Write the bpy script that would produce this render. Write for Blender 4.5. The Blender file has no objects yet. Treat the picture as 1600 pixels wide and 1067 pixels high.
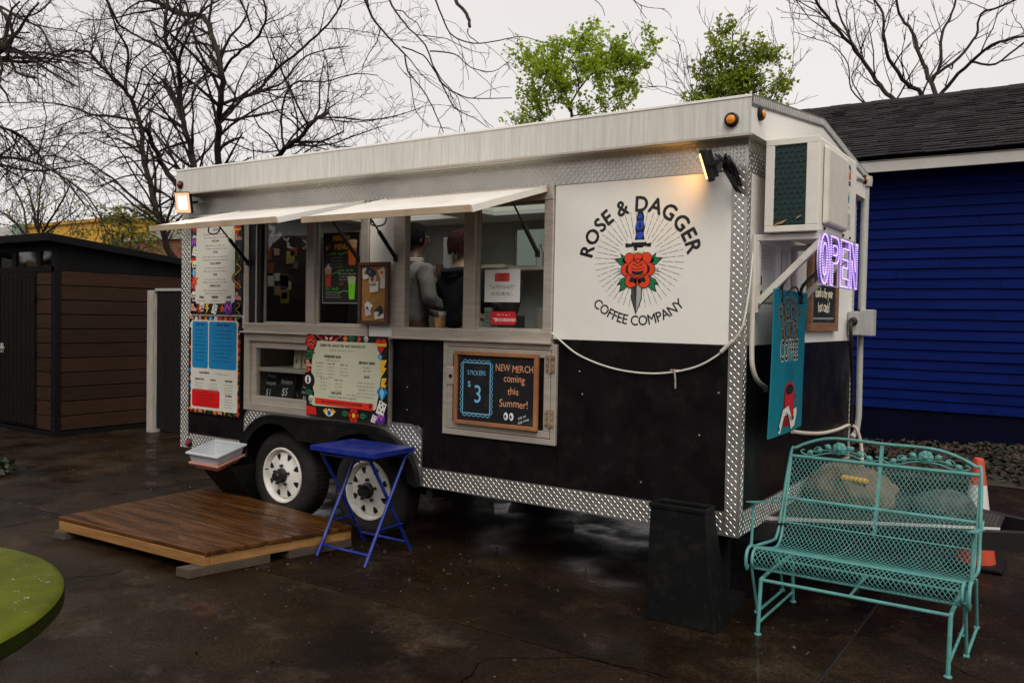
import bpy, bmesh, math, random
from mathutils import Vector, Matrix
rnd = random.Random(7)
SC = bpy.context.scene
COL = SC.collection
D = bpy.data

# ------------------------------------------------------------------ camera
cam_d = D.cameras.new('camera'); cam = D.objects.new('camera', cam_d); COL.objects.link(cam); SC.camera = cam
_r = Vector((0.82903503, 0.55887883, 0.01885135)); _u = Vector((-0.0312549, 0.01265173, 0.99943137)); _f = Vector((-0.55832253, 0.82915282, -0.02795643))
cam.matrix_world = Matrix(((_r.x, _u.x, -_f.x, 1.4582), (_r.y, _u.y, -_f.y, -4.2801), (_r.z, _u.z, -_f.z, 1.5516), (0, 0, 0, 1)))
cam_d.sensor_width = 36.0; cam_d.lens = 29.976; cam_d.clip_start = 0.05; cam_d.clip_end = 600

# ------------------------------------------------------------------ sky: pale overcast
SUN_EL, SUN_AZ = 50.0, 38.0         # azimuth measured from -Y (behind the camera) towards +X
w = D.worlds.new('World'); SC.world = w; w.use_nodes = True
nt = w.node_tree; nt.nodes.clear()
wo = nt.nodes.new('ShaderNodeOutputWorld'); bg = nt.nodes.new('ShaderNodeBackground')
sky = nt.nodes.new('ShaderNodeTexSky'); sky.sky_type = 'NISHITA'; sky.sun_disc = False
sky.sun_elevation = math.radians(SUN_EL); sky.sun_rotation = math.radians(180 - SUN_AZ); sky.dust_density = 6; sky.air_density = 1.0; sky.ozone_density = 1.0
hs = nt.nodes.new('ShaderNodeHueSaturation'); hs.inputs['Saturation'].default_value = 0.10; hs.inputs['Value'].default_value = 1.0
mx = nt.nodes.new('ShaderNodeMix'); mx.data_type = 'RGBA'; mx.inputs[0].default_value = 0.86      # the cloud layer evens the sky out
mx.inputs[7].default_value = (8.75, 8.35, 8.15, 1)
_tc = nt.nodes.new('ShaderNodeTexCoord'); _cl = nt.nodes.new('ShaderNodeTexNoise'); _cl.inputs['Scale'].default_value = 2.4; _cl.inputs['Detail'].default_value = 5      # faint cloud tone
_cr = nt.nodes.new('ShaderNodeValToRGB'); _cr.color_ramp.elements[0].position = .3; _cr.color_ramp.elements[1].position = .7
_cr.color_ramp.elements[0].color = (8.2, 7.85, 7.75, 1); _cr.color_ramp.elements[1].color = (9.2, 8.8, 8.55, 1)
nt.links.new(_tc.outputs['Generated'], _cl.inputs['Vector']); nt.links.new(_cl.outputs['Fac'], _cr.inputs[0]); nt.links.new(_cr.outputs[0], mx.inputs[7])
nt.links.new(sky.outputs[0], hs.inputs['Color']); nt.links.new(hs.outputs[0], mx.inputs[6]); nt.links.new(mx.outputs[2], bg.inputs[0])
bg.inputs[1].default_value = 0.0785
nt.links.new(bg.outputs[0], wo.inputs[0])
sun_d = D.lights.new('sun', 'SUN'); sun = D.objects.new('sun', sun_d); COL.objects.link(sun)
sun_d.energy = 1.5; sun_d.angle = math.radians(40); sun_d.color = (1.0, 0.96, 0.90)
sun.rotation_euler = (math.radians(90 - SUN_EL), 0, math.radians(SUN_AZ))
vs = SC.view_settings; vs.view_transform = 'Standard'; vs.look = 'None'; vs.exposure = 0.46; vs.gamma = 1; vs.use_curve_mapping = False

# ------------------------------------------------------------------ materials
def lin(v):
    v /= 255.0
    return v / 12.92 if v <= 0.04045 else ((v + 0.055) / 1.055) ** 2.4
def srgb(r, g, b): return (lin(r), lin(g), lin(b))
_mats = {}
def mat(name, col, rough=0.5, metal=0.0, var=0.0, scale=6.0, bump=0.0, bscale=40.0, spec=0.5, coat=0.0, stretch=None, rvar=0.0, col2=None, dirt=None, emit=None, emit_s=0.0, ob_var=0.0, speck=0.0, wet=None):
    """Principled material with noise in colour, roughness and relief (object coordinates)."""
    if name in _mats: return _mats[name]
    m = D.materials.new(name); m.use_nodes = True; n = m.node_tree.nodes; l = m.node_tree.links
    b = n['Principled BSDF']; b.inputs['Base Color'].default_value = (*col, 1); b.inputs['Roughness'].default_value = rough
    b.inputs['Metallic'].default_value = metal; b.inputs['Specular IOR Level'].default_value = spec
    if coat: b.inputs['Coat Weight'].default_value = coat; b.inputs['Coat Roughness'].default_value = 0.15
    if emit: b.inputs['Emission Color'].default_value = (*emit, 1); b.inputs['Emission Strength'].default_value = emit_s
    if var or bump or rvar or dirt or ob_var or speck or wet:
        tc = n.new('ShaderNodeTexCoord'); src = tc.outputs['Object']
        if stretch:
            mp = n.new('ShaderNodeMapping'); mp.inputs['Scale'].default_value = stretch; l.new(src, mp.inputs[0]); src = mp.outputs[0]
        if ob_var:
            oi = n.new('ShaderNodeObjectInfo'); ad = n.new('ShaderNodeVectorMath'); ad.operation = 'ADD'
            mu = n.new('ShaderNodeVectorMath'); mu.operation = 'SCALE'; cb = n.new('ShaderNodeCombineXYZ')
            for k in range(3): l.new(oi.outputs['Random'], cb.inputs[k])
            l.new(cb.outputs[0], mu.inputs[0]); mu.inputs['Scale'].default_value = 37.0
            l.new(src, ad.inputs[0]); l.new(mu.outputs[0], ad.inputs[1]); src = ad.outputs[0]
        out = None
        if var or col2:
            nz = n.new('ShaderNodeTexNoise'); nz.inputs['Scale'].default_value = scale; nz.inputs['Detail'].default_value = 7; nz.inputs['Roughness'].default_value = 0.62
            l.new(src, nz.inputs['Vector'])
            rp = n.new('ShaderNodeValToRGB'); rp.color_ramp.elements[0].position = 0.32; rp.color_ramp.elements[1].position = 0.70
            a = col2 if col2 else tuple(max(0, c * (1 - var)) for c in col)
            bb = tuple(min(1, c * (1 + var)) for c in col)
            rp.color_ramp.elements[0].color = (*a, 1); rp.color_ramp.elements[1].color = (*bb, 1)
            l.new(nz.outputs['Fac'], rp.inputs[0]); out = rp.outputs[0]
        if dirt:      # (colour, amount, scale): worn blotches with a shape of their own
            dz = n.new('ShaderNodeTexNoise'); dz.inputs['Scale'].default_value = dirt[2]; dz.inputs['Detail'].default_value = 9; dz.inputs['Roughness'].default_value = 0.7
            l.new(src, dz.inputs['Vector'])
            dr = n.new('ShaderNodeValToRGB'); dr.color_ramp.elements[0].position = 0.52; dr.color_ramp.elements[1].position = 0.74
            dr.color_ramp.elements[0].color = (0, 0, 0, 1); dr.color_ramp.elements[1].color = (dirt[1],) * 3 + (1,)
            l.new(dz.outputs['Fac'], dr.inputs[0])
            mm = n.new('ShaderNodeMix'); mm.data_type = 'RGBA'; l.new(dr.outputs[0], mm.inputs[0])
            if out: l.new(out, mm.inputs[6])
            else: mm.inputs[6].default_value = (*col, 1)
            mm.inputs[7].default_value = (*dirt[0], 1); out = mm.outputs[2]
        if ob_var:
            hv = n.new('ShaderNodeHueSaturation'); mr = n.new('ShaderNodeMapRange'); l.new(oi.outputs['Random'], mr.inputs[0])
            mr.inputs[3].default_value = 1 - ob_var; mr.inputs[4].default_value = 1 + ob_var; l.new(mr.outputs[0], hv.inputs['Value'])
            if out: l.new(out, hv.inputs['Color'])
            else: hv.inputs['Color'].default_value = (*col, 1)
            out = hv.outputs[0]
        if speck:      # fine aggregate
            sz = n.new('ShaderNodeTexVoronoi'); sz.inputs['Scale'].default_value = 95; l.new(src, sz.inputs['Vector'])
            sh_ = n.new('ShaderNodeHueSaturation'); sr = n.new('ShaderNodeMapRange'); sp_ = n.new('ShaderNodeSeparateColor'); l.new(sz.outputs['Color'], sp_.inputs[0]); l.new(sp_.outputs[0], sr.inputs[0])
            sr.inputs[3].default_value = 1 - speck; sr.inputs[4].default_value = 1 + speck; l.new(sr.outputs[0], sh_.inputs['Value']); l.new(out, sh_.inputs['Color']); out = sh_.outputs[0]
        if wet:        # (amount, scale): shallow films of water in patches
            wz = n.new('ShaderNodeTexNoise'); wz.inputs['Scale'].default_value = wet[1]; wz.inputs['Detail'].default_value = 6; wz.inputs['Roughness'].default_value = .6; l.new(src, wz.inputs['Vector'])
            wr = n.new('ShaderNodeValToRGB'); wr.color_ramp.elements[0].position = .50; wr.color_ramp.elements[1].position = .66; wr.color_ramp.elements[0].color = (0, 0, 0, 1); wr.color_ramp.elements[1].color = (wet[0],) * 3 + (1,)
            l.new(wz.outputs['Fac'], wr.inputs[0]); l.new(wr.outputs[0], b.inputs['Coat Weight']); b.inputs['Coat Roughness'].default_value = .07
        if out: l.new(out, b.inputs['Base Color'])
        if rvar:
            rz = n.new('ShaderNodeTexNoise'); rz.inputs['Scale'].default_value = scale * 1.7; rz.inputs['Detail'].default_value = 5; l.new(src, rz.inputs['Vector'])
            mr2 = n.new('ShaderNodeMapRange'); mr2.inputs[1].default_value = 0.3; mr2.inputs[2].default_value = 0.7
            mr2.inputs[3].default_value = max(0.03, rough - rvar); mr2.inputs[4].default_value = min(1, rough + rvar)
            l.new(rz.outputs['Fac'], mr2.inputs[0]); l.new(mr2.outputs[0], b.inputs['Roughness'])
        if bump:
            bz = n.new('ShaderNodeTexNoise'); bz.inputs['Scale'].default_value = bscale; bz.inputs['Detail'].default_value = 6; l.new(src, bz.inputs['Vector'])
            bp = n.new('ShaderNodeBump'); bp.inputs['Strength'].default_value = bump; bp.inputs['Distance'].default_value = 0.01
            l.new(bz.outputs['Fac'], bp.inputs['Height']); l.new(bp.outputs[0], b.inputs['Normal'])
    _mats[name] = m
    return m
def glow(name, col, strength):
    if name in _mats: return _mats[name]
    m = D.materials.new(name); m.use_nodes = True; n = m.node_tree.nodes; b = n['Principled BSDF']
    b.inputs['Base Color'].default_value = (0.6, 0.6, 0.6, 1); b.inputs['Emission Color'].default_value = (*col, 1); b.inputs['Emission Strength'].default_value = strength
    _mats[name] = m; return m
def glass(name, tint=(0.9, 0.93, 0.92), rough=0.0, refl=0.10):
    """Thin pane: see-through with a mirror share that grows at grazing angles."""
    if name in _mats: return _mats[name]
    m = D.materials.new(name); m.use_nodes = True; n = m.node_tree.nodes; l = m.node_tree.links; n.clear()
    o = n.new('ShaderNodeOutputMaterial'); t = n.new('ShaderNodeBsdfTransparent'); t.inputs[0].default_value = (*tint, 1)
    g = n.new('ShaderNodeBsdfGlossy'); g.inputs['Roughness'].default_value = rough; g.inputs[0].default_value = (0.95, 0.95, 0.95, 1)
    fr = n.new('ShaderNodeFresnel'); fr.inputs[0].default_value = 1.5; ad = n.new('ShaderNodeMath'); ad.operation = 'ADD'; ad.inputs[1].default_value = refl
    mx = n.new('ShaderNodeMixShader'); ge_ = n.new('ShaderNodeNewGeometry'); iv = n.new('ShaderNodeMath'); iv.operation = 'SUBTRACT'; iv.inputs[0].default_value = 1.0; l.new(ge_.outputs['Backfacing'], iv.inputs[1])   # the inner face of a pane adds no second mirror
    ml_ = n.new('ShaderNodeMath'); ml_.operation = 'MULTIPLY'; l.new(fr.outputs[0], ad.inputs[0]); l.new(ad.outputs[0], ml_.inputs[0]); l.new(iv.outputs[0], ml_.inputs[1]); l.new(ml_.outputs[0], mx.inputs[0]); l.new(t.outputs[0], mx.inputs[1]); l.new(g.outputs[0], mx.inputs[2]); l.new(mx.outputs[0], o.inputs[0])
    _mats[name] = m; return m
def flat(rgb255, rough=0.45):
    """printed ink or plain paint of one colour"""
    nm = 'ink_%02x%02x%02x' % rgb255
    return mat(nm, srgb(*rgb255), rough=rough)

# ------------------------------------------------------------------ objects
WL = {}
def tag(o, label=None, cat=None, group=None, kind=None):
    if label: o['label'] = label
    if cat: o['category'] = cat
    if group: o['group'] = group
    if kind: o['kind'] = kind
    return o
def thing(name, label, cat, loc=(0, 0, 0), rz=0.0, group=None):
    o = D.objects.new(name, None); COL.objects.link(o); o.empty_display_size = 0.2
    o.location = loc; o.rotation_euler = (0, 0, rz); WL[o.name] = Vector(loc)
    return tag(o, label, cat, group)
class MB:
    """collects faces; build() links them as ONE mesh object"""
    def __init__(s): s.v = []; s.f = []; s.mi = []; s.m = 0
    def add(s, vs, fs):
        o = len(s.v); s.v += [tuple(p) for p in vs]
        for f in fs: s.f.append(tuple(i + o for i in f)); s.mi.append(s.m)
        return s
    def box(s, x0, x1, y0, y1, z0, z1):
        return s.add([(x0, y0, z0), (x1, y0, z0), (x1, y1, z0), (x0, y1, z0), (x0, y0, z1), (x1, y0, z1), (x1, y1, z1), (x0, y1, z1)],
                     [(0, 3, 2, 1), (4, 5, 6, 7), (0, 1, 5, 4), (1, 2, 6, 5), (2, 3, 7, 6), (3, 0, 4, 7)])
    def hexa(s, b, t):     # two quads of 4 points: bottom and top
        return s.add(list(b) + list(t), [(0, 3, 2, 1), (4, 5, 6, 7), (0, 1, 5, 4), (1, 2, 6, 5), (2, 3, 7, 6), (3, 0, 4, 7)])
    def bar(s, p, q, wd, ht, up=(0, 0, 1)):
        p = Vector(p); q = Vector(q); d = (q - p).normalized(); u = Vector(up)
        if abs(d.dot(u)) > 0.95: u = Vector((0, 1, 0))
        a = d.cross(u).normalized() * wd / 2; b = a.cross(d).normalized() * ht / 2
        return s.hexa([p - a - b, p + a - b, p + a + b, p - a + b], [q - a - b, q + a - b, q + a + b, q - a + b])
    def tube(s, pts, r, n=8, cap=True, closed=False):
        P = [Vector(p) for p in pts]; m = len(P); rs = r if isinstance(r, (list, tuple)) else [r] * m
        o = len(s.v); prev = None
        for i in range(m):
            if closed: d = P[(i + 1) % m] - P[i - 1]
            else: d = P[min(i + 1, m - 1)] - P[max(i - 1, 0)]
            if d.length < 1e-9: d = Vector((0, 0, 1))
            d.normalize()
            if prev is None:
                a = d.orthogonal().normalized()
            else:
                a = prev - d * prev.dot(d)
                a = a.normalized() if a.length > 1e-6 else d.orthogonal().normalized()
            prev = a; b = d.cross(a)
            for k in range(n):
                t = 2 * math.pi * k / n; s.v.append(tuple(P[i] + (a * math.cos(t) + b * math.sin(t)) * rs[i]))
        for i in range(m if closed else m - 1):
            j = (i + 1) % m
            for k in range(n):
                k2 = (k + 1) % n
                s.f.append((o + i * n + k, o + i * n + k2, o + j * n + k2, o + j * n + k)); s.mi.append(s.m)
        if cap and not closed:
            s.f.append(tuple(o + k for k in reversed(range(n)))); s.mi.append(s.m)
            s.f.append(tuple(o + (m - 1) * n + k for k in range(n))); s.mi.append(s.m)
        return s
    def lathe(s, prof, c=(0, 0, 0), axis='z', n=24, cap=True):
        o = len(s.v); c = Vector(c)
        for (r, h) in prof:
            for k in range(n):
                t = 2 * math.pi * k / n; x, y = r * math.cos(t), r * math.sin(t)
                p = {'z': (x, y, h), 'y': (x, h, y), 'x': (h, x, y)}[axis]
                s.v.append((c.x + p[0], c.y + p[1], c.z + p[2]))
        for i in range(len(prof) - 1):
            for k in range(n):
                k2 = (k + 1) % n; s.f.append((o + i * n + k, o + i * n + k2, o + (i + 1) * n + k2, o + (i + 1) * n + k)); s.mi.append(s.m)
        if cap:
            if prof[0][0] > 1e-5: s.f.append(tuple(o + k for k in reversed(range(n)))); s.mi.append(s.m)
            if prof[-1][0] > 1e-5: s.f.append(tuple(o + (len(prof) - 1) * n + k for k in range(n))); s.mi.append(s.m)
        return s
    def prism(s, poly, a0, a1, plane='xz'):
        """2D polygon extruded: plane xz -> along y, yz -> along x, xy -> along z"""
        def P(u, v, a): return {'xz': (u, a, v), 'yz': (a, u, v), 'xy': (u, v, a)}[plane]
        n = len(poly); vs = [P(u, v, a0) for u, v in poly] + [P(u, v, a1) for u, v in poly]
        fs = [tuple(range(n)), tuple(reversed(range(n, 2 * n)))] + [(i, i + n, (i + 1) % n + n, (i + 1) % n) for i in range(n)]
        return s.add(vs, fs)
    def ring(s, outer, inner, a0, a1, plane='xz'):
        """band between two polylines of equal length (open), extruded"""
        def P(u, v, a): return {'xz': (u, a, v), 'yz': (a, u, v), 'xy': (u, v, a)}[plane]
        n = len(outer); o = len(s.v)
        for a in (a0, a1):
            for p in outer: s.v.append(P(*p, a))
            for p in inner: s.v.append(P(*p, a))
        def q(*f): s.f.append(tuple(o + i for i in f)); s.mi.append(s.m)
        for i in range(n - 1):
            q(i, i + 1, n + i + 1, n + i); q(2 * n + i, 3 * n + i, 3 * n + i + 1, 2 * n + i + 1)
            q(i, 2 * n + i, 2 * n + i + 1, i + 1); q(n + i, n + i + 1, 3 * n + i + 1, 3 * n + i)
        q(0, n, 3 * n, 2 * n); q(n - 1, 3 * n - 1, 4 * n - 1, 2 * n - 1)
        return s
    def build(s, name, mats, parent=None, smooth=False, bev=0.0, local=False, kind=None, fixn=True, label=None, sub=0):
        me = D.meshes.new(name)
        off = Vector((0, 0, 0))
        if parent is not None and not local: off = WL.get(parent.name, off)
        me.from_pydata([(p[0] - off.x, p[1] - off.y, p[2] - off.z) for p in s.v], [], s.f)
        ml = mats if isinstance(mats, (list, tuple)) else [mats]
        for m in ml: me.materials.append(m)
        if len(ml) > 1: me.polygons.foreach_set('material_index', s.mi)
        if fixn and len(s.f) < 60000:
            bm = bmesh.new(); bm.from_mesh(me); bmesh.ops.recalc_face_normals(bm, faces=bm.faces); bm.to_mesh(me); bm.free()
        if smooth: me.polygons.foreach_set('use_smooth', [True] * len(me.polygons))
        me.update()
        o = D.objects.new(name, me); COL.objects.link(o)
        if parent is not None: o.parent = parent
        WL[o.name] = off.copy() if not local else Vector((0, 0, 0))
        if bev:
            b = o.modifiers.new('bevel', 'BEVEL'); b.width = bev; b.segments = 2; b.limit_method = 'ANGLE'; b.angle_limit = math.radians(35)
        if sub:
            b = o.modifiers.new('sub', 'SUBSURF'); b.levels = sub; b.render_levels = sub
        if smooth and hasattr(me, 'set_sharp_from_angle'): me.set_sharp_from_angle(angle=math.radians(38))
        if kind: o['kind'] = kind
        if label: o['label'] = label
        return o
_FOLD = {}
def folds(o, strength, size):
    """soft creases pressed into a cloth surface"""
    key = round(size, 3)
    if key not in _FOLD:
        tx = D.textures.new('folds', 'CLOUDS'); tx.noise_scale = size; tx.noise_depth = 3; _FOLD[key] = tx
    m = o.modifiers.new('folds', 'DISPLACE'); m.texture = _FOLD[key]; m.strength = strength; m.mid_level = .5; m.texture_coords = 'LOCAL'
    return o
def copy_tree(o, parent=None):
    c = o.copy(); COL.objects.link(c); c.parent = parent
    for ch in list(o.children): copy_tree(ch, c)
    return c
def arc(cx, cy, rx, ry, a0, a1, n):
    return [(cx + rx * math.cos(math.radians(a0 + (a1 - a0) * i / n)), cy + ry * math.sin(math.radians(a0 + (a1 - a0) * i / n))) for i in range(n + 1)]
def smooth_pts(P, k=4):
    """Catmull-Rom through points"""
    P = [Vector(p) for p in P]; out = []
    for i in range(len(P) - 1):
        a = P[max(i - 1, 0)]; b = P[i]; c = P[i + 1]; d = P[min(i + 2, len(P) - 1)]
        for j in range(k):
            t = j / k
            out.append(0.5 * ((2 * b) + (c - a) * t + (2 * a - 5 * b + 4 * c - d) * t * t + (3 * b - a - 3 * c + d) * t ** 3))
    out.append(P[-1]); return out

# ------------------------------------------------------------------ lettering (built-in font, turned into mesh)
_GL = {}
def _glyphs(chars):
    cur = D.curves.new('tmp', 'FONT'); ob = D.objects.new('tmp', cur); COL.objects.link(ob)
    cur.resolution_u = 3
    def mesh_of(t):
        cur.body = t
        dg = bpy.context.evaluated_depsgraph_get(); dg.update()
        me = ob.evaluated_get(dg).to_mesh()
        vs = [(v.co.x, v.co.y) for v in me.vertices]; fs = [tuple(p.vertices) for p in me.polygons]
        ob.evaluated_get(dg).to_mesh_clear()
        return vs, fs
    wI = max(x for x, y in mesh_of('I')[0])
    for ch in chars:
        if ch == ' ': _GL[ch] = ([], [], 0.28); continue
        vs, fs = mesh_of(ch); adv = max(x for x, y in mesh_of(ch + 'I')[0]) - wI
        _GL[ch] = (vs, fs, adv)
    D.objects.remove(ob); D.curves.remove(cur)
_glyphs(sorted(set('ABCDEFGHIJKLMNOPQRSTUVWXYZabcdefghijklmnopqrstuvwxyz0123456789&$!.-/, ')))
def text_width(t, size, track=0.0): return sum(_GL[c][2] * size + track for c in t) - track

class Art:
    """flat print and paint on a board: thin polygons, u to the right and v up, layers 0.5 mm apart"""
    def __init__(s, eps=0.0005): s.items = []; s.eps = eps
    def poly(s, pts, col, layer=1): s.items.append((list(pts), [tuple(range(len(pts)))], col, layer)); return s
    def rect(s, u0, u1, v0, v1, col, layer=1): return s.poly([(u0, v0), (u1, v0), (u1, v1), (u0, v1)], col, layer)
    def rrect(s, u0, u1, v0, v1, r, col, layer=1):
        p = arc(u1 - r, v1 - r, r, r, 0, 90, 4) + arc(u0 + r, v1 - r, r, r, 90, 180, 4) + arc(u0 + r, v0 + r, r, r, 180, 270, 4) + arc(u1 - r, v0 + r, r, r, 270, 360, 4)
        return s.poly(p, col, layer)
    def circle(s, u, v, r, col, layer=1, n=20, ry=None, rot=0):
        ry = ry or r; cr, sr = math.cos(rot), math.sin(rot); pts = []
        for k in range(n):
            t = 2 * math.pi * k / n; a, b = r * math.cos(t), ry * math.sin(t); pts.append((u + a * cr - b * sr, v + a * sr + b * cr))
        return s.poly(pts, col, layer)
    def line(s, pts, wd, col, layer=1, closed=False):
        n = len(pts); rng = range(n if closed else n - 1)
        for i in rng:
            (x0, y0), (x1, y1) = pts[i], pts[(i + 1) % n]; dx, dy = x1 - x0, y1 - y0; L = math.hypot(dx, dy)
            if L < 1e-7: continue
            nx, ny = -dy / L * wd / 2, dx / L * wd / 2; ex, ey = dx / L * wd * .25, dy / L * wd * .25
            s.poly([(x0 - ex + nx, y0 - ey + ny), (x0 - ex - nx, y0 - ey - ny), (x1 + ex - nx, y1 + ey - ny), (x1 + ex + nx, y1 + ey + ny)], col, layer)
        return s
    def glyph(s, ch, u, v, size, ang, col, layer, sx=1.0, bold=0.0, shear=0.0):
        vs, fs, adv = _GL[ch]
        if not vs: return
        c, sn = math.cos(ang), math.sin(ang)
        offs = [(0, 0)] if not bold else [(-bold, 0), (bold, 0), (0, bold), (0, -bold)]
        for k, (ox, oy) in enumerate(offs):
            pts = []
            for x, y in vs:
                x2 = x * size * sx + ox + shear * y * size; y2 = y * size + oy
                pts.append((u + x2 * c - y2 * sn, v + x2 * sn + y2 * c))
            s.items.append((pts, fs, col, layer + 0.05 * k))
    def text(s, t, u, v, size, col, layer=2, align='c', track=0.0, bold=0.0, jit=0.0, sx=1.0, ang=0.0, shear=0.0):
        W = sum(_GL[c][2] * size * sx + track for c in t)
        x = {'c': -W / 2, 'l': 0, 'r': -W}[align]
        for ch in t:
            j = (rnd.uniform(-1, 1) * jit * size, rnd.uniform(-1, 1) * jit * 1.5, 1 + rnd.uniform(-1, 1) * jit * .8) if jit else (0, 0, 1)
            s.glyph(ch, u + x * math.cos(ang), v + x * math.sin(ang) + j[0], size * j[2], ang + j[1], col, layer, sx, bold, shear)
            x += _GL[ch][2] * size * sx + track
        return s
    def arctext(s, t, cu, cv, r, mid_deg, size, col, layer=2, track=0.0, inside=False, bold=0.0, sx=1.0):
        """text on a circle; inside=True runs along the lower side, upright"""
        ws = [_GL[c][2] * size * sx + track for c in t]; W = sum(ws); pos = -W / 2
        for ch, wd in zip(t, ws):
            mid = pos + wd / 2; pos += wd
            if not inside:
                a = math.radians(mid_deg) - mid / r; ang = a - math.pi / 2; bu, bv = cu + r * math.cos(a), cv + r * math.sin(a)
            else:
                a = math.radians(mid_deg) + mid / r; ang = a + math.pi / 2; bu, bv = cu + r * math.cos(a), cv + r * math.sin(a)
            hw = _GL[ch][2] * size * sx / 2
            s.glyph(ch, bu - hw * math.cos(ang), bv - hw * math.sin(ang), size, ang, col, layer, sx, bold)
        return s
    def smallprint(s, u0, u1, v, h, col, layer=2, seed=0, align='c', fill=0.8):
        """a row of print too small to read: short word-long strokes"""
        r = random.Random(seed); L = (u1 - u0) * fill * r.uniform(.75, 1.0); x = {'c': (u0 + u1) / 2 - L / 2, 'l': u0}[align]; end = x + L
        while x < end:
            wl = min(r.uniform(2, 7) * h * .62, end - x)
            n = max(1, int(wl / (h * .62)))
            for k in range(n):
                hh = h * r.choice((.62, .66, .62, 1.0)); s.rect(x + k * h * .62, x + k * h * .62 + h * .34, v, v + hh, col, layer)
            x += wl + h * .5
        return s
    def build(s, name, parent=None, origin=(0, 0, 0), facing='front', label=None, local=False):
        """facing front: normal -Y; side: normal +X (u runs along +Y); top: normal +Z"""
        mb = MB(); cols = []; 
        for pts, fs, col, layer in s.items:
            if col not in cols: cols.append(col)
            mb.m = cols.index(col); d = layer * s.eps
            if facing == 'front': vs = [(origin[0] + u, origin[1] - d, origin[2] + v) for u, v in pts]
            elif facing == 'side': vs = [(origin[0] + d, origin[1] + u, origin[2] + v) for u, v in pts]
            else: vs = [(origin[0] + u, origin[1] + v, origin[2] + d) for u, v in pts]
            mb.add(vs, fs)
        return mb.build(name, [c if not isinstance(c, tuple) else flat(c) for c in cols], parent, fixn=False, label=label, local=local)

# ------------------------------------------------------------------ shared materials
M_WHITE = mat('white_paint_panel', (0.79, 0.765, 0.70), rough=0.38, var=0.04, scale=2.5, dirt=((0.45, 0.41, 0.35), 0.25, 5.0))
M_FASCIA = mat('white_fascia_streaked', (0.59, 0.565, 0.51), rough=0.5, var=0.13, scale=5.0, stretch=(14, 1, 0.8), dirt=((0.38, 0.34, 0.28), 0.35, 2.0))
M_BLACK = mat('black_gloss_panel', (0.0055, 0.0046, 0.0048), rough=0.42, var=0.35, scale=4, spec=0.14, rvar=0.14, dirt=((0.022, 0.019, 0.017), 0.55, 9.0), bump=.06, bscale=5)
M_BLACKPL = mat('black_plastic', (0.0055, 0.0055, 0.0055), rough=0.5, spec=0.16, var=0.2, scale=9, dirt=((0.05, 0.048, 0.045), 0.25, 14.0))
M_DIA = mat('diamond_plate', (0.56, 0.54, 0.50), rough=0.36, metal=0.9, var=0.12, scale=3.0, rvar=0.08)
M_LUG = mat('diamond_plate_lug', (0.66, 0.64, 0.60), rough=0.36, metal=0.95, var=0.1, scale=8)
M_ALU = mat('brushed_aluminium', (0.52, 0.455, 0.385), rough=0.40, metal=0.45, var=0.14, scale=5, stretch=(1, 1, 6), dirt=((0.25, 0.2, 0.15), 0.3, 6.0))
M_GALV = mat('grey_pipe', (0.42, 0.41, 0.38), rough=0.5, metal=0.3, var=0.1, scale=12)
M_RUBBER = mat('tyre_rubber', (0.018, 0.016, 0.015), rough=0.75, var=0.35, scale=10, spec=0.25, bump=0.2, bscale=60)
M_RIM = mat('white_rim', (0.78, 0.75, 0.69), rough=0.4, var=0.1, scale=8, dirt=((0.25, 0.18, 0.12), 0.45, 12.0))
M_DARK = mat('dark_metal', (0.012, 0.011, 0.011), rough=0.45, spec=0.3, var=0.2)
M_CHALK = mat('chalkboard_slate', (0.010, 0.011, 0.013), rough=0.7, spec=0.2, dirt=((0.06, 0.062, 0.068), 0.55, 6.0))
M_WOODF = mat('brown_wood_frame', (0.22, 0.10, 0.045), rough=0.55, var=0.3, scale=5, stretch=(1, 1, 8), bump=0.15)
M_GLASS = glass('window_glass', refl=0.025)

# ================================================================== GROUND
M_CONC = mat('wet_dark_concrete', (0.0125, 0.0066, 0.0028), rough=0.55, var=0.75, scale=1.3, bump=0.55, bscale=70, spec=0.12, rvar=0.34,
             dirt=((0.055, 0.034, 0.017), 0.8, 1.7), ob_var=0.10, speck=.5, wet=(.42, 1.7))
M_SOIL = mat('dark_soil', (0.022, 0.016, 0.011), rough=0.9, var=0.4, scale=6, bump=0.6, bscale=25)
g = MB(); g.add([(-150, -60, -0.02), (120, -60, -0.02), (120, 200, -0.02), (-150, 200, -0.02)], [(0, 1, 2, 3)])
tag(g.build('ground', M_SOIL), kind='structure')
pave = tag(MB().box(-26.4, 11.3, -11.5, 6.05, -0.12, -0.012).build('pavement', mat('joint_fill', (0.008, 0.007, 0.006), rough=0.9)), kind='structure')
xs = [-26.41, -21.03, -15.64, -10.25, -4.86, 0.54, 5.93, 11.32]; ys = [-11.55, -6.2, -0.86, 3.0, 6.06]
for i in range(len(xs) - 1):
    for j in range(len(ys) - 1):
        e = 0.007; z = rnd.uniform(-0.002, 0.0)
        MB().box(xs[i] + e, xs[i + 1] - e, ys[j] + e, ys[j + 1] - e, -0.012, z).build('slab', M_CONC, pave, bev=0.006)
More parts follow.
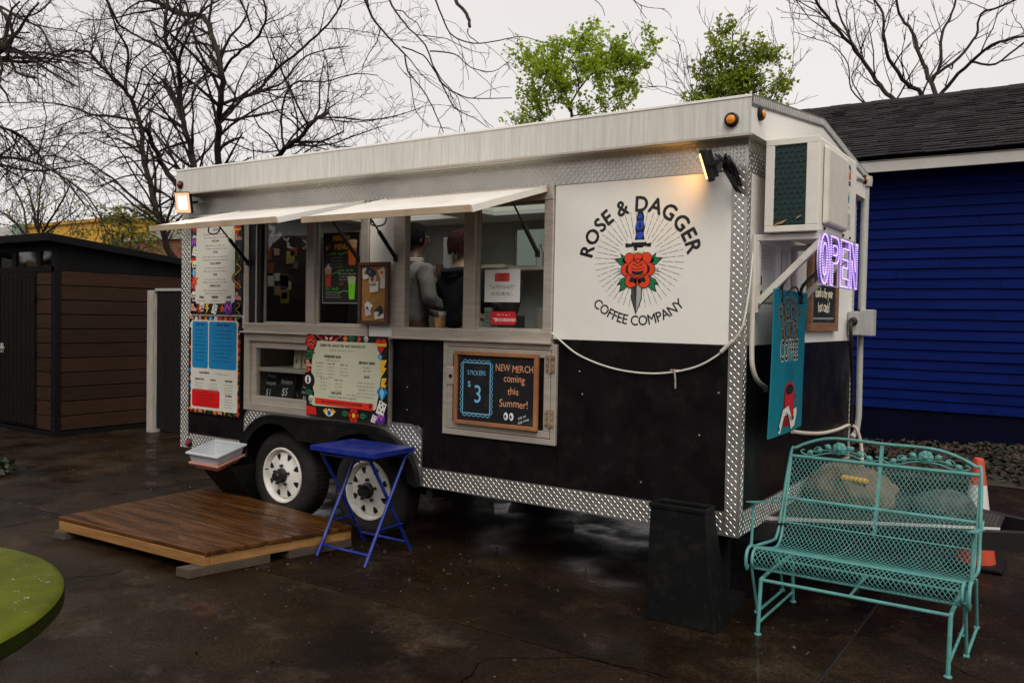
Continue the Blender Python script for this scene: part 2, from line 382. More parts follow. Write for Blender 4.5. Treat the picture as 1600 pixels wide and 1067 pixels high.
# hairline cracks wandering over the slabs
ck = MB()
for (x, y, a_, n_) in ((-1.9, -2.6, .4, 26), (-.6, -1.6, 2.5, 22), (-5.6, -.2, .2, 24), (1.4, -.9, 2.2, 20), (-3.4, -2.3, 1.0, 16)):
    for k in range(n_):
        a_ += rnd.uniform(-.5, .5); ln = rnd.uniform(.04, .09); w_ = rnd.uniform(.0015, .004); x1, y1 = x + ln * math.cos(a_), y + ln * math.sin(a_); nx_, ny_ = -math.sin(a_) * w_, math.cos(a_) * w_
        ck.add([(x - nx_, y - ny_, .0012), (x1 - nx_, y1 - ny_, .0012), (x1 + nx_, y1 + ny_, .0012), (x + nx_, y + ny_, .0012)], [(0, 1, 2, 3)]); x, y = x1, y1
ck.build('crack', mat('crack_dark', (.003, .002, .0015), rough=1.0, spec=0), pave, kind='stuff', fixn=False)
# planting bed along the blue house: soil heaped against the wall
bed = MB(); nx, ny = 60, 10
for i in range(nx + 1):
    for j in range(ny + 1):
        x = -3.6 + 9.6 * i / nx; t = j / ny; y = 5.2 + 1.85 * t
        bed.v.append((x, y + rnd.uniform(-.03, .03), 0.004 + 0.13 * math.sin(min(1, t * 1.5) * 1.57) * (.8 + .3 * math.sin(x * 2.1)) + (rnd.uniform(-.02, .02) if 0 < j else 0)))
for i in range(nx):
    for j in range(ny):
        a = i * (ny + 1) + j; bed.f.append((a, a + ny + 1, a + ny + 2, a + 1)); bed.mi.append(0)
tag(bed.build('planting_bed', M_SOIL, smooth=True), kind='structure')
M_LEAF = [mat('dead_leaf_brown', (0.030, 0.015, 0.008), rough=0.8), mat('dead_leaf_tan', (0.052, 0.028, 0.013), rough=0.8), mat('ivy_green', (0.016, 0.03, 0.010), rough=0.6), mat('dead_leaf_dark', (0.03, 0.018, 0.012), rough=0.8)]
def leafbits(n, fn, smin, smax, mats, wts, name):
    mb = MB()
    for k in range(n):
        x, y, z = fn(); s = rnd.uniform(smin, smax); a = rnd.uniform(0, 6.28); t1, t2 = rnd.uniform(-.7, .7), rnd.uniform(-.7, .7)
        u = Vector((math.cos(a), math.sin(a), t1)) * s; v = Vector((-math.sin(a), math.cos(a), t2)) * s * .55; p = Vector((x, y, z))
        mb.m = rnd.choices(range(len(mats)), wts)[0]
        mb.add([p - u, p + v * .9 - u * .1, p + u, p - v * .9 - u * .1], [(0, 1, 2, 3)])
    return tag(mb.build(name, mats, fixn=False), kind='stuff')
def _bedpt():
    x = rnd.uniform(-3.5, 5.9); t = rnd.random() ** .8; return (x, 5.25 + 1.75 * t, 0.03 + 0.13 * math.sin(min(1, t * 1.5) * 1.57) * (.8 + .3 * math.sin(x * 2.1)) + rnd.uniform(0, .04))
leafbits(7000, _bedpt, .022, .06, M_LEAF, (4, 2, 3, 4), 'leaf_litter')
def _gpt():
    if rnd.random() < .45: return (rnd.gauss(-2.2, .6), rnd.gauss(-.25, .35), .006)
    return (rnd.uniform(-9, 2.5), rnd.uniform(-3, 1.2), .006)
leafbits(260, _gpt, .006, .018, [M_LEAF[0], M_LEAF[1], M_LEAF[3], mat('pale_petal', (0.4, 0.36, 0.3), rough=.7)], (8, 4, 8, .25), 'fallen_leaf_scatter')

# small stones and grit on the concrete
pb = MB()
for k in range(1500):
    x, y = rnd.uniform(-9, 3), rnd.uniform(-4, 4); s_ = rnd.uniform(.0025, .008) * (1 if rnd.random() < .95 else 1.8); a_ = rnd.uniform(0, 6.28)
    pt = [(x + s_ * math.cos(a_ + q * 1.257) * rnd.uniform(.7, 1.1), y + s_ * math.sin(a_ + q * 1.257) * rnd.uniform(.7, 1.1), .0005) for q in range(5)]; pb.add(pt + [(x, y, s_ * .9)], [(q, (q + 1) % 5, 5) for q in range(5)])
tag(pb.build('grit', mat('grit_stone', (.05, .040, .030), rough=.8, var=.5, scale=9), fixn=False), kind='stuff')

# ================================================================== BEHIND THE CAMERA
# unseen uneven tree belt, added to darken reflections in window panes and wet ground
M_FAR = mat('added_trees_dark', (.022, .024, .014), rough=.95, var=.5, scale=1.2, spec=.1)
tb = MB(); r_ = random.Random(12); cols_ = 90; prev = None
for i in range(cols_ + 1):
    ang = math.radians(-200 + 190 * i / cols_); R = 17 + 1.6 * math.sin(i * .9) + r_.uniform(-.8, .8); x, y = -1 + R * 1.25 * math.cos(ang), -4 + R * math.sin(ang); h = 3.9 + 1.1 * math.sin(i * .37) + r_.uniform(-.8, .8)
    tb.v += [(x, y, -.1), (x, y, h * .55), (x + r_.uniform(-.4, .4), y + .8, h)]
    if i:
        o_ = (i - 1) * 3
        for q in (0, 1): tb.f.append((o_ + q, o_ + 3 + q, o_ + 4 + q, o_ + 1 + q)); tb.mi.append(0)
for k in range(5200):
    ang = math.radians(r_.uniform(-200, -10)); R = 15.6 + r_.uniform(-1, 1.2); x, y = -1 + R * 1.25 * math.cos(ang), -4 + R * math.sin(ang); z = r_.uniform(.2, 5.2); s_ = r_.uniform(.12, .34); a_ = r_.uniform(0, 6.28)
    u_ = Vector((math.cos(a_) * s_, math.sin(a_) * s_, r_.uniform(-.2, .2))); v_ = Vector((0, r_.uniform(-.2, .2), s_ * .8)); p_ = Vector((x, y, z)); tb.add([p_ - u_, p_ - v_, p_ + u_, p_ + v_], [(0, 1, 2, 3)])
tag(tb.build('added_tree_belt', M_FAR, fixn=False), kind='stuff')

# ================================================================== BLUE HOUSE
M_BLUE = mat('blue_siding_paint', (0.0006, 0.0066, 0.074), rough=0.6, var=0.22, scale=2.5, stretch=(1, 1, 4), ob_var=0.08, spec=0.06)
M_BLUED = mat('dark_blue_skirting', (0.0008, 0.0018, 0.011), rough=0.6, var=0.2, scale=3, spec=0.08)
M_TRIM = mat('white_house_trim', (0.42, 0.395, 0.36), rough=0.6, var=0.1, scale=3, dirt=((0.2, 0.18, 0.15), 0.35, 2.5))
HX0, HX1, HY = -3.3, 6.4, 7.0
house = thing('house', 'low house with deep blue lap siding and a dark shingle roof behind the food trailer', 'house', (HX0, HY, 0))
MB().box(HX0 + .02, HX1 - .02, HY + .03, HY + 6, 0.0, 3.46).build('wall', M_BLUED, house)
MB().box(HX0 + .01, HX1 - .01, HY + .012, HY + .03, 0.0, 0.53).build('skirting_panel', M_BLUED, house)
EXP = 0.122
for k in range(24):
    z = 0.53 + k * EXP; z1 = min(z + EXP, 3.46)
    # each board tilts out at its lower edge, so the next one up laps over it
    xj = [HX0, rnd.uniform(-.6, 2.2), rnd.uniform(3.2, 5.2), HX1]
    for xa, xb in zip(xj[:-1], xj[1:]):
        d0, d1 = rnd.uniform(-.003, .003), rnd.uniform(-.003, .003); xa += .0015; xb -= .0015
        MB().hexa([(xa, HY - .018 + d0, z + d0), (xb, HY - .018 + d1, z + d1), (xb, HY + .03, z), (xa, HY + .03, z)], [(xa, HY + .004, z1), (xb, HY + .004, z1), (xb, HY + .03, z1), (xa, HY + .03, z1)]).build('siding_board', M_BLUE, house)
MB().box(HX0 - .3, HX1 + .3, HY - .36, HY - .335, 3.37, 3.51).build('fascia_board', M_TRIM, house, bev=.004)
MB().box(HX0 - .3, HX1 + .3, HY - .335, HY - .02, 3.465, 3.485).build('soffit', M_TRIM, house)
# roof: deck, then shingle tabs in lapped courses
RY0, RZ0, RY1, RZ1 = HY - .40, 3.55, HY + 3.0, 5.02
pit = math.atan2(RZ1 - RZ0, RY1 - RY0); sl = math.hypot(RY1 - RY0, RZ1 - RZ0)
roof = MB(); roof.prism([(RY0 + .03, RZ0 - .05), (RY1, RZ1 - .03), (2 * RY1 - RY0, RZ0 - .05)], HX0 - .32, HX1 + .32, 'yz'); roof_o = roof.build('roof', mat('roof_felt', (0.012, 0.012, 0.013), rough=0.9), house)
M_SH = [mat('shingle_charcoal_%d' % i, c, rough=0.95, var=0.3, scale=30, spec=0.15) for i, c in enumerate([(0.020, 0.0185, 0.019), (0.026, 0.024, 0.0245), (0.015, 0.0142, 0.015), (0.031, 0.029, 0.029)])]
sh = MB(); nc = int(sl / .128)
for c in range(nc):
    s0 = c * .128; x = HX0 - .34 - rnd.uniform(0, .2)
    while x < HX1 + .3:
        wd = rnd.choice((.16, .2, .26, .3)); x1 = min(x + wd - .004, HX1 + .34); lift = rnd.uniform(.012, .024); a = s0 - rnd.uniform(0, .008); b = s0 + .15
        def P(xx, ss, h): return (xx, RY0 + ss * math.cos(pit) - h * math.sin(pit), RZ0 + ss * math.sin(pit) + h * math.cos(pit))
        sh.m = rnd.choices(range(4), (5, 3, 4, 2))[0]
        sh.hexa([P(x, a, lift - .012), P(x1, a, lift - .012), P(x1, b, -.01), P(x, b, -.01)], [P(x, a, lift), P(x1, a, lift + rnd.uniform(-.003, .003)), P(x1, b, .002), P(x, b, .002)])
        x += wd
sh.build('shingle', M_SH, house, kind='stuff', fixn=False)
rc = MB()
for k in range(34):
    x = HX0 - .32 + k * .31; rc.prism([(RY1 - .14, RZ1 - .05), (RY1, RZ1 + .022 + .006 * (k % 2)), (RY1 + .14, RZ1 - .05), (RY1, RZ1 - .01)], x, x + .305, 'yz')
rc.build('ridge_cap', M_SH[0], house)
MB().prism([(HY + .02, 3.46), (RY1, RZ1 - .1), (2 * RY1 - HY - .02, 3.46)], HX0 + .02, HX0 + .05, 'yz').build('gable', M_BLUED, house)

# ================================================================== SHED, GATE, POST
M_SHP = mat('brown_composite_plank', (0.030, 0.0145, 0.008), rough=0.62, var=0.3, scale=3, stretch=(1.2, 1.2, 14), bump=0.15, bscale=20, ob_var=0.22, spec=0.15)
M_SHD = mat('charcoal_shed_frame', (0.0055, 0.005, 0.005), rough=0.6, var=0.25, scale=4, spec=0.12)
M_SHDOOR = mat('dark_brown_door', (0.0075, 0.0052, 0.0042), rough=0.65, var=0.25, scale=3, stretch=(6, 1, 1), spec=0.1)
SX, SY = -8.92, 1.20
shed = thing('garden_shed', 'dark brown plank shed with a charcoal lean-to roof and high windows at the left', 'shed', (SX, SY, 0))
MB().box(SX - 2.55, SX - .04, SY + .04, SY + 2.3, 0.03, 2.02).build('wall', M_SHD, shed)
MB().box(SX - 2.6, SX + .02, SY - .02, SY + 2.35, 0.0, 0.05).build('base', M_SHD, shed)
PH = (2.02 - .06) / 11
for k in range(11):
    z = .06 + k * PH
    MB().box(SX - .045, SX - .004, SY + .075, SY + 2.24, z + .004, z + PH - .006).build('plank', M_SHP, shed, bev=.006)
    MB().box(SX - .42, SX - .075, SY - .002, SY + .045, z + .004, z + PH - .006).build('plank', M_SHP, shed, bev=.006)
MB().box(SX - .075, SX + .006, SY - .012, SY + .075, .03, 2.10).build('corner_post', M_SHD, shed, bev=.006)
MB().box(SX - .075, SX + .006, SY + 2.24, SY + 2.31, .03, 2.04).build('corner_post', M_SHD, shed, bev=.006)
for k, dx in enumerate((-.43, -1.30)):
    d = MB(); d.box(SX + dx - .86, SX + dx, SY - .01, SY + .035, .07, 2.0)
    for q in range(8): d.box(SX + dx - .84 + q * .105, SX + dx - .84 + q * .105 + .09, SY - .026, SY - .01, .10, 1.97)
    do = d.build('door', M_SHDOOR, shed, bev=.004)
    for hz_ in (.35, 1.0, 1.7): MB().box(SX + dx - .02 if k == 0 else SX + dx - .85, SX + dx + .02 if k == 0 else SX + dx - .81, SY - .034, SY - .026, hz_ - .05, hz_ + .05).build('hinge', M_SHD, do)
    if k == 0:
        h = MB(); h.box(SX - 1.24, SX - 1.20, SY - .045, SY - .022, .98, 1.10); h.tube([(SX - 1.22, SY - .05, 1.04), (SX - 1.22, SY - .07, 1.04), (SX - 1.10, SY - .07, 1.045)], .011, 8); h.build('handle', M_GALV, do)
# clerestory band with panes
MB().box(SX - 2.6, SX + .01, SY - .012, SY + .03, 2.0, 2.075).build('window_rail', M_SHD, shed, bev=.004)
MB().box(SX - 2.6, SX + .01, SY - .012, SY + .03, 2.26, 2.335).build('window_rail', M_SHD, shed, bev=.004)
for x in (-2.6, -2.02, -1.40, -.95, -.36, -.02):
    MB().box(SX + x - .05, SX + x + .03, SY - .010, SY + .028, 2.075, 2.26).build('window_post', M_SHD, shed)
for x0, x1 in ((-2.57, -2.07), (-1.99, -1.45), (-1.37, -1.0), (-.92, -.41), (-.33, -.07)):
    MB().box(SX + x0, SX + x1, SY + .008, SY + .014, 2.075, 2.26).build('window_pane', glass('shed_pane', (0.25, 0.25, 0.25), 0.05, .05), shed)
MB().prism([(SY - .0, 2.02), (SY + .0, 2.36), (SY + 2.3, 2.10), (SY + 2.3, 2.02)], SX - .05, SX - .012, 'yz').build('gable_panel', M_SHD, shed)
MB().prism([(SY - .16, 2.36), (SY - .16, 2.46), (SY + 2.5, 2.185), (SY + 2.5, 2.10)], SX - 2.75, SX + .12, 'yz').build('roof', M_SHD, shed, bev=.008)
gate = thing('fence_gate', 'plain black board gate between the shed and the food trailer', 'gate', (-7.0, 2.2, 0))
for k in range(13):
    MB().box(-8.33 + k * .17, -8.33 + k * .17 + .164, 2.18, 2.205, .06, 1.80).build('board', mat('black_fence_board', (0.0075, 0.007, 0.0068), rough=0.7, var=0.3, scale=4, stretch=(4, 1, 1), ob_var=.15, spec=.2), gate)
MB().box(-8.34, -6.1, 2.205, 2.245, .3, .4).build('rail', M_SHD, gate); MB().box(-8.34, -6.1, 2.205, 2.245, 1.5, 1.6).build('rail', M_SHD, gate); MB().box(-8.36, -6.1, 2.165, 2.26, 1.80, 1.835).build('cap_rail', M_GALV, gate, bev=.004)
post = MB().box(-8.485, -8.365, 2.14, 2.26, 0, 1.81).build('fence_post', mat('weathered_white_post', (0.36, 0.31, 0.27), rough=0.8, var=0.25, scale=5, stretch=(6, 6, .6)), bev=.006)
tag(post, 'weathered off-white square post between the shed and the black gate', 'post')

# ================================================================== FAR BUILDINGS
M_BRICK = D.materials.new('red_brick_far'); M_BRICK.use_nodes = True
_n = M_BRICK.node_tree.nodes; _l = M_BRICK.node_tree.links; _b = _n['Principled BSDF']; _b.inputs['Roughness'].default_value = .85
_t = _n.new('ShaderNodeTexCoord'); _mp = _n.new('ShaderNodeMapping'); _mp.inputs['Rotation'].default_value = (math.radians(90), 0, 0); _br = _n.new('ShaderNodeTexBrick'); _br.inputs['Scale'].default_value = 2.2
_br.inputs['Color1'].default_value = (0.23, 0.055, 0.028, 1); _br.inputs['Color2'].default_value = (0.16, 0.038, 0.022, 1); _br.inputs['Mortar'].default_value = (0.12, 0.08, 0.06, 1); _br.inputs['Mortar Size'].default_value = .02
_l.new(_t.outputs['Object'], _mp.inputs[0]); _l.new(_mp.outputs[0], _br.inputs[0]); _l.new(_br.outputs[0], _b.inputs['Base Color'])
M_YEL = mat('yellow_painted_wall', (0.50, 0.26, 0.02), rough=0.7, var=0.2, scale=.6, stretch=(1, 1, .4))
yb = thing('yellow_building', 'mustard yellow flat-roofed building beyond the shed', 'building', (-34, 16, 0))
MB().box(-39.5, -31.7, 16, 26, 0, 5.28).build('wall', M_YEL, yb); MB().box(-39.6, -31.6, 15.9, 26, 5.28, 5.42).build('parapet', mat('yellow_parapet', (0.42, 0.22, 0.03), rough=.7, var=.2), yb)
bb = thing('brick_building', 'low red brick building between the yellow building and the food trailer', 'building', (-28, 15.6, 0))
MB().box(-31.6, -20, 15.6, 24, 0, 4.3).build('wall', M_BRICK, bb); MB().box(-31.7, -19.9, 15.5, 24, 4.3, 4.42).build('coping', mat('stone_coping', (0.34, 0.31, 0.27), rough=.8, var=.2), bb)
MB().box(-31.4, -25, 17, 20, 4.42, 5.0).build('roof_unit', mat('roof_unit_grey', (0.25, 0.24, 0.2), rough=.7, var=.2), bb)
wb = thing('pale_building', 'pale flat-topped building with a green corner at the far left edge', 'building', (-46, 16, 0))
MB().box(-52, -40.6, 16, 24, 0, 5.42).build('wall', mat('pale_render', (0.42, 0.40, 0.37), rough=.8, var=.1, scale=.6), wb); MB().box(-40.6, -39.9, 15.9, 24, 0, 5.5).build('corner_trim', mat('sage_trim', (0.16, 0.22, 0.17), rough=.7, var=.15), wb)

# ================================================================== FOOD TRAILER
L, W = 4.692, 2.47
tr = thing('food_trailer', 'white and black food trailer with diamond plate trim and open serving windows', 'food trailer', (-2.3, 1.2, 0))
ZB, ZS, ZM, ZP, ZF, ZT = 0.44, 0.567, 1.43, 2.325, 2.487, 2.672
# --- shell
fdm = MB(); fdm.box(-L + .01, -.01, .34, W - .02, .46, .545); fdm.box(-L + .01, -3.99, .03, .34, .46, .545); fdm.box(-2.04, -.01, .03, .34, .46, .545); fdm.build('floor_deck', M_DARK, tr)
# the far long side: a frosted window and an open door, added to let daylight in
RW = [(-L, -3.05, ZB, ZF), (-3.05, -1.15, ZB, 2.04), (-3.05, -1.15, 2.38, ZF), (-1.15, -1.0, ZB, ZF), (-1.0, -.28, ZB, .55), (-1.0, -.28, 2.36, ZF), (-.28, 0, ZB, ZF)]
rwm = MB()
for (q0, q1, q2, q3) in RW: rwm.box(q0, q1, W - .03, W, q2, q3)
rwm.build('rear_wall', M_WHITE, tr)
MB().box(-3.05, -1.15, W - .018, W - .014, 2.04, 2.38).build('added_window_pane', glass('frosted_pane', (.42, .45, .41), .3, .0), tr)
MB().box(-1.0, -.97, W + .0, W + .70, .56, 2.35).build('added_rear_door', M_WHITE, tr)
M_INT = mat('interior_wall_grey', (0.30, 0.30, 0.295), rough=0.55, var=0.08, scale=3)
rl = MB()
for (q0, q1, q2, q3) in RW: rl.box(max(q0, -L + .05), min(q1, -.05), W - .05, W - .032, max(q2, .55), min(q3, ZF - .035)) if min(q3, ZF - .035) > max(q2, .55) + .01 else None
rl.build('interior_lining', M_INT, tr)
MB().box(-L, -L + .03, .03, W - .03, ZB, ZF).build('end_wall', M_WHITE, tr)
MB().box(-L + .032, -L + .045, .04, W - .05, .55, ZF - .02).build('interior_lining', M_INT, tr)
MB().box(-.045, -.032, .04, W - .05, .55, ZF - .02).build('interior_lining', M_INT, tr)
e = MB(); e.box(-.03, 0, .03, W - .03, ZM, ZF); e.build('end_wall', M_WHITE, tr)
MB().box(-.03, -.001, .03, W - .03, ZB, ZM - .003).build('lower_end_panel', M_BLACK, tr)
clm = MB()
for (q0, q1, q2, q3) in ((-L + .01, -.01, .0, .20), (-L + .01, -.01, 1.95, W), (-L + .01, -4.45, .20, 1.95), (-3.35, -2.95, .20, 1.95), (-1.75, -.01, .20, 1.95)): clm.box(q0, q1, q2, q3, ZF - .03, ZF - .002)
clm.build('ceiling', mat('ceiling_white', (.6, .6, .58), rough=.6), tr)
# --- front skin
def skin(name, rects, m, y0=0.0, y1=.03, bev=0):
    for (x0, x1, z0, z1) in rects: MB().box(x0, x1, y0, y1, z0, z1).build(name, m, tr, bev=bev)
skin('upper_panel', [(-4.584, -3.892, ZM, ZP), (-2.603, -2.382, 1.395, ZP), (-1.136, -.075, ZM, ZP)], M_WHITE, bev=.002)
skin('lower_panel', [(-4.584, -3.892, ZS, ZM - .003), (-2.382, -2.117, .84, 1.393), (-2.113, -1.942, ZS, 1.394), (-1.938, -1.099, ZS, .803), (-1.095, -.075, ZS, ZM - .003), (-3.892, -2.382, .79, .809)], M_BLACK, bev=.002)
# --- diamond plate
LP = .0198
def lug_field(mb, P, u0, u1, v0, v1, keep=None):
    """raised lugs on a checkerboard of two slants; P(u, v, h) -> world"""
    nu, nv = int((u1 - u0) / LP), int((v1 - v0) / LP)
    ou, ov = u0 + ((u1 - u0) - (nu - 1) * LP) / 2, v0 + ((v1 - v0) - (nv - 1) * LP) / 2
    for i in range(nu):
        for j in range(nv):
            u, v = ou + i * LP, ov + j * LP
            if keep and not keep(u, v): continue
            a = math.radians(45 if (i + j) % 2 else -45); c, s = math.cos(a), math.sin(a); hl, hw = .0125, .0027
            pt = lambda x, y, h: P(u + x * c - y * s, v + x * s + y * c, h)
            mb.add([pt(-hl, 0, 0), pt(0, -hw, 0), pt(hl, 0, 0), pt(0, hw, 0), pt(-hl * .5, 0, .0019), pt(hl * .5, 0, .0019)], [(0, 1, 5, 4), (1, 2, 5), (2, 3, 5), (3, 0, 4), (3, 4, 5)])
FRONT = lambda u, v, h: (u, -.0032 - h, v)
SIDE = lambda u, v, h: (.0032 + h, u, v)
def plate(name, P, u0, u1, v0, v1, t=.0032):
    mb = MB(); a, b = P(u0, v0, 0), P(u1, v1, 0)
    if P is FRONT: mb.box(u0, u1, -t, .03, v0, v1)
    else: mb.box(-.03, t, u0, u1, v0, v1)
    o = mb.build(name, M_DIA, tr); lg = MB(); lug_field(lg, P, u0, u1, v0, v1); lg.build('raised_lug', M_LUG, o, kind='stuff', fixn=False)
    return o
plate('diamond_strip', FRONT, -4.584, -.075, ZP + .002, ZF)
plate('corner_strip', FRONT, -L, -4.586, ZB, ZF); plate('corner_strip', FRONT, -.073, 0, ZB, ZF)
plate('skirt_strip', FRONT, -4.584, -3.90, ZB, ZS - .002); plate('skirt_strip', FRONT, -2.11, -.075, ZB, ZS - .002)
plate('corner_strip', SIDE, .004, .062, ZB, ZF); plate('corner_strip', SIDE, W - .06, W, ZB, ZF)
plate('skirt_strip', SIDE, .064, W - .062, ZB, ZS); plate('diamond_strip', SIDE, .064, W - .062, ZP, ZF)
MB().box(-.004, .0065, -.0045, .004, ZB, ZF).build('corner_edge', M_LUG, tr)
# --- roof cap
FY = -.12
rp = [(FY + .004, ZF), (FY + .004, ZT), (W / 2, ZT + .155), (W + .12, ZT), (W + .12, ZF)]
ADDED_SKYLIGHTS = ((-4.45, -3.35), (-2.95, -1.75))      # two clear roof openings, added to bring daylight inside
rx = [-4.59, ADDED_SKYLIGHTS[0][0], ADDED_SKYLIGHTS[0][1], ADDED_SKYLIGHTS[1][0], ADDED_SKYLIGHTS[1][1], .05]; rfm = MB(); VY0, VY1 = .20, 1.95
zr = lambda y: ZT + .155 * (1 - abs(y - W / 2) / (W / 2 + .12))
for k in range(5):
    if k % 2 == 0: rfm.prism(rp, rx[k], rx[k + 1], 'yz')
    else: rfm.prism([(FY + .004, ZF), (FY + .004, ZT), (VY0, zr(VY0)), (VY0, ZF)], rx[k], rx[k + 1], 'yz'); rfm.prism([(VY1, ZF), (VY1, zr(VY1)), (W + .12, ZT), (W + .12, ZF)], rx[k], rx[k + 1], 'yz')
rfm.build('roof', M_WHITE, tr)
for (v0, v1) in ADDED_SKYLIGHTS: MB().box(v0 + .002, v1 - .002, VY0 + .002, VY1 - .002, 2.600, 2.606).build('added_skylight', glass('added_skylight_pane', (.85, .86, .84), .1, .0), tr)
MB().box(-4.60, .055, FY, FY + .0038, ZF - .002, ZT - .006).build('fascia', M_FASCIA, tr, bev=.002)
MB().box(-4.60, .056, FY - .004, FY + .0, ZT - .010, ZT + .004).build('fascia_edge', M_WHITE, tr, bev=.003)
MB().box(-4.60, .056, FY - .003, FY + .02, ZF - .012, ZF - .003).build('fascia_edge', M_ALU, tr)
MB().prism(rp, .051, .055, 'yz').build('gable_panel', M_WHITE, tr)
ge = MB(); lg = MB()
for (p, q) in (((FY, ZT), (W / 2, ZT + .155)), ((W / 2, ZT + .155), (W + .12, ZT))):
    ge.hexa([(.055, p[0], p[1] - .055), (.060, p[0], p[1] - .055), (.060, q[0], q[1] - .055), (.055, q[0], q[1] - .055)], [(.055, p[0], p[1] + .004), (.060, p[0], p[1] + .004), (.060, q[0], q[1] + .004), (.055, q[0], q[1] + .004)])
    n = int(math.hypot(q[0] - p[0], q[1] - p[1]) / .03)
    for k in range(n):
        t = (k + .5) / n; y = p[0] + (q[0] - p[0]) * t; z = p[1] + (q[1] - p[1]) * t
        lg.bar((.062, y - .006, z - .045), (.062, y + .006, z - .008), .008, .004, up=(1, 0, 0))
g_ = ge.build('gable_trim', mat('weathered_plate', (.13, .125, .12), rough=.5, metal=.4, var=.3, scale=12), tr); lg.build('raised_lug', M_GALV, g_, kind='stuff')
def marker(face, a, z, r, colr, name='marker_light'):
    mb = MB(); mb.lathe([(r, .0), (r, .016), (r * .78, .024), (r * .70, .018)], axis='y' if face == 'f' else 'x', n=20)
    l_ = MB(); l_.lathe([(r * .72, .014), (r * .6, .026), (r * .3, .031), (.0001, .032)], axis='y' if face == 'f' else 'x', n=20, cap=False)
    def put(m):
        if face == 'f': m.v = [(a + x, FYM - y, z + zz) for x, y, zz in m.v]
        else: m.v = [(XM + x, a + y, z + zz) for x, y, zz in m.v]
    put(mb); put(l_)
    o = mb.build(name, M_DARK, tr, smooth=True); l_.build('lens', colr, o, smooth=True)
AMB = mat('amber_lens', (0.75, 0.24, 0.015), rough=0.25, coat=.5); REDL = mat('red_lens', (0.30, 0.012, 0.02), rough=0.25, coat=.5)
FYM = FY; XM = .055
marker('f', -.043, 2.557, .036, AMB); marker('f', -4.537, 2.554, .03, REDL); marker('s', .0, 2.60, .034, AMB); marker('s', 2.42, 2.62, .034, AMB)
FYM = -.003; marker('f', -4.562, .487, .032, REDL)

# --- serving windows
def frame(name, x0, x1, z0, z1, t, y0, y1, m, par=None, bev=.003):
    """four mitred-looking members, each butting the next"""
    par = par or tr
    mb = MB(); mb.box(x0, x1, y0, y1, z0, z0 + t); mb.box(x0, x1, y0, y1, z1 - t, z1); mb.box(x0, x0 + t, y0, y1, z0 + t, z1 - t); mb.box(x1 - t, x1, y0, y1, z0 + t, z1 - t)
    return mb.build(name, m, par, bev=bev)
def window_unit(x0, x1, parts, mull, open_k=None):
    wf = MB(); wf.box(x0, x1, -.022, .09, 1.405, 1.475); wf.box(x0, x1, -.018, .09, 2.245, ZP); wf.box(x0, parts[0][0] if open_k is not None else x0 + .045, -.014, .042, 1.475, 2.245); wf.box(parts[-1][1], x1, -.014, .042, 1.475, 2.245)
    for a, b in mull: wf.box(a, b, -.008, .045, 1.475, 2.245)
    o = wf.build('window_frame', M_ALU, tr, bev=.004)
    MB().box(x0 - .012, x1 + .012, -.05, .0, 1.398, 1.412).build('sill', M_ALU, o, bev=.003)
    for k, (a, b) in enumerate(parts):
        if k == open_k: continue
        s = MB(); y = .022; s.box(a, b, y, y + .02, 1.475, 1.488); s.box(a, b, y, y + .02, 2.23, 2.245); s.box(a, a + .014, y, y + .02, 1.488, 2.23); s.box(b - .014, b, y, y + .02, 1.488, 2.23)
        s.build('sash', M_ALU, o, bev=.002)
        MB().box(a + .014, b - .014, y + .008, y + .012, 1.488, 2.23).build('pane', M_GLASS, o)
    return o
w1 = window_unit(-3.888, -2.607, [(-3.712, -3.222), (-3.14, -2.68)], [(-3.222, -3.14)])
w2 = window_unit(-2.378, -1.14, [(-2.278, -1.797), (-1.708, -1.202)], [(-1.797, -1.708)], open_k=0)
MB().box(-3.842, -3.713, -.004, .06, 1.476, 2.244).build('side_jamb', M_DARK, tr)
MB().box(-3.765, -3.750, -.012, -.004, 1.476, 2.244).build('jamb_track', M_ALU, tr)
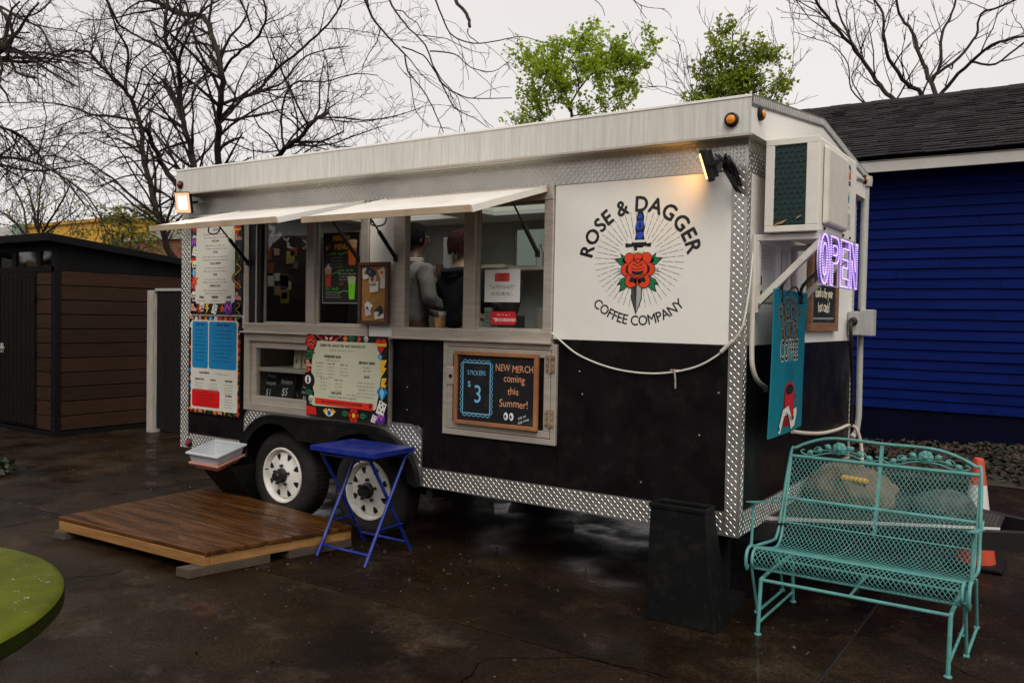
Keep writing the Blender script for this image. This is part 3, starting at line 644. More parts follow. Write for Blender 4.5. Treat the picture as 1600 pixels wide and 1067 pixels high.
def awning(x0, x1, y, z, handle_x):
    a = MB(); hz = ZP - .004
    a.hexa([(x0, -.028, hz - .024), (x1, -.028, hz - .024), (x1, y, z), (x0, y, z)], [(x0, -.022, hz), (x1, -.022, hz), (x1, y - .008, z + .026), (x0, y - .008, z + .026)])
    o = a.build('awning', mat('awning_white', (0.74, 0.70, 0.64), rough=.45, var=.08, scale=3, dirt=((.4, .33, .25), .35, 4.0)), tr, bev=.003)
    fr = MB(); fr.hexa([(x0 - .004, y - .016, z - .006), (x1 + .004, y - .016, z - .006), (x1 + .004, y - .002, z - .006), (x0 - .004, y - .002, z - .006)], [(x0 - .004, y - .022, z + .030), (x1 + .004, y - .022, z + .030), (x1 + .004, y - .010, z + .030), (x0 - .004, y - .010, z + .030)])
    fr.build('awning_edge', mat('awning_edge_tan', (0.50, 0.38, 0.26), rough=.5, var=.2, scale=6), o)
    sd = MB()
    for xx in (x0, x1): MB().bar((xx, -.03, hz - .012), (xx, y, z + .012), .006, .036).build('awning_edge', M_WHITE, o)
    hg = MB(); hg.tube([(x0, -.016, hz + .002), (x1, -.016, hz + .002)], .009, 8); hg.build('hinge', M_ALU, o)
    h = MB(); hx = handle_x; h.tube(smooth_pts([(hx - .06, y + .14, z + .030), (hx - .055, y + .13, z - .015), (hx - .02, y + .13, z - .030), (hx + .02, y + .13, z - .030), (hx + .055, y + .13, z - .015), (hx + .06, y + .14, z + .030)], 3), .005, 6); h.build('handle', M_GALV, o, smooth=True)
    for xx in (x0 + .07, x1 - .06):
        s = MB(); p = Vector((xx, -.016, 1.93)); q = Vector((xx, y * .42, z + (ZP - z) * .56)); mdl = p.lerp(q, .55)
        s.tube([p, mdl], .0135, 8); s.tube([mdl, q], .006, 8); s.box(xx - .012, xx + .012, -.03, -.012, 1.91, 1.95)
        s.build('gas_strut', M_DARK, o, smooth=True)
awning(-3.92, -2.635, -.775, 2.105, -3.42); awning(-2.425, -1.18, -.755, 2.095, -1.95)

# --- lower display window
dx0, dx1, dz0, dz1 = -3.888, -2.40, .812, 1.396
frame('display_frame', dx0, dx1, dz0, dz1, .058, -.014, .07, M_ALU)
frame('display_frame', dx0 + .06, dx1 - .06, dz0 + .06, dz1 - .06, .05, .01, .055, M_ALU)
db = MB(); db.box(dx0 + .1, dx1 - .1, .42, .435, dz0, dz1); db.box(dx0 + .06, dx0 + .075, .06, .42, dz0, dz1); db.box(dx1 - .075, dx1 - .06, .06, .42, dz0, dz1); db.box(dx0 + .06, dx1 - .06, .06, .435, dz0 + .03, dz0 + .045); db.box(dx0 + .06, dx1 - .06, .06, .09, dz1 - .03, dz1 - .015)
db.build('display_case', mat('display_lining', (0.075, 0.055, 0.042), rough=.6, var=.3), tr)
MB().box(dx0 + .11, dx1 - .11, .045, .40, 1.108, 1.138).build('display_shelf', M_ALU, tr, bev=.003)
MB().box(dx0 + .11, dx1 - .11, .030, .034, dz0 + .11, dz1 - .11).build('display_pane', M_GLASS, tr)

# --- storage hatch
hx0, hx1, hz0, hz1 = -1.938, -1.097, .806, 1.400
frame('hatch_frame', hx0, hx1, hz0, hz1, .036, -.018, .03, M_ALU)
hd = MB(); hd.box(hx0 + .038, hx1 - .038, -.006, .03, hz0 + .038, hz1 - .038); hdo = hd.build('hatch_door', M_BLACK, tr)
hf = MB(); X0, X1, Z0, Z1, t = hx0 + .04, hx1 - .04, hz0 + .04, hz1 - .04, .042
hf.box(X0, X1, -.022, -.006, Z0, Z0 + t); hf.box(X0, X1, -.022, -.006, Z1 - t, Z1); hf.box(X0, X0 + t, -.022, -.006, Z0 + t, Z1 - t); hf.box(X1 - t, X1, -.022, -.006, Z0 + t, Z1 - t)
hf.build('door_edge', M_ALU, hdo, bev=.003)
for z in (1.285, .965):
    h = MB(); h.box(-1.166, -1.106, -.026, -.018, z - .05, z + .05); h.tube([(-1.136, -.029, z - .052), (-1.136, -.029, z + .052)], .008, 8)
    for sx in (-.02, .02):
        for sz in (-.034, 0, .034): h.lathe([(.007, 0), (.006, .004), (.0001, .005)], (0, 0, 0), 'y', 8); h.v[-24:] = [(-1.136 + sx + a, -.026 - b, z + sz + c_) for a, b, c_ in h.v[-24:]]
    h.build('hinge', mat('steel_hinge_rusty', (.36, .27, .19), rough=.45, metal=.6, var=.4, scale=20), hdo)
la = MB(); la.box(-1.905, -1.835, -.030, -.018, 1.12, 1.235); lo = la.build('latch', M_ALU, hdo, bev=.006)
MB().lathe([(.014, -.001), (.014, .008), (.006, .010), (.0001, .010)], (-1.868, -.030, 1.175), 'y', 12).build('keyhole', M_DARK, lo); 

# --- fender: diamond plate surround, black tandem flare, wheel well
def arch(off, n=14):
    return arc(-3.50, ZB, .40 + off, .35 + off, 180, 90, n) + arc(-2.60, ZB, .47 + off, .35 + off, 90, 0, n)
inner = arch(0.0)
outp = []
def outer_pt(p):
    return p
N = len(inner)
o_left = [(-3.892, ZB + (ZM * 0 + .72 - ZB) * i / 6) for i in range(7)] + arc(-3.80, .72, .092, .105, 180, 90, 4)[1:]
o_right = arc(-2.215, .735, .10, .105, 90, 0, 4) + [(-2.115, .735 - (.735 - ZB) * i / 6) for i in range(1, 7)]
nt_ = N - len(o_left) - len(o_right)
top = [(-3.80 + (1.585) * (i + 1) / (nt_ + 1), .825 + .015 * (i + 1) / (nt_ + 1)) for i in range(nt_)]
outer = o_left + top + o_right
fp = MB(); fp.ring(outer, inner, -.0062, .03); fpo = fp.build('fender_plate', M_DIA, tr)
lg = MB()
def in_plate(u, v):
    e1 = ((u + 3.50) / .415) ** 2 + ((v - ZB) / .365) ** 2 if u < -3.5 else (((u + 2.6) / .485) ** 2 + ((v - ZB) / .365) ** 2 if u > -2.6 else ((v - ZB) / .365) ** 2)
    if e1 < 1.05: return False
    if u < -3.8 and v > .72 and math.hypot(u + 3.8, v - .72) > .08: return False
    if u > -2.215 and v > .735 and math.hypot(u + 2.215, v - .735) > .085: return False
    return v < .825
lug_field(lg, lambda u, v, h: (u, -.0062 - h, v), -3.885, -2.12, ZB, .835, in_plate); lg.build('raised_lug', M_LUG, fpo, kind='stuff', fixn=False)
fl_o = arch(.010); fl_i = arch(-.012)
MB().ring(fl_o, fl_i, -.052, -.002).build('fender_flare', M_BLACKPL, tr, smooth=True)
# skirt between the wheels and lip of the flare
def two_arch(n=10):
    def leg(cx, rl, rr, a0, a1): return [(cx + (rl if math.cos(math.radians(t)) < 0 else rr) * math.cos(math.radians(t)), .335 + .40 * math.sin(math.radians(t))) for t in [a0 + (a1 - a0) * i / n for i in range(n + 1)]]
    return leg(-3.523, .345, .40, 164, 48) + leg(-2.646, .40, .475, 132, 17)
ta = two_arch(14); ou = arch(-.011, 14); 
MB().ring(ou[:len(ta)], ta[:len(ou)], -.047, -.030).build('fender_skirt', M_BLACKPL, tr, smooth=True)
ww = MB(); ww.box(-3.98, -2.05, .32, .34, .30, .86); ww.box(-3.96, -2.07, .03, .34, .80, .815); ww.box(-3.98, -3.93, .03, .34, .36, .8); ww.box(-2.10, -2.05, .03, .34, .36, .8); ww.build('wheel_well', M_DARK, tr)
# --- wheels
M_HUB = mat('greasy_hub', (.012, .010, .009), rough=.4, var=.3)
def wheel(cx):
    cz = .335; y = .045
    t = MB(); t.lathe([(.205, .02), (.232, .002), (.27, -.004), (.305, .006), (.326, .03), (.335, .05), (.335, .165), (.326, .185), (.30, .20), (.21, .19)], (cx, y, cz), 'y', 48, cap=False)
    to = t.build('tyre', M_RUBBER, tr, smooth=True)
    tb = MB()
    for k in range(56):
        a = 2 * math.pi * k / 56
        for yy in (.05, .10, .145):
            aa = a + (.02 if yy == .10 else 0); r = .336
            p = Vector((cx + r * math.cos(aa), y + yy, cz + r * math.sin(aa))); q = p + Vector((0, .028, 0)); tb.bar(p, q, .012, .007, up=(math.cos(aa), 0, math.sin(aa)))
    tb.build('tread_block', M_RUBBER, to, kind='stuff')
    wl = MB(); rr = MB()
    # steel modular rim: lip, barrel, dish with eight triangular holes, centre
    rr.lathe([(.206, .028), (.210, .012), (.205, .004), (.196, .004), (.190, .016), (.184, .045), (.178, .07)], (cx, y, cz), 'y', 48, cap=False)
    n = 64; rings = [(.180, .052), (.166, .034), (.118, .028), (.088, .018), (.062, .012), (.046, .012)]
    o0 = len(rr.v)
    for (r, h) in rings:
        for k in range(n):
            a = 2 * math.pi * k / n; rr.v.append((cx + r * math.cos(a), y + h, cz + r * math.sin(a)))
    for i in range(len(rings) - 1):
        for k in range(n):
            k2 = (k + 1) % n; rr.f.append((o0 + i * n + k, o0 + i * n + k2, o0 + (i + 1) * n + k2, o0 + (i + 1) * n + k)); rr.mi.append(0)
    ro = rr.build('rim', M_RIM, tr, smooth=True)
    for k in range(8):
        a = 2 * math.pi * (k * 8 + 4) / n; c, s = math.cos(a), math.sin(a)
        tri = [(.120, -.006), (.148, -.021), (.164, -.021), (.167, 0), (.164, .021), (.148, .021), (.120, .006)]
        pts = [(cx + r * c - q * s, y + .028 + (r - .118) * .125 - .0015, cz + r * s + q * c) for r, q in tri]; MB().add(pts, [tuple(range(7))]).build('vent_hole', M_DARK, ro, fixn=False)
    hb = MB(); hb.lathe([(.056, .012), (.054, -.004), (.040, -.012), (.036, -.052), (.030, -.060), (.0001, -.060)], (cx, y, cz), 'y', 24, cap=False); hb.build('hub_cap', M_HUB, ro, smooth=True)
    nb = MB()
    for k in range(5):
        a = math.radians(90 + 72 * k); nb.lathe([(.011, .014), (.010, -.010), (.0001, -.013)], (cx + .074 * math.cos(a), y, cz + .074 * math.sin(a)), 'y', 6, cap=False)
    nb.lathe([(.006, 0.0), (.005, -.03), (.0001, -.031)], (cx - .165, y + .02, cz + .03), 'y', 8, cap=False)
    nb.build('lug_nut', M_HUB, ro)
wheel(-3.523); wheel(-2.646)
un = MB()
un.box(-4.6, -.05, .36, .46, .36, .455); un.box(-4.6, -.05, W - .2, W - .1, .36, .455)
for x in (-4.3, -1.6, -1.0, -.4): un.box(x, x + .06, .2, W - .2, .40, .455)
un.tube([(-3.523, .2, .335), (-3.523, W - .2, .335)], .035, 10); un.tube([(-2.646, .2, .335), (-2.646, W - .2, .335)], .035, 10)
un.build('chassis', M_DARK, tr)
for cx in (-3.523, -2.646): MB().lathe([(.2, 0), (.3, .0), (.335, .05), (.335, .15), (.3, .2), (.2, .2)], (cx, W - .24, .335), 'y', 32).build('tyre', M_RUBBER, tr, smooth=True)
jk = MB(); jk.box(-.17, -.11, .16, .22, .08, .38); jk.box(-.23, -.05, .10, .28, .0, .08); jk.build('stabiliser_jack', M_DARK, tr)

# --- tongue with deck plate
tg = MB()
for s in (-1, 1): tg.bar((-.05, W / 2 + s * .85, .40), (1.50, W / 2 + s * .03, .40), .06, .10)
tg.build('tongue', M_DARK, tr)
dk = MB(); dk.prism([(.0, W / 2 - .72), (1.10, W / 2 - .18), (1.10, W / 2 + .18), (.0, W / 2 + .72)], .452, .458, 'xy'); dko = dk.build('deck_plate', mat('dull_deck_plate', (.025, .021, .018), rough=.65, metal=.0, spec=.15, var=.3, scale=5), tr)
lg = MB(); lug_field(lg, lambda u, v, h: (u, v, .458 + h), .03, 1.08, W / 2 - .70, W / 2 + .70, lambda u, v: abs(v - W / 2) < .70 - .49 * u - .02); lg.build('raised_lug', mat('dull_lug', (.07, .062, .055), rough=.5, metal=.2), dko, kind='stuff', fixn=False)
MB().bar((.0, W / 2 - .722, .447), (1.10, W / 2 - .182, .447), .004, .022).build('deck_edge', mat('pale_edge', (.62, .60, .56), rough=.4), tr)
jk = MB(); jk.tube([(1.42, W / 2, .05), (1.42, W / 2, .80)], .028, 12); jk.box(1.36, 1.48, W / 2 - .05, W / 2 + .05, .0, .06); jk.tube([(1.42, W / 2, .78), (1.42, W / 2 - .14, .80), (1.42, W / 2 - .14, .88)], .010, 8); jk.build('tongue_jack', M_DARK, tr, smooth=True)
MB().lathe([(.0001, .44), (.05, .44), (.06, .40), (.06, .36)], (1.58, W / 2, 0), 'z', 12).build('coupler', M_DARK, tr)

# --- air conditioner bracket, conduit, drain pipe, cords on the end wall
M_BRK = mat('bracket_white', (0.62, 0.58, 0.52), rough=.45, var=.12, scale=8, dirt=((.3, .2, .12), .35, 14.0))
for y in (.15, .84):
    b = MB(); b.box(.003, .365, y - .019, y + .019, 1.975, 2.008); b.box(.003, .03, y - .02, y + .02, 1.60, 1.973); b.bar((.345, y, 1.972), (.028, y, 1.655), .034, .034, up=(0, 1, 0)); bo = b.build('bracket', M_BRK, tr, bev=.003)
    bb_ = MB()
    for z in (1.64, 1.67): bb_.lathe([(.009, .0), (.009, .006), (.0001, .007)], (.033, y - .008, z), 'x', 8)
    bb_.build('bolt', mat('rusty_bolt', (.28, .14, .06), rough=.6, metal=.4), bo)
pp = MB(); pp.tube(smooth_pts([(.025, .07, 2.00), (.025, .07, 1.7), (.025, .07, 1.40), (.03, .09, 1.30), (.035, .16, 1.24), (.03, .30, 1.20), (.01, .36, 1.18)], 4), .013, 8); pp.build('drain_pipe', mat('cream_pvc', (.58, .53, .44), rough=.5, var=.1), tr, smooth=True)
cd = MB(); cd.tube([(.05, W + .05, 2.60), (.05, W + .05, 1.66)], .028, 12); cd.tube([(.045, W + .05, 1.47), (.05, W + .055, .86), (.04, W + .045, .74), (.02, W - .02, .70)], .022, 12); cd.lathe([(.045, 2.58), (.05, 2.62), (.046, 2.655), (.0001, 2.66)], (.05, W + .05, 0), 'z', 14, cap=False); cd.tube([(.05, W + .05, 2.62), (.05, W - .3, 2.60)], .02, 10)
cd.build('conduit', M_GALV, tr, smooth=True)
eb = MB(); eb.box(.006, .075, W - .20, W + .0, 1.47, 1.645); eb.box(.06, .15, W - .06, W + .07, 1.465, 1.66); ebo = eb.build('junction_box', mat('grey_box', (.36, .355, .34), rough=.5, var=.1, dirt=((.15, .13, .1), .3, 10)), tr, bev=.006)
pl = MB(); pl.lathe([(.032, 0), (.03, .03), (.018, .05), (.0001, .05)], (.0, 0, 0), 'y', 12, cap=False); pl.v = [(x + .045, W - .20 - y, z + 1.57) for x, y, z in pl.v]; pl.tube(smooth_pts([(.045, W - .24, 1.565), (.047, W - .29, 1.54), (.05, W - .28, 1.42), (.04, W - .15, 1.1), (.03, W - .1, .8)], 4), .013, 8); pl.build('plug', M_DARK, ebo, smooth=True)
co = MB(); co.tube(smooth_pts([(.012, .9, .90), (.016, 1.2, .86), (.016, 1.6, .82), (.02, 2.0, .805), (.02, W - .08, .80), (.06, W + .0, .74), (.09, W + .02, .55), (.10, W - .1, .3), (.1, W - .3, .1)], 4), .012, 8); co.build('power_hose', mat('ivory_hose', (.56, .50, .40), rough=.5), tr, smooth=True)
cc = MB(); cc.tube(smooth_pts([(-1.128, -.03, 1.47), (-1.08, -.02, 1.43), (-.95, -.016, 1.345), (-.75, -.016, 1.283), (-.55, -.016, 1.262), (-.38, -.016, 1.275), (-.22, -.016, 1.32), (-.09, -.018, 1.405), (-.01, -.02, 1.50), (.012, -.012, 1.58), (.02, .03, 1.75), (.02, .07, 1.95)], 5), .0052, 6); cc.build('string_cord', mat('white_cord', (.62, .58, .52), rough=.6), tr, smooth=True)
MB().tube([(-.105, -.022, 1.395), (-.045, -.022, 1.455)], .011, 8).build('cord_connector', mat('cream_pvc', (.58, .53, .44)), tr, smooth=True)
hk = MB(); hk.tube([(-.385, -.016, 1.285), (-.36, -.024, 1.290), (-.355, -.02, 1.24), (-.355, -.016, 1.19)], .005, 6); hk.tube([(-.385, -.014, 1.287), (-.325, -.014, 1.287)], .004, 6); hk.build('wall_hook', M_ALU, tr)
sc_ = MB()
for x, z in ((-.93, 1.12), (-.22, .95), (-2.25, 1.08), (-.55, .66), (-2.25, .93), (-.12, 1.18), (-.95, 1.25)): sc_.lathe([(.006, 0), (.005, -.004), (.0001, -.005)], (x, -.0, z), 'y', 8, cap=False)
sc_.build('screw', M_LUG, tr)

# --- inside
MB().box(-4.5, -1.05, 1.75, W - .06, 1.38, 1.42).build('back_counter', M_ALU, tr)
MB().box(-4.5, -1.07, 1.80, W - .06, .55, 1.38).build('base_cabinet', mat('cabinet_grey', (.10, .10, .10), rough=.5), tr)
MB().box(-2.6, -.4, .06, .40, 1.42, 1.455).build('serving_counter', M_ALU, tr)
MB().box(-3.05, -1.2, 2.12, W - .06, 1.98, 2.01).build('wall_shelf', M_ALU, tr)
MB().box(-4.4, -2.9, 2.05, W - .06, 2.0, 2.03).build('wall_shelf', M_ALU, tr)

# ================================================================== SIGNS AND PRINT
INK = (22, 20, 20); RED = (196, 32, 22); BLU = (18, 120, 178); CREAM = (206, 200, 178); PAPER = (214, 208, 192); GRN = (24, 104, 62); YEL = (226, 176, 44); PUR = (92, 30, 130); ORG = (214, 92, 30); BLK = (16, 14, 14); WHT = (222, 218, 208); TEAL = (8, 112, 124); PNK = (206, 140, 120); GRY = (120, 116, 108)
# --- painted emblem on the white panel (paint belongs to the trailer)
a = Art()
LU, LV = -.598, 1.86
R_TXT = (30, 27, 27)
r1_ = .290; t1_ = (r1_ * math.radians(158) - text_width('ROSE & DAGGER', .118 * .92)) / 13
a.arctext('ROSE & DAGGER', LU, 1.857, r1_, 91, .118, R_TXT, 2, track=t1_, bold=.0034, sx=.95)
r2_ = .400; t2_ = (r2_ * math.radians(88) - text_width('COFFEE COMPANY', .078 * .92)) / 14
a.arctext('COFFEE COMPANY', LU, 1.922, r2_, 270, .078, R_TXT, 2, track=t2_, inside=True, bold=.0008, sx=.92)
for k in range(48):                                                     # broken rays
    t = 2 * math.pi * (k + .5) / 48; c, s = math.cos(t), math.sin(t)
    if abs(c) < .16: r0, r1 = .20, .27
    else: r0, r1 = .125 + (.02 if k % 2 else 0), .268
    if s < -.5: r1 = min(r1, .262)
    r = r0
    while r < r1:
        ln = rnd.choice((.03, .045, .06)); e = min(r + ln, r1)
        a.line([(LU + r * c, LV + .02 + r * s), (LU + e * c, LV + .02 + e * s)], .0026, (60, 56, 52), 1); r = e + .008
Z = lambda pts: [(LU + (x - 518) * .00092, 2.16 - (y - 250) * .000913) for x, y in pts]
mir = lambda pts: [(1036 - x, y) for x, y in pts]
# leaves
for lf in ([(358, 545), (420, 538), (455, 575), (440, 600), (400, 585)], [(400, 512), (440, 540), (462, 580), (430, 590), (412, 560)], [(380, 705), (405, 668), (450, 650), (470, 680), (420, 705)], [(395, 748), (405, 705), (450, 680), (470, 700), (430, 735)]):
    for q in (lf, mir(lf)):
        a.poly(Z(q), BLK, 2); cx_ = sum(x for x, y in q) / 5; cy_ = sum(y for x, y in q) / 5
        a.poly(Z([(cx_ + (x - cx_) * .80, cy_ + (y - cy_) * .76) for x, y in q]), (28, 128, 78), 3)
        a.line(Z([q[0], (cx_, cy_), q[2]]), .003, BLK, 4)
for dx in (0, 1):
    for (x0, y0, x1, y1) in ((372, 628, 410, 622), (385, 612, 412, 606), (380, 645, 410, 636)):
        q = [(x0, y0), (x1, y1)]; a.line(Z(mir(q) if dx else q), .0035, BLK, 2)
# blade
a.poly(Z([(477, 700), (548, 700), (548, 790), (510, 885), (477, 790)]), BLK, 2)
a.poly(Z([(483, 700), (512, 700), (511, 870), (483, 788)]), (70, 70, 72), 3); a.poly(Z([(514, 700), (542, 700), (542, 788), (513, 868)]), (168, 166, 162), 3); a.poly(Z([(497, 700), (506, 700), (506, 800), (500, 770)]), BLK, 4)
# grip
a.poly(Z([(527, 250), (545, 270), (552, 300), (550, 330), (558, 360), (550, 400), (560, 440), (492, 440), (500, 400), (494, 360), (502, 330), (504, 300), (510, 270)]), BLK, 3)
a.poly(Z([(527, 278), (540, 296), (538, 306), (514, 308), (514, 292)]), (32, 70, 190), 4)
a.poly(Z([(506, 322), (546, 318), (550, 352), (540, 372), (508, 374), (500, 352)]), (32, 70, 190), 4); a.poly(Z([(520, 330), (530, 330), (536, 356), (526, 372), (514, 352)]), (14, 30, 96), 5)
a.poly(Z([(506, 392), (544, 390), (546, 414), (526, 436), (504, 416)]), (32, 70, 190), 4)
# guard and collar
a.poly(Z([(432, 452), (470, 458), (478, 446), (566, 446), (574, 458), (604, 454), (598, 478), (560, 472), (546, 482), (494, 482), (480, 474), (434, 478)]), BLK, 5)
a.poly(Z([(482, 436), (560, 436), (562, 450), (480, 450)]), WHT, 6); a.poly(Z([(478, 474), (562, 474), (552, 510), (490, 510)]), WHT, 5); a.poly(Z([(488, 478), (512, 478), (510, 500), (494, 500)]), BLK, 6)
a.poly(Z([(486, 506), (556, 506), (556, 530), (486, 530)]), BLK, 4); a.poly(Z([(489, 510), (553, 510), (553, 527), (489, 527)]), (200, 170, 90), 6)
# rose: ring of petals with black edges, dark eyes, centre folds
for (x, y, r) in ((462, 545, 34), (574, 545, 34), (446, 612, 40), (590, 612, 40), (476, 682, 42), (560, 682, 42), (518, 668, 36), (518, 548, 34)):
    px_, py_ = Z([(x, y)])[0]; a.circle(px_, py_, r * .00096, BLK, 6, 16); a.circle(px_, py_, r * .00086, (222, 62, 24), 7, 16)
for (x, y, rx, ry, ro) in ((455, 612, 17, 26, 0), (581, 612, 17, 26, 0), (486, 672, 24, 15, .5), (550, 672, 24, 15, -.5)):
    px_, py_ = Z([(x, y)])[0]; a.circle(px_, py_, rx * .00092, BLK, 8, 14, ry=ry * .00092, rot=ro)
px_, py_ = Z([(518, 610)])[0]
a.circle(px_, py_, .064, BLK, 9, 22, ry=.056); a.circle(px_, py_, .059, (226, 66, 26), 10, 22, ry=.051)
a.circle(px_, py_ - .014, .036, BLK, 11, 18, ry=.020); a.circle(px_, py_ + .002, .042, (226, 66, 26), 12, 18, ry=.017); a.line(Z([(478, 600), (500, 612), (536, 612), (558, 600)]), .004, BLK, 13)
a.line(Z([(486, 580), (518, 596), (550, 580)]), .004, BLK, 13); a.line(Z([(496, 562), (518, 575), (540, 562)]), .004, BLK, 13); a.line(Z([(470, 640), (518, 660), (566, 640)]), .004, BLK, 13)
a.poly(Z([(490, 530), (500, 560), (488, 556)]), BLK, 13); a.poly(Z([(546, 530), (536, 560), (548, 556)]), BLK, 13)
a.build('painted_emblem', tr, facing='front')

FACE = {}
def board(name, label, cat, x0, x1, z0, z1, y, thick=.006, col=CREAM, group=None, side=False, m=None, bev=0):
    """flat panel standing off the wall: returns (thing, Art origin)"""
    if side: t = thing(name, label, cat, (y, (x0 + x1) / 2, z0), group=group); mb = MB().box(y - thick, y, x0, x1, z0, z1)
    else: t = thing(name, label, cat, ((x0 + x1) / 2, y, z0), group=group); mb = MB().box(x0, x1, y, y + thick, z0, z1)
    mb.build('panel', m or flat(col), t, bev=bev); FACE[t.name] = y; return t
def tattoo(a, kind, u, v, s, L=3):
    """little flash-art motifs on the menu borders"""
    if kind == 'rose':
        a.circle(u, v, s, BLK, L); 
        for k in range(5): a.circle(u + .55 * s * math.cos(k * 1.257), v + .55 * s * math.sin(k * 1.257), s * .42, RED, L + 1, 10)
        a.circle(u, v, s * .4, (140, 16, 16), L + 2, 10); a.line([(u - .5 * s, v), (u, v + .3 * s), (u + .5 * s, v)], s * .1, PNK, L + 3); a.line([(u - .4 * s, v - .4 * s), (u, v - .2 * s), (u + .4 * s, v - .4 * s)], s * .1, PNK, L + 3)
    elif kind == 'flower':
        for k in range(6): a.circle(u + .6 * s * math.cos(k * 1.047), v + .6 * s * math.sin(k * 1.047), s * .42, RED if s > .03 else ORG, L + 1, 10)
        a.circle(u, v, s * .34, YEL, L + 2, 10)
    elif kind == 'leaf':
        a.poly([(u - s, v), (u - .2 * s, v + .55 * s), (u + s, v + .1 * s), (u - .1 * s, v - .5 * s)], GRN, L + 1); a.line([(u - s, v), (u + .9 * s, v + .08 * s)], s * .1, BLK, L + 2)
    elif kind == 'eye':
        a.poly([(u - 1.5 * s, v + .3 * s), (u - .6 * s, v + .8 * s), (u - .5 * s, v - .6 * s)], YEL, L); a.poly([(u + 1.5 * s, v + .3 * s), (u + .6 * s, v + .8 * s), (u + .5 * s, v - .6 * s)], YEL, L)
        a.poly([(u - s, v - .2 * s), (u, v + .8 * s), (u + s, v - .2 * s), (u, v - .6 * s)], WHT, L + 1); a.circle(u, v, s * .45, BLU, L + 2, 12); a.circle(u, v, s * .2, BLK, L + 3, 8)
    elif kind == 'dice':
        a.poly([(u - s, v - .7 * s), (u + .3 * s, v - 1.0 * s), (u + .9 * s, v + .5 * s), (u - .3 * s, v + 1.0 * s)], WHT, L + 1)
        for (x, y) in ((-.4, -.3), (.2, -.5), (0, .1), (-.1, .6), (.45, .3)): a.circle(u + x * s, v + y * s, s * .15, BLK, L + 2, 8)
    elif kind == 'ball':
        a.circle(u, v, s, BLK, L + 1, 18); a.circle(u - .1 * s, v + .1 * s, s * .5, WHT, L + 2, 12); a.circle(u - .1 * s, v + .27 * s, s * .17, BLK, L + 3, 8); a.circle(u - .1 * s, v - .08 * s, s * .2, BLK, L + 3, 8)
    elif kind == 'bolt':
        a.poly([(u - .3 * s, v + s), (u + .5 * s, v + s), (u + .1 * s, v + .2 * s), (u + .5 * s, v + .2 * s), (u - .4 * s, v - s), (u - .1 * s, v - .1 * s), (u - .5 * s, v - .1 * s)], YEL, L + 1)
    elif kind == 'star':
        p = []
        for k in range(10): r = s if k % 2 == 0 else s * .42; t = math.pi / 2 + k * math.pi / 5; p.append((u + r * math.cos(t), v + r * math.sin(t)))
        for k in range(5): a.poly([p[2 * k - 1], p[2 * k], p[(2 * k + 1) % 10], (u, v)], RED if k % 2 else ORG, L + 1)
    elif kind == 'skull':
        a.circle(u, v + .2 * s, s * .75, PAPER, L + 1, 14); a.rect(u - .4 * s, u + .4 * s, v - .85 * s, v - .2 * s, PAPER, L + 1)
        for x in (-.3, .3): a.circle(u + x * s, v + .15 * s, s * .2, BLK, L + 2, 8)
        a.line([(u - .3 * s, v - .6 * s), (u + .3 * s, v - .6 * s)], s * .1, BLK, L + 2)
    elif kind == 'snake':
        p = [(u + .5 * s * math.sin(t * 1.3), v + s * (1 - t / 3)) for t in [i * .4 for i in range(16)]]; a.line(p, s * .34, GRN, L + 1); a.line(p, s * .10, YEL, L + 2)
    elif kind == 'heart':
        a.circle(u - .4 * s, v + .3 * s, s * .5, RED, L + 1, 10); a.circle(u + .4 * s, v + .3 * s, s * .5, RED, L + 1, 10); a.poly([(u - .85 * s, v + .15 * s), (u, v - s), (u + .85 * s, v + .15 * s)], RED, L + 1); a.rect(u - .9 * s, u + .9 * s, v - .1 * s, v + .25 * s, YEL, L + 2)
    elif kind == 'gem':
        a.poly([(u - s, v + .2 * s), (u - .5 * s, v + .8 * s), (u + .5 * s, v + .8 * s), (u + s, v + .2 * s), (u, v - s)], BLU, L + 1); a.poly([(u - .4 * s, v + .2 * s), (u, v + .8 * s), (u + .4 * s, v + .2 * s), (u, v - s)], (120, 190, 210), L + 2)
    elif kind == 'purple':
        a.circle(u, v, s, PUR, L, 10); a.line([(u - .7 * s, v - .4 * s), (u - .2 * s, v + .6 * s), (u + .2 * s, v - .3 * s), (u + .7 * s, v + .5 * s)], s * .18, (190, 110, 190), L + 2); a.circle(u + .1 * s, v, s * .25, BLK, L + 1, 8)
    elif kind == 'moth':
        a.poly([(u, v), (u - 1.4 * s, v + .8 * s), (u - 1.1 * s, v - .5 * s)], RED, L + 1); a.poly([(u, v), (u + 1.4 * s, v + .8 * s), (u + 1.1 * s, v - .5 * s)], RED, L + 1); a.poly([(u, v), (u - 1.0 * s, v + .35 * s), (u - .8 * s, v - .2 * s)], WHT, L + 2); a.poly([(u, v), (u + 1.0 * s, v + .35 * s), (u + .8 * s, v - .2 * s)], WHT, L + 2)
        a.circle(u, v, s * .2, BLK, L + 3, 8, ry=s * .6)
    elif kind == 'shoe':
        a.poly([(u - s, v - .6 * s), (u + s, v - .7 * s), (u + s, v - .2 * s), (u + .2 * s, v + .2 * s), (u - .1 * s, v + .9 * s), (u - .8 * s, v + .9 * s)], PNK, L + 1); a.line([(u - .6 * s, v + .2 * s), (u + .1 * s, v)], s * .14, BLK, L + 2)
ALLK = ['flower', 'leaf', 'dice', 'bolt', 'star', 'skull', 'snake', 'heart', 'gem', 'shoe', 'ball', 'rose']
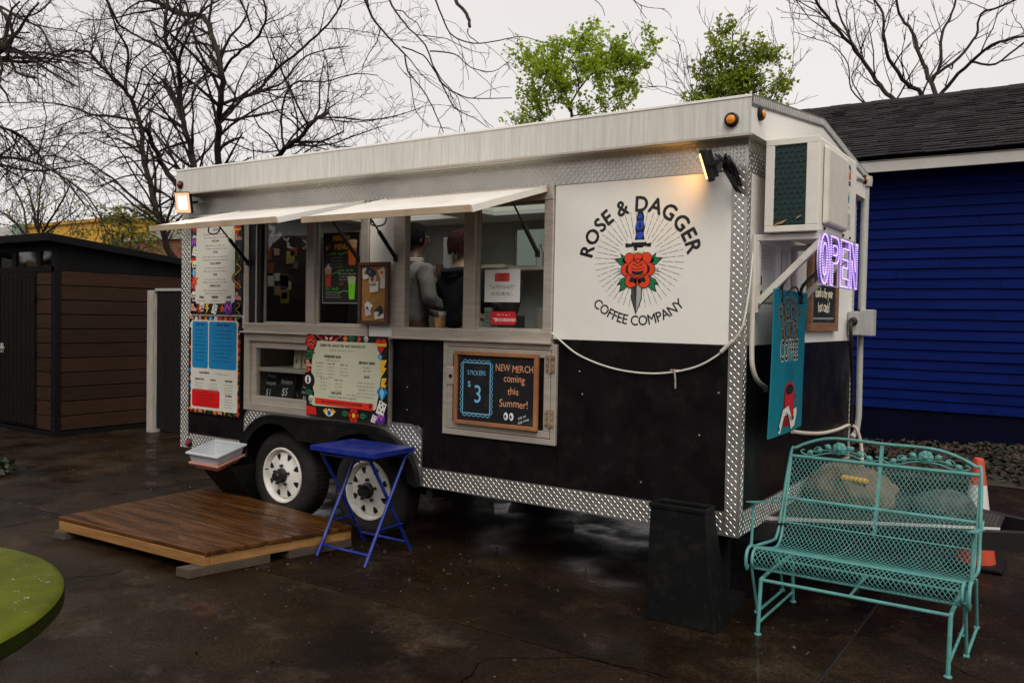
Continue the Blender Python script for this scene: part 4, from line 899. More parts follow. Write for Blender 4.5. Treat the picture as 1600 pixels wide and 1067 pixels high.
def border(a, u0, u1, v0, v1, wd, seq=None, seed=1, sides='lrtb'):
    r = random.Random(seed); s = wd * .52
    def put(u, v): tattoo(a, r.choice(ALLK), u, v, s * r.uniform(.8, 1.1), 2)
    st = wd * 1.12
    if 'l' in sides:
        a.rect(u0, u0 + wd * .8, v0, v1, BLK, 1); v = v0 + wd * .5
        while v < v1: put(u0 + wd * .5, v); v += st
    if 'r' in sides:
        a.rect(u1 - wd * .8, u1, v0, v1, BLK, 1); v = v0 + wd * .5
        while v < v1: put(u1 - wd * .5, v); v += st
    for q, vv in (('b', v0 + wd * .45), ('t', v1 - wd * .45)):
        if q in sides:
            a.rect(u0, u1, vv - wd * .42, vv + wd * .42, BLK, 1); u = u0 + wd * 1.5
            while u < u1 - wd: put(u, vv); u += st

# --- tall menu, upper left
x0, x1, z0, z1 = -4.560, -3.918, 1.535, 2.305
t = board('menu_board', 'tall white menu with a colourful flash-art border, partly behind the left awning', 'menu board', x0, x1, z0, z1, -.012, .008, BLK)
a = Art(); border(a, x0 + .006, x1 - .006, z0 + .006, z1 - .004, .082, seed=5); 
a.poly(arc(x0 + .10, z0 + .11, .03, .03, 180, 270, 3) + [(x1 - .11, z0 + .085)] + arc(x1 - .11, z0 + .12, .03, .03, 270, 360, 3) + [(x1 - .085, z1 - .08), (x0 + .08, z1 - .08)], (203, 198, 184), 8)
tattoo(a, 'snake', x1 - .06, z0 + .30, .09, 9); tattoo(a, 'dice', x0 + .065, z1 - .27, .042, 9); tattoo(a, 'skull', x0 + .06, z1 - .39, .045, 9); tattoo(a, 'star', x0 + .062, z1 - .50, .055, 9); tattoo(a, 'purple', x0 + .05, z1 - .20, .04, 7); tattoo(a, 'heart', x1 - .055, z1 - .12, .05, 9); tattoo(a, 'purple', x1 - .16, z0 + .05, .055, 9); tattoo(a, 'skull', x0 + .16, z0 + .055, .04, 9)
cu = (x0 + x1) / 2; v = z1 - .115; k = 0
for h in ('LATTE', 'MOCHA', 'CHAI', 'COLD BREW', 'DRIP', 'AMERICANO'):
    a.text(h, cu, v, .024, (58, 54, 50), 10, bold=.0006); a.smallprint(x0 + .12, x1 - .12, v - .033, .010, GRY, 10, k); a.smallprint(x0 + .12, x1 - .12, v - .057, .010, GRY, 10, k + 50); v -= .088; k += 1
for u, s_ in ((x0 + .155, 'SMALL'), (cu, 'MEDIUM'), (x1 - .155, 'LARGE')): a.text(s_, u, z0 + .125, .026, INK, 10, bold=.0012, sx=.8); a.smallprint(u - .07, u + .07, z0 + .10, .010, GRY, 10, k); k += 1
a.text('ACTU', x0 + .09, z1 - .052, .036, RED, 9, 'l', bold=.002); a.poly([(x0 + .22, z1 - .055), (x0 + .22, z1 - .02), (x1 - .1, z1 - .012)], ORG, 9)
a.build('printed_face', t, (0, FACE[t.name], 0), 'front')

# --- blue and red menu, lower left
x0, x1, z0, z1 = -4.564, -3.925, .738, 1.520
t = board('menu_board', 'white menu with blue columns and a red box, below the tall menu', 'menu board', x0, x1, z0, z1, -.014, .008, BLK)
a = Art(); border(a, x0 + .004, x1 - .004, z0 + .004, z1 - .004, .055, seed=9)
a.rrect(x0 + .03, x1 - .03, z0 + .035, z1 - .035, .02, (206, 202, 190), 8)
a.rrect(x0 + .045, x0 + .245, z0 + .365, z1 - .045, .02, (10, 122, 176), 9); a.rrect(x0 + .257, x1 - .045, z0 + .365, z1 - .045, .02, (10, 122, 176), 9)
NV = (8, 52, 92)
a.text('ICED TEAS', x0 + .145, z1 - .08, .026, NV, 10, bold=.0012, sx=.85); a.text('SYRUPS  MILKS', (x0 + .257 + x1 - .045) / 2, z1 - .08, .027, NV, 10, bold=.0012, sx=.85)
for k in range(9): a.smallprint(x0 + .06, x0 + .23, z1 - .118 - k * .030, .0125, NV, 10, 100 + k); a.smallprint(x0 + .275, x1 - .06, z1 - .118 - k * .030, .0125, NV, 10, 120 + k)
a.text('COLD BREW', x0 + .20, z0 + .322, .022, INK, 10, bold=.001); a.smallprint(x0 + .30, x1 - .1, z0 + .322, .010, GRY, 10, 3)
for u, s_ in ((x0 + .14, 'BREAKFAST TEA'), (x0 + .315, 'MATCHA'), (x1 - .135, 'SMOOTHIES')):
    a.text(s_, u, z0 + .270, .0185, INK, 10, bold=.001, sx=.85)
    for k in range(4): a.smallprint(u - .075, u + .075, z0 + .243 - k * .022, .009, GRY, 10, 140 + k + int(u * 50))
a.rrect(x0 + .045, x0 + .395, z0 + .055, z0 + .195, .02, (206, 8, 12), 9)
for k in range(5): a.smallprint(x0 + .065, x0 + .375, z0 + .168 - k * .024, .0115, (120, 6, 8), 10, 170 + k)
a.text('TEA REFILLS', x1 - .135, z0 + .155, .0175, INK, 10, bold=.001, sx=.85)
for k in range(4): a.smallprint(x1 - .21, x1 - .06, z0 + .130 - k * .021, .009, GRY, 10, 180 + k)
a.build('printed_face', t, (0, FACE[t.name], 0), 'front')

# --- drinks board in front of the display window
x0, x1, z0, z1 = -3.140, -2.378, .830, 1.409
t = board('menu_board', 'cream drinks board with a red strip and flash-art border over the wheel arch', 'menu board', x0, x1, z0, z1, -.062, .010, BLK)
a = Art(); u0, u1, v0, v1 = x0, x1, z0, z1
a.rect(u0 + .002, u1 - .002, v0 + .002, v1 - .002, BLK, 1)
body = [(u0 + .055, v0 + .09), (u0 + .07, v0 + .075), (u1 - .10, v0 + .085), (u1 - .085, v0 + .10), (u1 - .07, v0 + .17), (u1 - .055, v0 + .26), (u1 - .04, v0 + .34), (u1 - .05, v0 + .45), (u1 - .08, v0 + .49), (u1 - .085, v1 - .045), (u0 + .11, v1 - .045), (u0 + .085, v1 - .09), (u0 + .06, v1 - .16), (u0 + .05, v1 - .26), (u0 + .06, v0 + .22), (u0 + .085, v0 + .16)]
a.poly(body, (196, 194, 168), 8)
tattoo(a, 'rose', u0 + .045, v1 - .055, .058, 9); tattoo(a, 'leaf', u0 + .04, v1 - .135, .05, 9); tattoo(a, 'leaf', u0 + .03, v1 - .165, .04, 9); tattoo(a, 'shoe', u0 + .025, v1 - .21, .03, 9); tattoo(a, 'star', u0 + .022, v1 - .255, .03, 9); tattoo(a, 'ball', u0 + .025, v0 + .25, .062, 9); tattoo(a, 'leaf', u0 + .035, v0 + .165, .045, 9); tattoo(a, 'skull', u0 + .05, v0 + .115, .035, 3)
a.poly([(u0 + .004, v0 + .01), (u0 + .11, v0 + .01), (u0 + .10, v0 + .065), (u0 + .004, v0 + .07)], RED, 9)
tattoo(a, 'moth', u0 + .22, v1 - .028, .032, 6); a.line([(u0 + .11, v1 - .012), (u0 + .17, v1 - .040), (u0 + .27, v1 - .040), (u0 + .33, v1 - .012)], .012, RED, 7); a.line([(u0 + .10, v1 - .006), (u0 + .165, v1 - .047), (u0 + .275, v1 - .047), (u0 + .34, v1 - .006)], .005, WHT, 7); tattoo(a, 'leaf', u0 + .44, v1 - .022, .04, 6); tattoo(a, 'flower', u0 + .38, v1 - .024, .022, 6); tattoo(a, 'skull', u0 + .575, v1 - .026, .026, 6); tattoo(a, 'star', u0 + .51, v1 - .024, .026, 6)
tattoo(a, 'heart', u1 - .05, v1 - .06, .055, 9); tattoo(a, 'gem', u1 - .055, v1 - .14, .024, 9); tattoo(a, 'bolt', u1 - .028, v1 - .22, .065, 9); tattoo(a, 'bolt', u1 - .022, v1 - .33, .055, 9); tattoo(a, 'gem', u1 - .035, v0 + .20, .05, 9); tattoo(a, 'dice', u1 - .038, v0 + .105, .052, 9); tattoo(a, 'purple', u1 - .05, v0 + .035, .045, 7); tattoo(a, 'dice', u1 - .105, v0 + .028, .03, 9)
tattoo(a, 'eye', u0 + .235, v0 + .034, .042, 9); tattoo(a, 'flower', u0 + .47, v0 + .034, .048, 9); tattoo(a, 'leaf', u0 + .39, v0 + .040, .042, 9); tattoo(a, 'leaf', u0 + .56, v0 + .036, .042, 9)
cu = (u0 + u1) / 2 - .01; DI = (62, 58, 48)
a.text('GREEN TEA  BLACK TEA  HOT CHOCOLATE', cu - .02, v1 - .083, .0235, DI, 10, bold=.001, sx=.92); a.text('Small $3.25  Medium $3.75  Large $4.25', cu - .02, v1 - .112, .0145, GRY, 10)
a.text('REFRESHERS $4.50', u0 + .26, v1 - .160, .0235, DI, 10, bold=.0012, sx=.85); a.smallprint(u0 + .15, u0 + .39, v1 - .182, .010, GRY, 10, 1)
for (u, vv, n, sd) in ((u0 + .135, v1 - .205, 4, 1), (u0 + .25, v1 - .207, 4, 2), (u0 + .375, v1 - .210, 3, 3), (u0 + .18, v0 + .265, 3, 4), (u0 + .325, v0 + .262, 3, 5)):
    a.smallprint(u - .05, u + .05, vv, .0125, DI, 10, sd * 7, fill=.95)
    for k in range(n): a.smallprint(u - .05, u + .05, vv - .0235 * (k + 1), .0095, GRY, 10, sd * 7 + k + 1)
a.text('BIRTHDAY DRINK', u1 - .175, v1 - .190, .0225, DI, 10, bold=.0012, sx=.82)
for k in range(2): a.smallprint(u1 - .24, u1 - .11, v1 - .218 - k * .022, .011, DI, 10, 31 + k, fill=.7)
a.text('$5.00', u1 - .175, v1 - .283, .0215, DI, 10, bold=.001)
for k in range(5): a.smallprint(u1 - .28, u1 - .075, v1 - .322 - k * .024, .0105, GRY, 10, 41 + k, fill=.95)
a.text('OUR LATTE', u0 + .30, v0 + .168, .0235, DI, 10, bold=.0012, sx=.8); a.smallprint(u0 + .385, u0 + .53, v0 + .168, .011, GRY, 10, 61)
a.text('Small $4.25  Medium $4.75  Large $5.25', cu - .01, v0 + .143, .0165, DI, 10)
a.poly([(u0 + .09, v0 + .088), (u1 - .115, v0 + .078), (u1 - .112, v0 + .125), (u0 + .09, v0 + .132)], (214, 48, 34), 9)
a.text('FULL PUP CUPS FOR OUR LOYAL CUSTOMERS', u0 + .355, v0 + .101, .0215, (96, 18, 12), 10, bold=.001, sx=.88); a.circle(u1 - .14, v0 + .103, .013, (96, 18, 12), 10, 10)
for x, y in ((-.012, .012), (-.004, .018), (.006, .018), (.013, .011)): a.circle(u1 - .14 + x, v0 + .105 + y, .005, (96, 18, 12), 10, 8)
a.build('printed_face', t, (0, FACE[t.name], 0), 'front')

# --- black monthly menu behind the second pane
x0, x1, z0, z1 = -3.078, -2.712, 1.628, 2.130
t = board('window_poster', 'black monthly menu poster with orange and green iced drinks in the left window', 'poster', x0, x1, z0, z1, .018, .003, (150, 150, 146))
a = Art(); a.rect(x0 + .006, x1 - .006, z0 + .006, z1 - .006, (18, 19, 17), 1); u = (x0 + x1) / 2
AM = (206, 142, 34); LG = (92, 176, 40)
a.text('MARCH', u - .0, z1 - .062, .052, AM, 2, bold=.0026, sx=.9); a.text('MENU', u + .0, z1 - .122, .052, AM, 2, bold=.0026, sx=.9)
def cup_print(a, u, v, w_, h, body, foam, L=2):
    a.poly([(u - w_ * .36, v), (u + w_ * .36, v), (u + w_ * .5, v + h), (u - w_ * .5, v + h)], body, L); a.poly([(u - w_ * .46, v + h * .72), (u + w_ * .46, v + h * .72), (u + w_ * .52, v + h), (u - w_ * .52, v + h)], foam, L + 1); a.circle(u, v + h, w_ * .54, (200, 180, 140), L + 2, 14, ry=w_ * .16)
cup_print(a, x1 - .075, z1 - .235, .088, .165, (190, 88, 22), (202, 160, 96)); cup_print(a, x0 + .058, z0 + .115, .066, .13, (186, 62, 18), (190, 160, 120)); a.poly([(x0 + .03, z0 + .245), (x0 + .088, z0 + .245), (x0 + .06, z0 + .285)], (216, 206, 186), 5); cup_print(a, x1 - .075, z0 + .03, .072, .15, (120, 210, 30), (170, 200, 140))
a.circle(x0 + .06, z1 - .10, .02, (110, 60, 14), 2); a.circle(x0 + .045, z1 - .112, .012, AM, 3); a.poly([(u - .03, z0 + .13), (u + .02, z0 + .16), (u + .03, z0 + .13)], (110, 60, 14), 2)
for (cx_, vv, n, col, sd) in ((u - .05, z1 - .16, 1, LG, 1), (u + .05, z0 + .225, 1, LG, 2), (x0 + .10, z0 + .095, 1, LG, 3)):
    a.smallprint(cx_ - .09, cx_ + .09, vv, .018, col, 2, sd, fill=.9)
for k in range(4): a.smallprint(x0 + .06, x0 + .22, z1 - .185 - k * .022, .009, (150, 150, 140), 2, 20 + k)
for k in range(3): a.smallprint(u - .04, x1 - .02, z0 + .203 - k * .02, .010, (180, 190, 160), 2, 30 + k, fill=.95)
for k in range(3): a.smallprint(x0 + .02, x0 + .20, z0 + .075 - k * .018, .010, (150, 200, 120) if k == 0 else (170, 170, 160), 2, 40 + k, fill=.95)
for (p, q) in (((u + .0, z1 - .165), (x1 - .11, z1 - .150)), ((x0 + .10, z0 + .205), (u + .0, z0 + .212)), ((u - .02, z0 + .07), (x1 - .11, z0 + .085))): a.line([p, ((p[0] + q[0]) / 2, (p[1] + q[1]) / 2 + .012), q], .006, LG, 2)
a.build('printed_face', t, (0, FACE[t.name], 0), 'front')

# --- cork board
x0, x1, z0, z1 = -2.654, -2.384, 1.490, 1.905
t = thing('cork_board', 'narrow cork notice board with pinned cards between the serving windows', 'cork board', ((x0 + x1) / 2, -.03, z0))
frame('frame', x0, x1, z0, z1, .024, -.062, -.030, mat('dark_brown_frame', (.085, .036, .018), rough=.5, var=.3, scale=6), t)
MB().box(x0 + .022, x1 - .022, -.044, -.032, z0 + .022, z1 - .022).build('cork', mat('cork', (.40, .19, .055), rough=.9, var=.25, scale=30, bump=.2, bscale=120, dirt=((.3, .12, .03), .4, 6)), t)
def slip(u, v, w_, h, ang, col, prints=True, cs=()):
    c, s = math.cos(ang), math.sin(ang); r = lambda x, y: (u + x * c - y * s, v + x * s + y * c)
    y_ = -.046 - rnd.uniform(0, .003)
    m = MB(); q = [r(-w_ / 2, -h / 2), r(w_ / 2, -h / 2), r(w_ / 2, h / 2), r(-w_ / 2, h / 2)]
    m.hexa([(q[0][0], y_ - .004, q[0][1]), (q[1][0], y_ - .006, q[1][1]), (q[1][0], y_ - .005, q[1][1]), (q[0][0], y_ - .003, q[0][1])], [(q[3][0], y_, q[3][1]), (q[2][0], y_, q[2][1]), (q[2][0], y_ + .001, q[2][1]), (q[3][0], y_ + .001, q[3][1])])
    o = m.build('pinned_card', flat(col), t)
    if cs:
        b = Art()
        for (x, y, rr, cc_) in cs: p = r(x * w_, y * h); b.circle(p[0], p[1], rr, cc_, 1, 10)
        b.build('print', o, (0, y_ - .006, 0), 'front')
slip(x0 + .06, z1 - .075, .055, .075, .15, PAPER, cs=((0, .1, .012, GRY),)); slip(x0 + .105, z1 - .065, .085, .05, -.45, (28, 34, 44), cs=((0, 0, .012, (90, 110, 140)),)); slip(x1 - .062, z1 - .07, .06, .06, .5, PAPER, cs=((0, 0, .013, ORG),)); slip(x0 + .125, z1 - .115, .065, .055, -.1, (206, 180, 170), cs=((0, 0, .013, (150, 40, 30)),)); slip(x1 - .05, z1 - .125, .05, .10, -.05, PAPER); slip(x0 + .14, z1 - .165, .08, .07, .08, WHT, cs=((-.3, .2, .006, GRN), (-.1, .2, .006, GRN), (.1, .2, .006, GRN)))
slip(x0 + .085, z0 + .10, .052, .09, .2, (206, 190, 196), cs=((0, .1, .01, PUR),)); slip(x0 + .095, z0 + .125, .06, .035, -.5, WHT); slip(x1 - .085, z0 + .085, .075, .06, .6, (20, 20, 24)); slip(x1 - .08, z0 + .062, .085, .05, .12, PAPER, cs=((0, 0, .012, GRY),))

# --- notice sheet, red delivery sticker, keypad in the right pane
x0, x1, z0, z1 = -1.648, -1.386, 1.645, 1.845
t = board('notice_sheet', 'white paper notice with a red heading in the right window pane', 'notice', x0, x1, z0, z1, .018, .002, (222, 220, 214))
a = Art(); u = (x0 + x1) / 2; a.rrect(u - .055, u + .055, z1 - .075, z1 - .022, .008, (214, 70, 64), 1); a.text('CASH', u, z1 - .046, .024, (150, 20, 20), 2, bold=.001); a.text('ONLY', u, z1 - .068, .022, (150, 20, 20), 2, bold=.001)
for k, vv in enumerate((z1 - .105, z1 - .116, z1 - .146, z1 - .157)): a.smallprint(x0 + .03, x1 - .03, vv, .009, INK, 1, 70 + k, fill=.95)
a.build('printed_face', t, (0, FACE[t.name], 0), 'front')
x0, x1, z0, z1 = -1.600, -1.412, 1.508, 1.588
t = thing('delivery_sticker', 'red rounded delivery sticker low in the right window pane', 'sticker', ((x0 + x1) / 2, .02, z0))
a = Art(); a.rrect(x0, x1, z0, z1, .018, (206, 26, 40), 1); a.text('DOORDASH', (x0 + x1) / 2 + .018, z0 + .020, .0265, (244, 206, 200), 2, bold=.0012); a.poly([(x0 + .018, z0 + .040), (x0 + .044, z0 + .040), (x0 + .052, z0 + .030), (x0 + .042, z0 + .018), (x0 + .030, z0 + .018), (x0 + .038, z0 + .027), (x0 + .026, z0 + .030)], (244, 206, 200), 2); a.smallprint(x0 + .03, x1 - .03, z0 + .055, .010, (244, 206, 200), 2, 5)
a.build('printed_face', t, (0, .0205, 0), 'front')
t = board('card_reader', 'small pale card reader standing beside the red sticker in the window', 'card reader', -1.662, -1.612, 1.505, 1.612, .04, .02, (150, 150, 142))
a = Art()
for k in range(12): a.rrect(-1.657 + (k % 3) * .0145, -1.6455 + (k % 3) * .0145, 1.512 + (k // 3) * .021, 1.525 + (k // 3) * .021, .002, (96, 98, 96), 1)
a.build('keypad', t, (0, .04, 0), 'front')

# --- chalkboard on the hatch
x0, x1, z0, z1 = -1.826, -1.208, .884, 1.338
t = thing('chalkboard', 'chalkboard advertising stickers and new merch on the aluminium hatch', 'chalkboard', ((x0 + x1) / 2, -.03, z0))
frame('frame', x0, x1, z0, z1, .024, -.052, -.026, mat('tan_wood_frame', (.30, .125, .05), rough=.5, var=.3, scale=5), t)
MB().box(x0 + .02, x1 - .02, -.036, -.026, z0 + .02, z1 - .02).build('slate', M_CHALK, t)
a = Art(); CB = (120, 186, 222); CO = (222, 152, 110); CW = (222, 222, 222)
bx0, bx1, bz0, bz1 = x0 + .062, x0 + .272, z0 + .070, z1 - .070
a.line([(bx0, bz0), (bx1, bz0), (bx1, bz1), (bx0, bz1)], .007, CB, 1, True)
def scallop(p, q, n, side):
    for k in range(n):
        m0 = (p[0] + (q[0] - p[0]) * k / n, p[1] + (q[1] - p[1]) * k / n); m1 = (p[0] + (q[0] - p[0]) * (k + 1) / n, p[1] + (q[1] - p[1]) * (k + 1) / n)
        cx_, cy_ = (m0[0] + m1[0]) / 2, (m0[1] + m1[1]) / 2; r = math.hypot(m1[0] - m0[0], m1[1] - m0[1]) / 2; a0 = math.degrees(math.atan2(m0[1] - cy_, m0[0] - cx_))
        a.line(arc(cx_, cy_, r, r, a0, a0 + 180 * side, 7), .005, CB, 1)
scallop((bx0, bz1), (bx1, bz1), 6, -1); scallop((bx0, bz0), (bx1, bz0), 6, 1); scallop((bx0, bz0), (bx0, bz1), 9, -1); scallop((bx1, bz0), (bx1, bz1), 9, 1)
a.text('STICKERS', (bx0 + bx1) / 2, bz1 - .075, .040, CB, 2, jit=.05, sx=.82); a.text('3', (bx0 + bx1) / 2 + .012, bz0 + .07, .155, CB, 2, sx=.85); a.text('$', (bx0 + bx1) / 2 - .055, bz0 + .165, .05, CB, 2)
u = (bx1 + x1 - .02) / 2 + .012
a.text('NEW MERCH', u, z1 - .112, .060, CO, 2, jit=.05, sx=.78); a.text('coming', u, z1 - .175, .062, CO, 2, jit=.05, sx=.85); a.text('this', u - .005, z1 - .250, .062, CO, 2, jit=.05, sx=.9); a.text('Summer!', u, z1 - .325, .064, CO, 2, jit=.05, sx=.9)
for dx in (-.055, -.015): a.circle(u + dx, z0 + .072, .016, CW, 2, 14, ry=.024); a.circle(u + dx - .004, z0 + .070, .007, BLK, 3, 10, ry=.012)
a.text('yay or', u + .065, z0 + .070, .024, CW, 2, jit=.05, ang=.35); a.text('nay now', u + .075, z0 + .046, .024, CW, 2, jit=.05, ang=.35)
a.build('chalk_lettering', t, (0, -.0362, 0), 'front')

# --- things in the display window
def easel(x, w_, h, z0, y, txt, label):
    t = thing('chalk_sign', label, 'chalk sign', (x, y, z0)); lean = .06
    m = MB(); m.hexa([(x - w_ / 2, y, z0 + .012), (x + w_ / 2, y, z0 + .012), (x + w_ / 2, y + .006, z0 + .012), (x - w_ / 2, y + .006, z0 + .012)], [(x - w_ / 2, y + lean, z0 + h), (x + w_ / 2, y + lean, z0 + h), (x + w_ / 2, y + lean + .006, z0 + h), (x - w_ / 2, y + lean + .006, z0 + h)]); m.build('slate', M_CHALK, t)
    lg = MB()
    for sx in (-1, 1): lg.bar((x + sx * w_ * .36, y - .018, z0), (x + sx * w_ * .36, y - .002, z0 + .034), .014, .014); lg.bar((x + sx * w_ * .3, y + .12, z0), (x, y + lean + .01, z0 + h * .95), .008, .008)
    lg.build('wooden_stand', mat('pale_wood', (.48, .28, .13), rough=.6), t)
    a = Art()
    for (s_, v_, sz) in txt: a.text(s_, x, z0 + v_, sz, (214, 212, 206), 1, jit=.05, sx=.8)
    o = a.build('chalk_lettering', t, (0, y, 0), 'front')
    for vv in o.data.vertices: vv.co.y += vv.co.z * lean / h - .004
easel(-3.765, .165, .235, .868, .11, (('PENCIL', .185, .035), ('Buttons', .130, .048), ('$1', .050, .075)), 'chalk sign pricing buttons at one dollar, leftmost in the display window')
easel(-3.585, .175, .225, .868, .11, (('Posters', .145, .052), ('$5', .060, .080)), 'chalk sign pricing posters at five dollars in the display window')
easel(-3.390, .14, .165, .868, .13, (('Patches', .120, .040), ('stickers', .085, .034), ('$4', .040, .040)), 'small chalk sign with crowded lettering at the right of the display shelf')
t = board('price_card', 'small pale card standing between the chalk signs', 'card', -3.530, -3.460, .868, .912, .075, .003, (190, 196, 190)); a = Art(); a.rect(-3.525, -3.497, .874, .906, (206, 190, 180), 1); a.circle(-3.511, .893, .006, RED, 2, 8); a.circle(-3.511, .882, .006, RED, 2, 8); a.build('print', t, (0, .075, 0), 'front')
for k, (x, s_) in enumerate(((-3.452, 'left'), (-3.358, 'right'))):
    t = thing('coffee_bag', 'cream coffee bag on the display shelf, %s of the pair' % s_, 'coffee bag', (x, .16, 1.138)); h = .145 + .02 * k
    m = MB(); m.hexa([(x - .036, .12, 1.139), (x + .036, .12, 1.139), (x + .036, .19, 1.139), (x - .036, .19, 1.139)], [(x - .040, .135, 1.139 + h), (x + .040, .135, 1.139 + h), (x + .040, .175, 1.139 + h), (x - .040, .175, 1.139 + h)]); m.build('bag', mat('cream_paper_bag', (.55, .44, .35), rough=.7, var=.1, bump=.2), t, bev=.006)
    a = Art(); a.poly([(x - .008, 1.185), (x + .008, 1.185), (x, 1.225)], (150, 40, 28), 1); a.circle(x, 1.187, .008, (150, 40, 28), 1, 8); a.smallprint(x - .025, x + .025, 1.238, .008, GRY, 1, k); a.smallprint(x - .02, x + .02, 1.16, .006, GRY, 1, k + 3); o = a.build('print', t, (0, .119, 0), 'front')

# --- shop banner hanging from the bracket
y0, y1, z0, z1 = .085, .80, .955, 1.725
ban = thing('hanging_banner', 'teal banner with a red coffee cup hanging below the air conditioner', 'banner', (.12, (y0 + y1) / 2, z1))
m = MB(); nu, nv = 8, 12
def bx(u, v): return .118 + .012 * math.sin(u * 3.0 + v * 2) + .03 * (1 - v) * (.3 - u)
def by(u, v): return y0 + (y1 - y0) * u - .03 * (1 - v)
for s_ in (0, 1):
    for j in range(nv + 1):
        for i in range(nu + 1): u, v = i / nu, j / nv; m.v.append((bx(u, v) - s_ * .006, by(u, v), z0 + (z1 - z0) * v))
NN = (nu + 1) * (nv + 1)
for j in range(nv):
    for i in range(nu):
        q = j * (nu + 1) + i; m.f.append((q, q + 1, q + nu + 2, q + nu + 1)); m.mi.append(0); m.f.append((NN + q, NN + q + nu + 1, NN + q + nu + 2, NN + q + 1)); m.mi.append(0)
for i in range(nu): m.f.append((i, NN + i, NN + i + 1, i + 1)); m.mi.append(0); q = nv * (nu + 1) + i; m.f.append((q, q + 1, NN + q + 1, NN + q)); m.mi.append(0)
for j in range(nv): q = j * (nu + 1); m.f.append((q, q + nu + 1, NN + q + nu + 1, NN + q)); m.mi.append(0); q += nu; m.f.append((q, NN + q, NN + q + nu + 1, q + nu + 1)); m.mi.append(0)
m.build('panel', mat('teal_vinyl', (.005, .165, .215), rough=.35, var=.06, scale=3), ban, smooth=True)
a = Art(); yc = (y0 + y1) / 2 - .0; GO = (188, 150, 84); BN = (12, 22, 24)
for (s_, r, vc, sz, mid) in (('FRESHLY', .36, 1.215, .165, 90), ('BREWED', .30, 1.172, .125, 90)):
    a.arctext(s_, yc - .02, vc, r, mid, sz, GO, 1, track=.013, bold=.0075, sx=.52); a.arctext(s_, yc - .02, vc, r, mid, sz, BN, 3, track=.013, bold=.0025, sx=.52)
a.text('COFFEE', yc - .015, 1.352, .150, (206, 204, 186), 1, track=.008, bold=.009, sx=.72); a.text('COFFEE', yc - .015, 1.352, .150, BN, 3, track=.008, bold=.0015, sx=.72)
for dx in (-.05, 0, .05): a.line([(yc + dx + .012 * math.sin(k * .9), 1.23 + k * .018) for k in range(7)], .006, (6, 74, 86), 1)
a.poly([(yc - .115, 1.19), (yc + .105, 1.19), (yc + .115, 1.02), (yc + .06, .985), (yc - .09, .99), (yc - .135, 1.03)], (118, 14, 20), 1); a.circle(yc - .005, 1.19, .112, (176, 22, 34), 2, 20, ry=.042); a.circle(yc - .005, 1.19, .09, (28, 12, 12), 3, 20, ry=.028)
a.poly([(yc - .10, 1.165), (yc + .095, 1.165), (yc + .095, 1.035), (yc - .09, 1.035)], (186, 22, 36), 2); a.line(arc(yc + .12, 1.11, .05, .045, -90, 90, 8), .018, (150, 16, 28), 1)
rb = [(yc - .17, 1.0), (yc - .12, 1.07), (yc - .03, 1.08), (yc + .03, 1.03), (yc + .06, .99), (yc + .12, 1.0), (yc + .165, 1.06), (yc + .11, 1.055)]
a.line(rb, .052, BN, 4); a.line(rb, .042, (214, 208, 196), 5); a.poly([(yc - .17, .99), (yc - .14, 1.01), (yc - .17, .965), (yc - .205, .97)], (214, 208, 196), 5)
a.text('OPEN DAILY', yc - .01, 1.030, .034, BN, 7, sx=.8, ang=-.25)
o = a.build('printed_face', ban, (0, 0, 0), 'side')
for vv in o.data.vertices:
    Y, Zv = vv.co.y + (y0 + y1) / 2, vv.co.z + z1; d = vv.co.x + .12; v = (Zv - z0) / (z1 - z0); u = (Y - y0) / (y1 - y0); vv.co.x = bx(u, v) + d - .12 + .0006; vv.co.y = by(u, v) - (y0 + y1) / 2
for yy in (.24, .62):
    s_ = MB(); s_.tube(smooth_pts([(.118, yy, 1.70), (.126, yy, 1.76), (.20, yy + .03 * (1 if yy < .4 else 3), 1.86), (.205, yy + .035 * (1 if yy < .4 else 3), 1.88)], 4), .011, 6); s_.tube([(.124, yy - .012, 1.665), (.124, yy + .012, 1.70)], .012, 6); s_.build('strap', M_DARK, ban, smooth=True)
s_ = MB(); s_.tube(smooth_pts([(.12, .33, 1.70), (.13, .42, 1.745), (.13, .50, 1.74), (.12, .56, 1.71)], 4), .005, 6); s_.build('cord', M_DARK, ban)

# --- chalkboard with opening hours
y0, y1, z0, z1 = 1.16, 1.87, 1.500, 2.075
t = thing('chalkboard', 'brown framed chalkboard with opening hours on the white end wall, behind the lit sign', 'chalkboard', (.02, (y0 + y1) / 2, z0))
m = MB(); f_ = .055
for (a0, a1, b0, b1) in ((y0, y1, z0, z0 + f_), (y0, y1, z1 - f_, z1), (y0, y0 + f_, z0 + f_, z1 - f_), (y1 - f_, y1, z0 + f_, z1 - f_)): m.box(.006, .034, a0, a1, b0, b1)
m.build('frame', M_WOODF, t, bev=.003); MB().box(.004, .022, y0 + f_ * .9, y1 - f_ * .9, z0 + f_ * .9, z1 - f_ * .9).build('slate', M_CHALK, t)
a = Art(); yc = (y0 + y1) / 2; CW = (226, 218, 188)
a.text('OPEN DAILY', yc, z1 - .15, .085, CW, 1, jit=.05, sx=.85); a.text('7am - 2pm', yc + .03, z0 + .325, .105, CW, 1, jit=.05, sx=.8, bold=.0025); a.text('thank u for your', yc, z0 + .222, .085, CW, 1, jit=.05, sx=.78, bold=.0025); a.text('hot cash!', yc, z0 + .128, .095, CW, 1, jit=.05, sx=.85, bold=.0025); a.line([(y0 + .1, z0 + .082), (y1 - .1, z0 + .086)], .012, (140, 140, 140), 1)
a.build('chalk_lettering', t, (.0222, 0, 0), 'side')
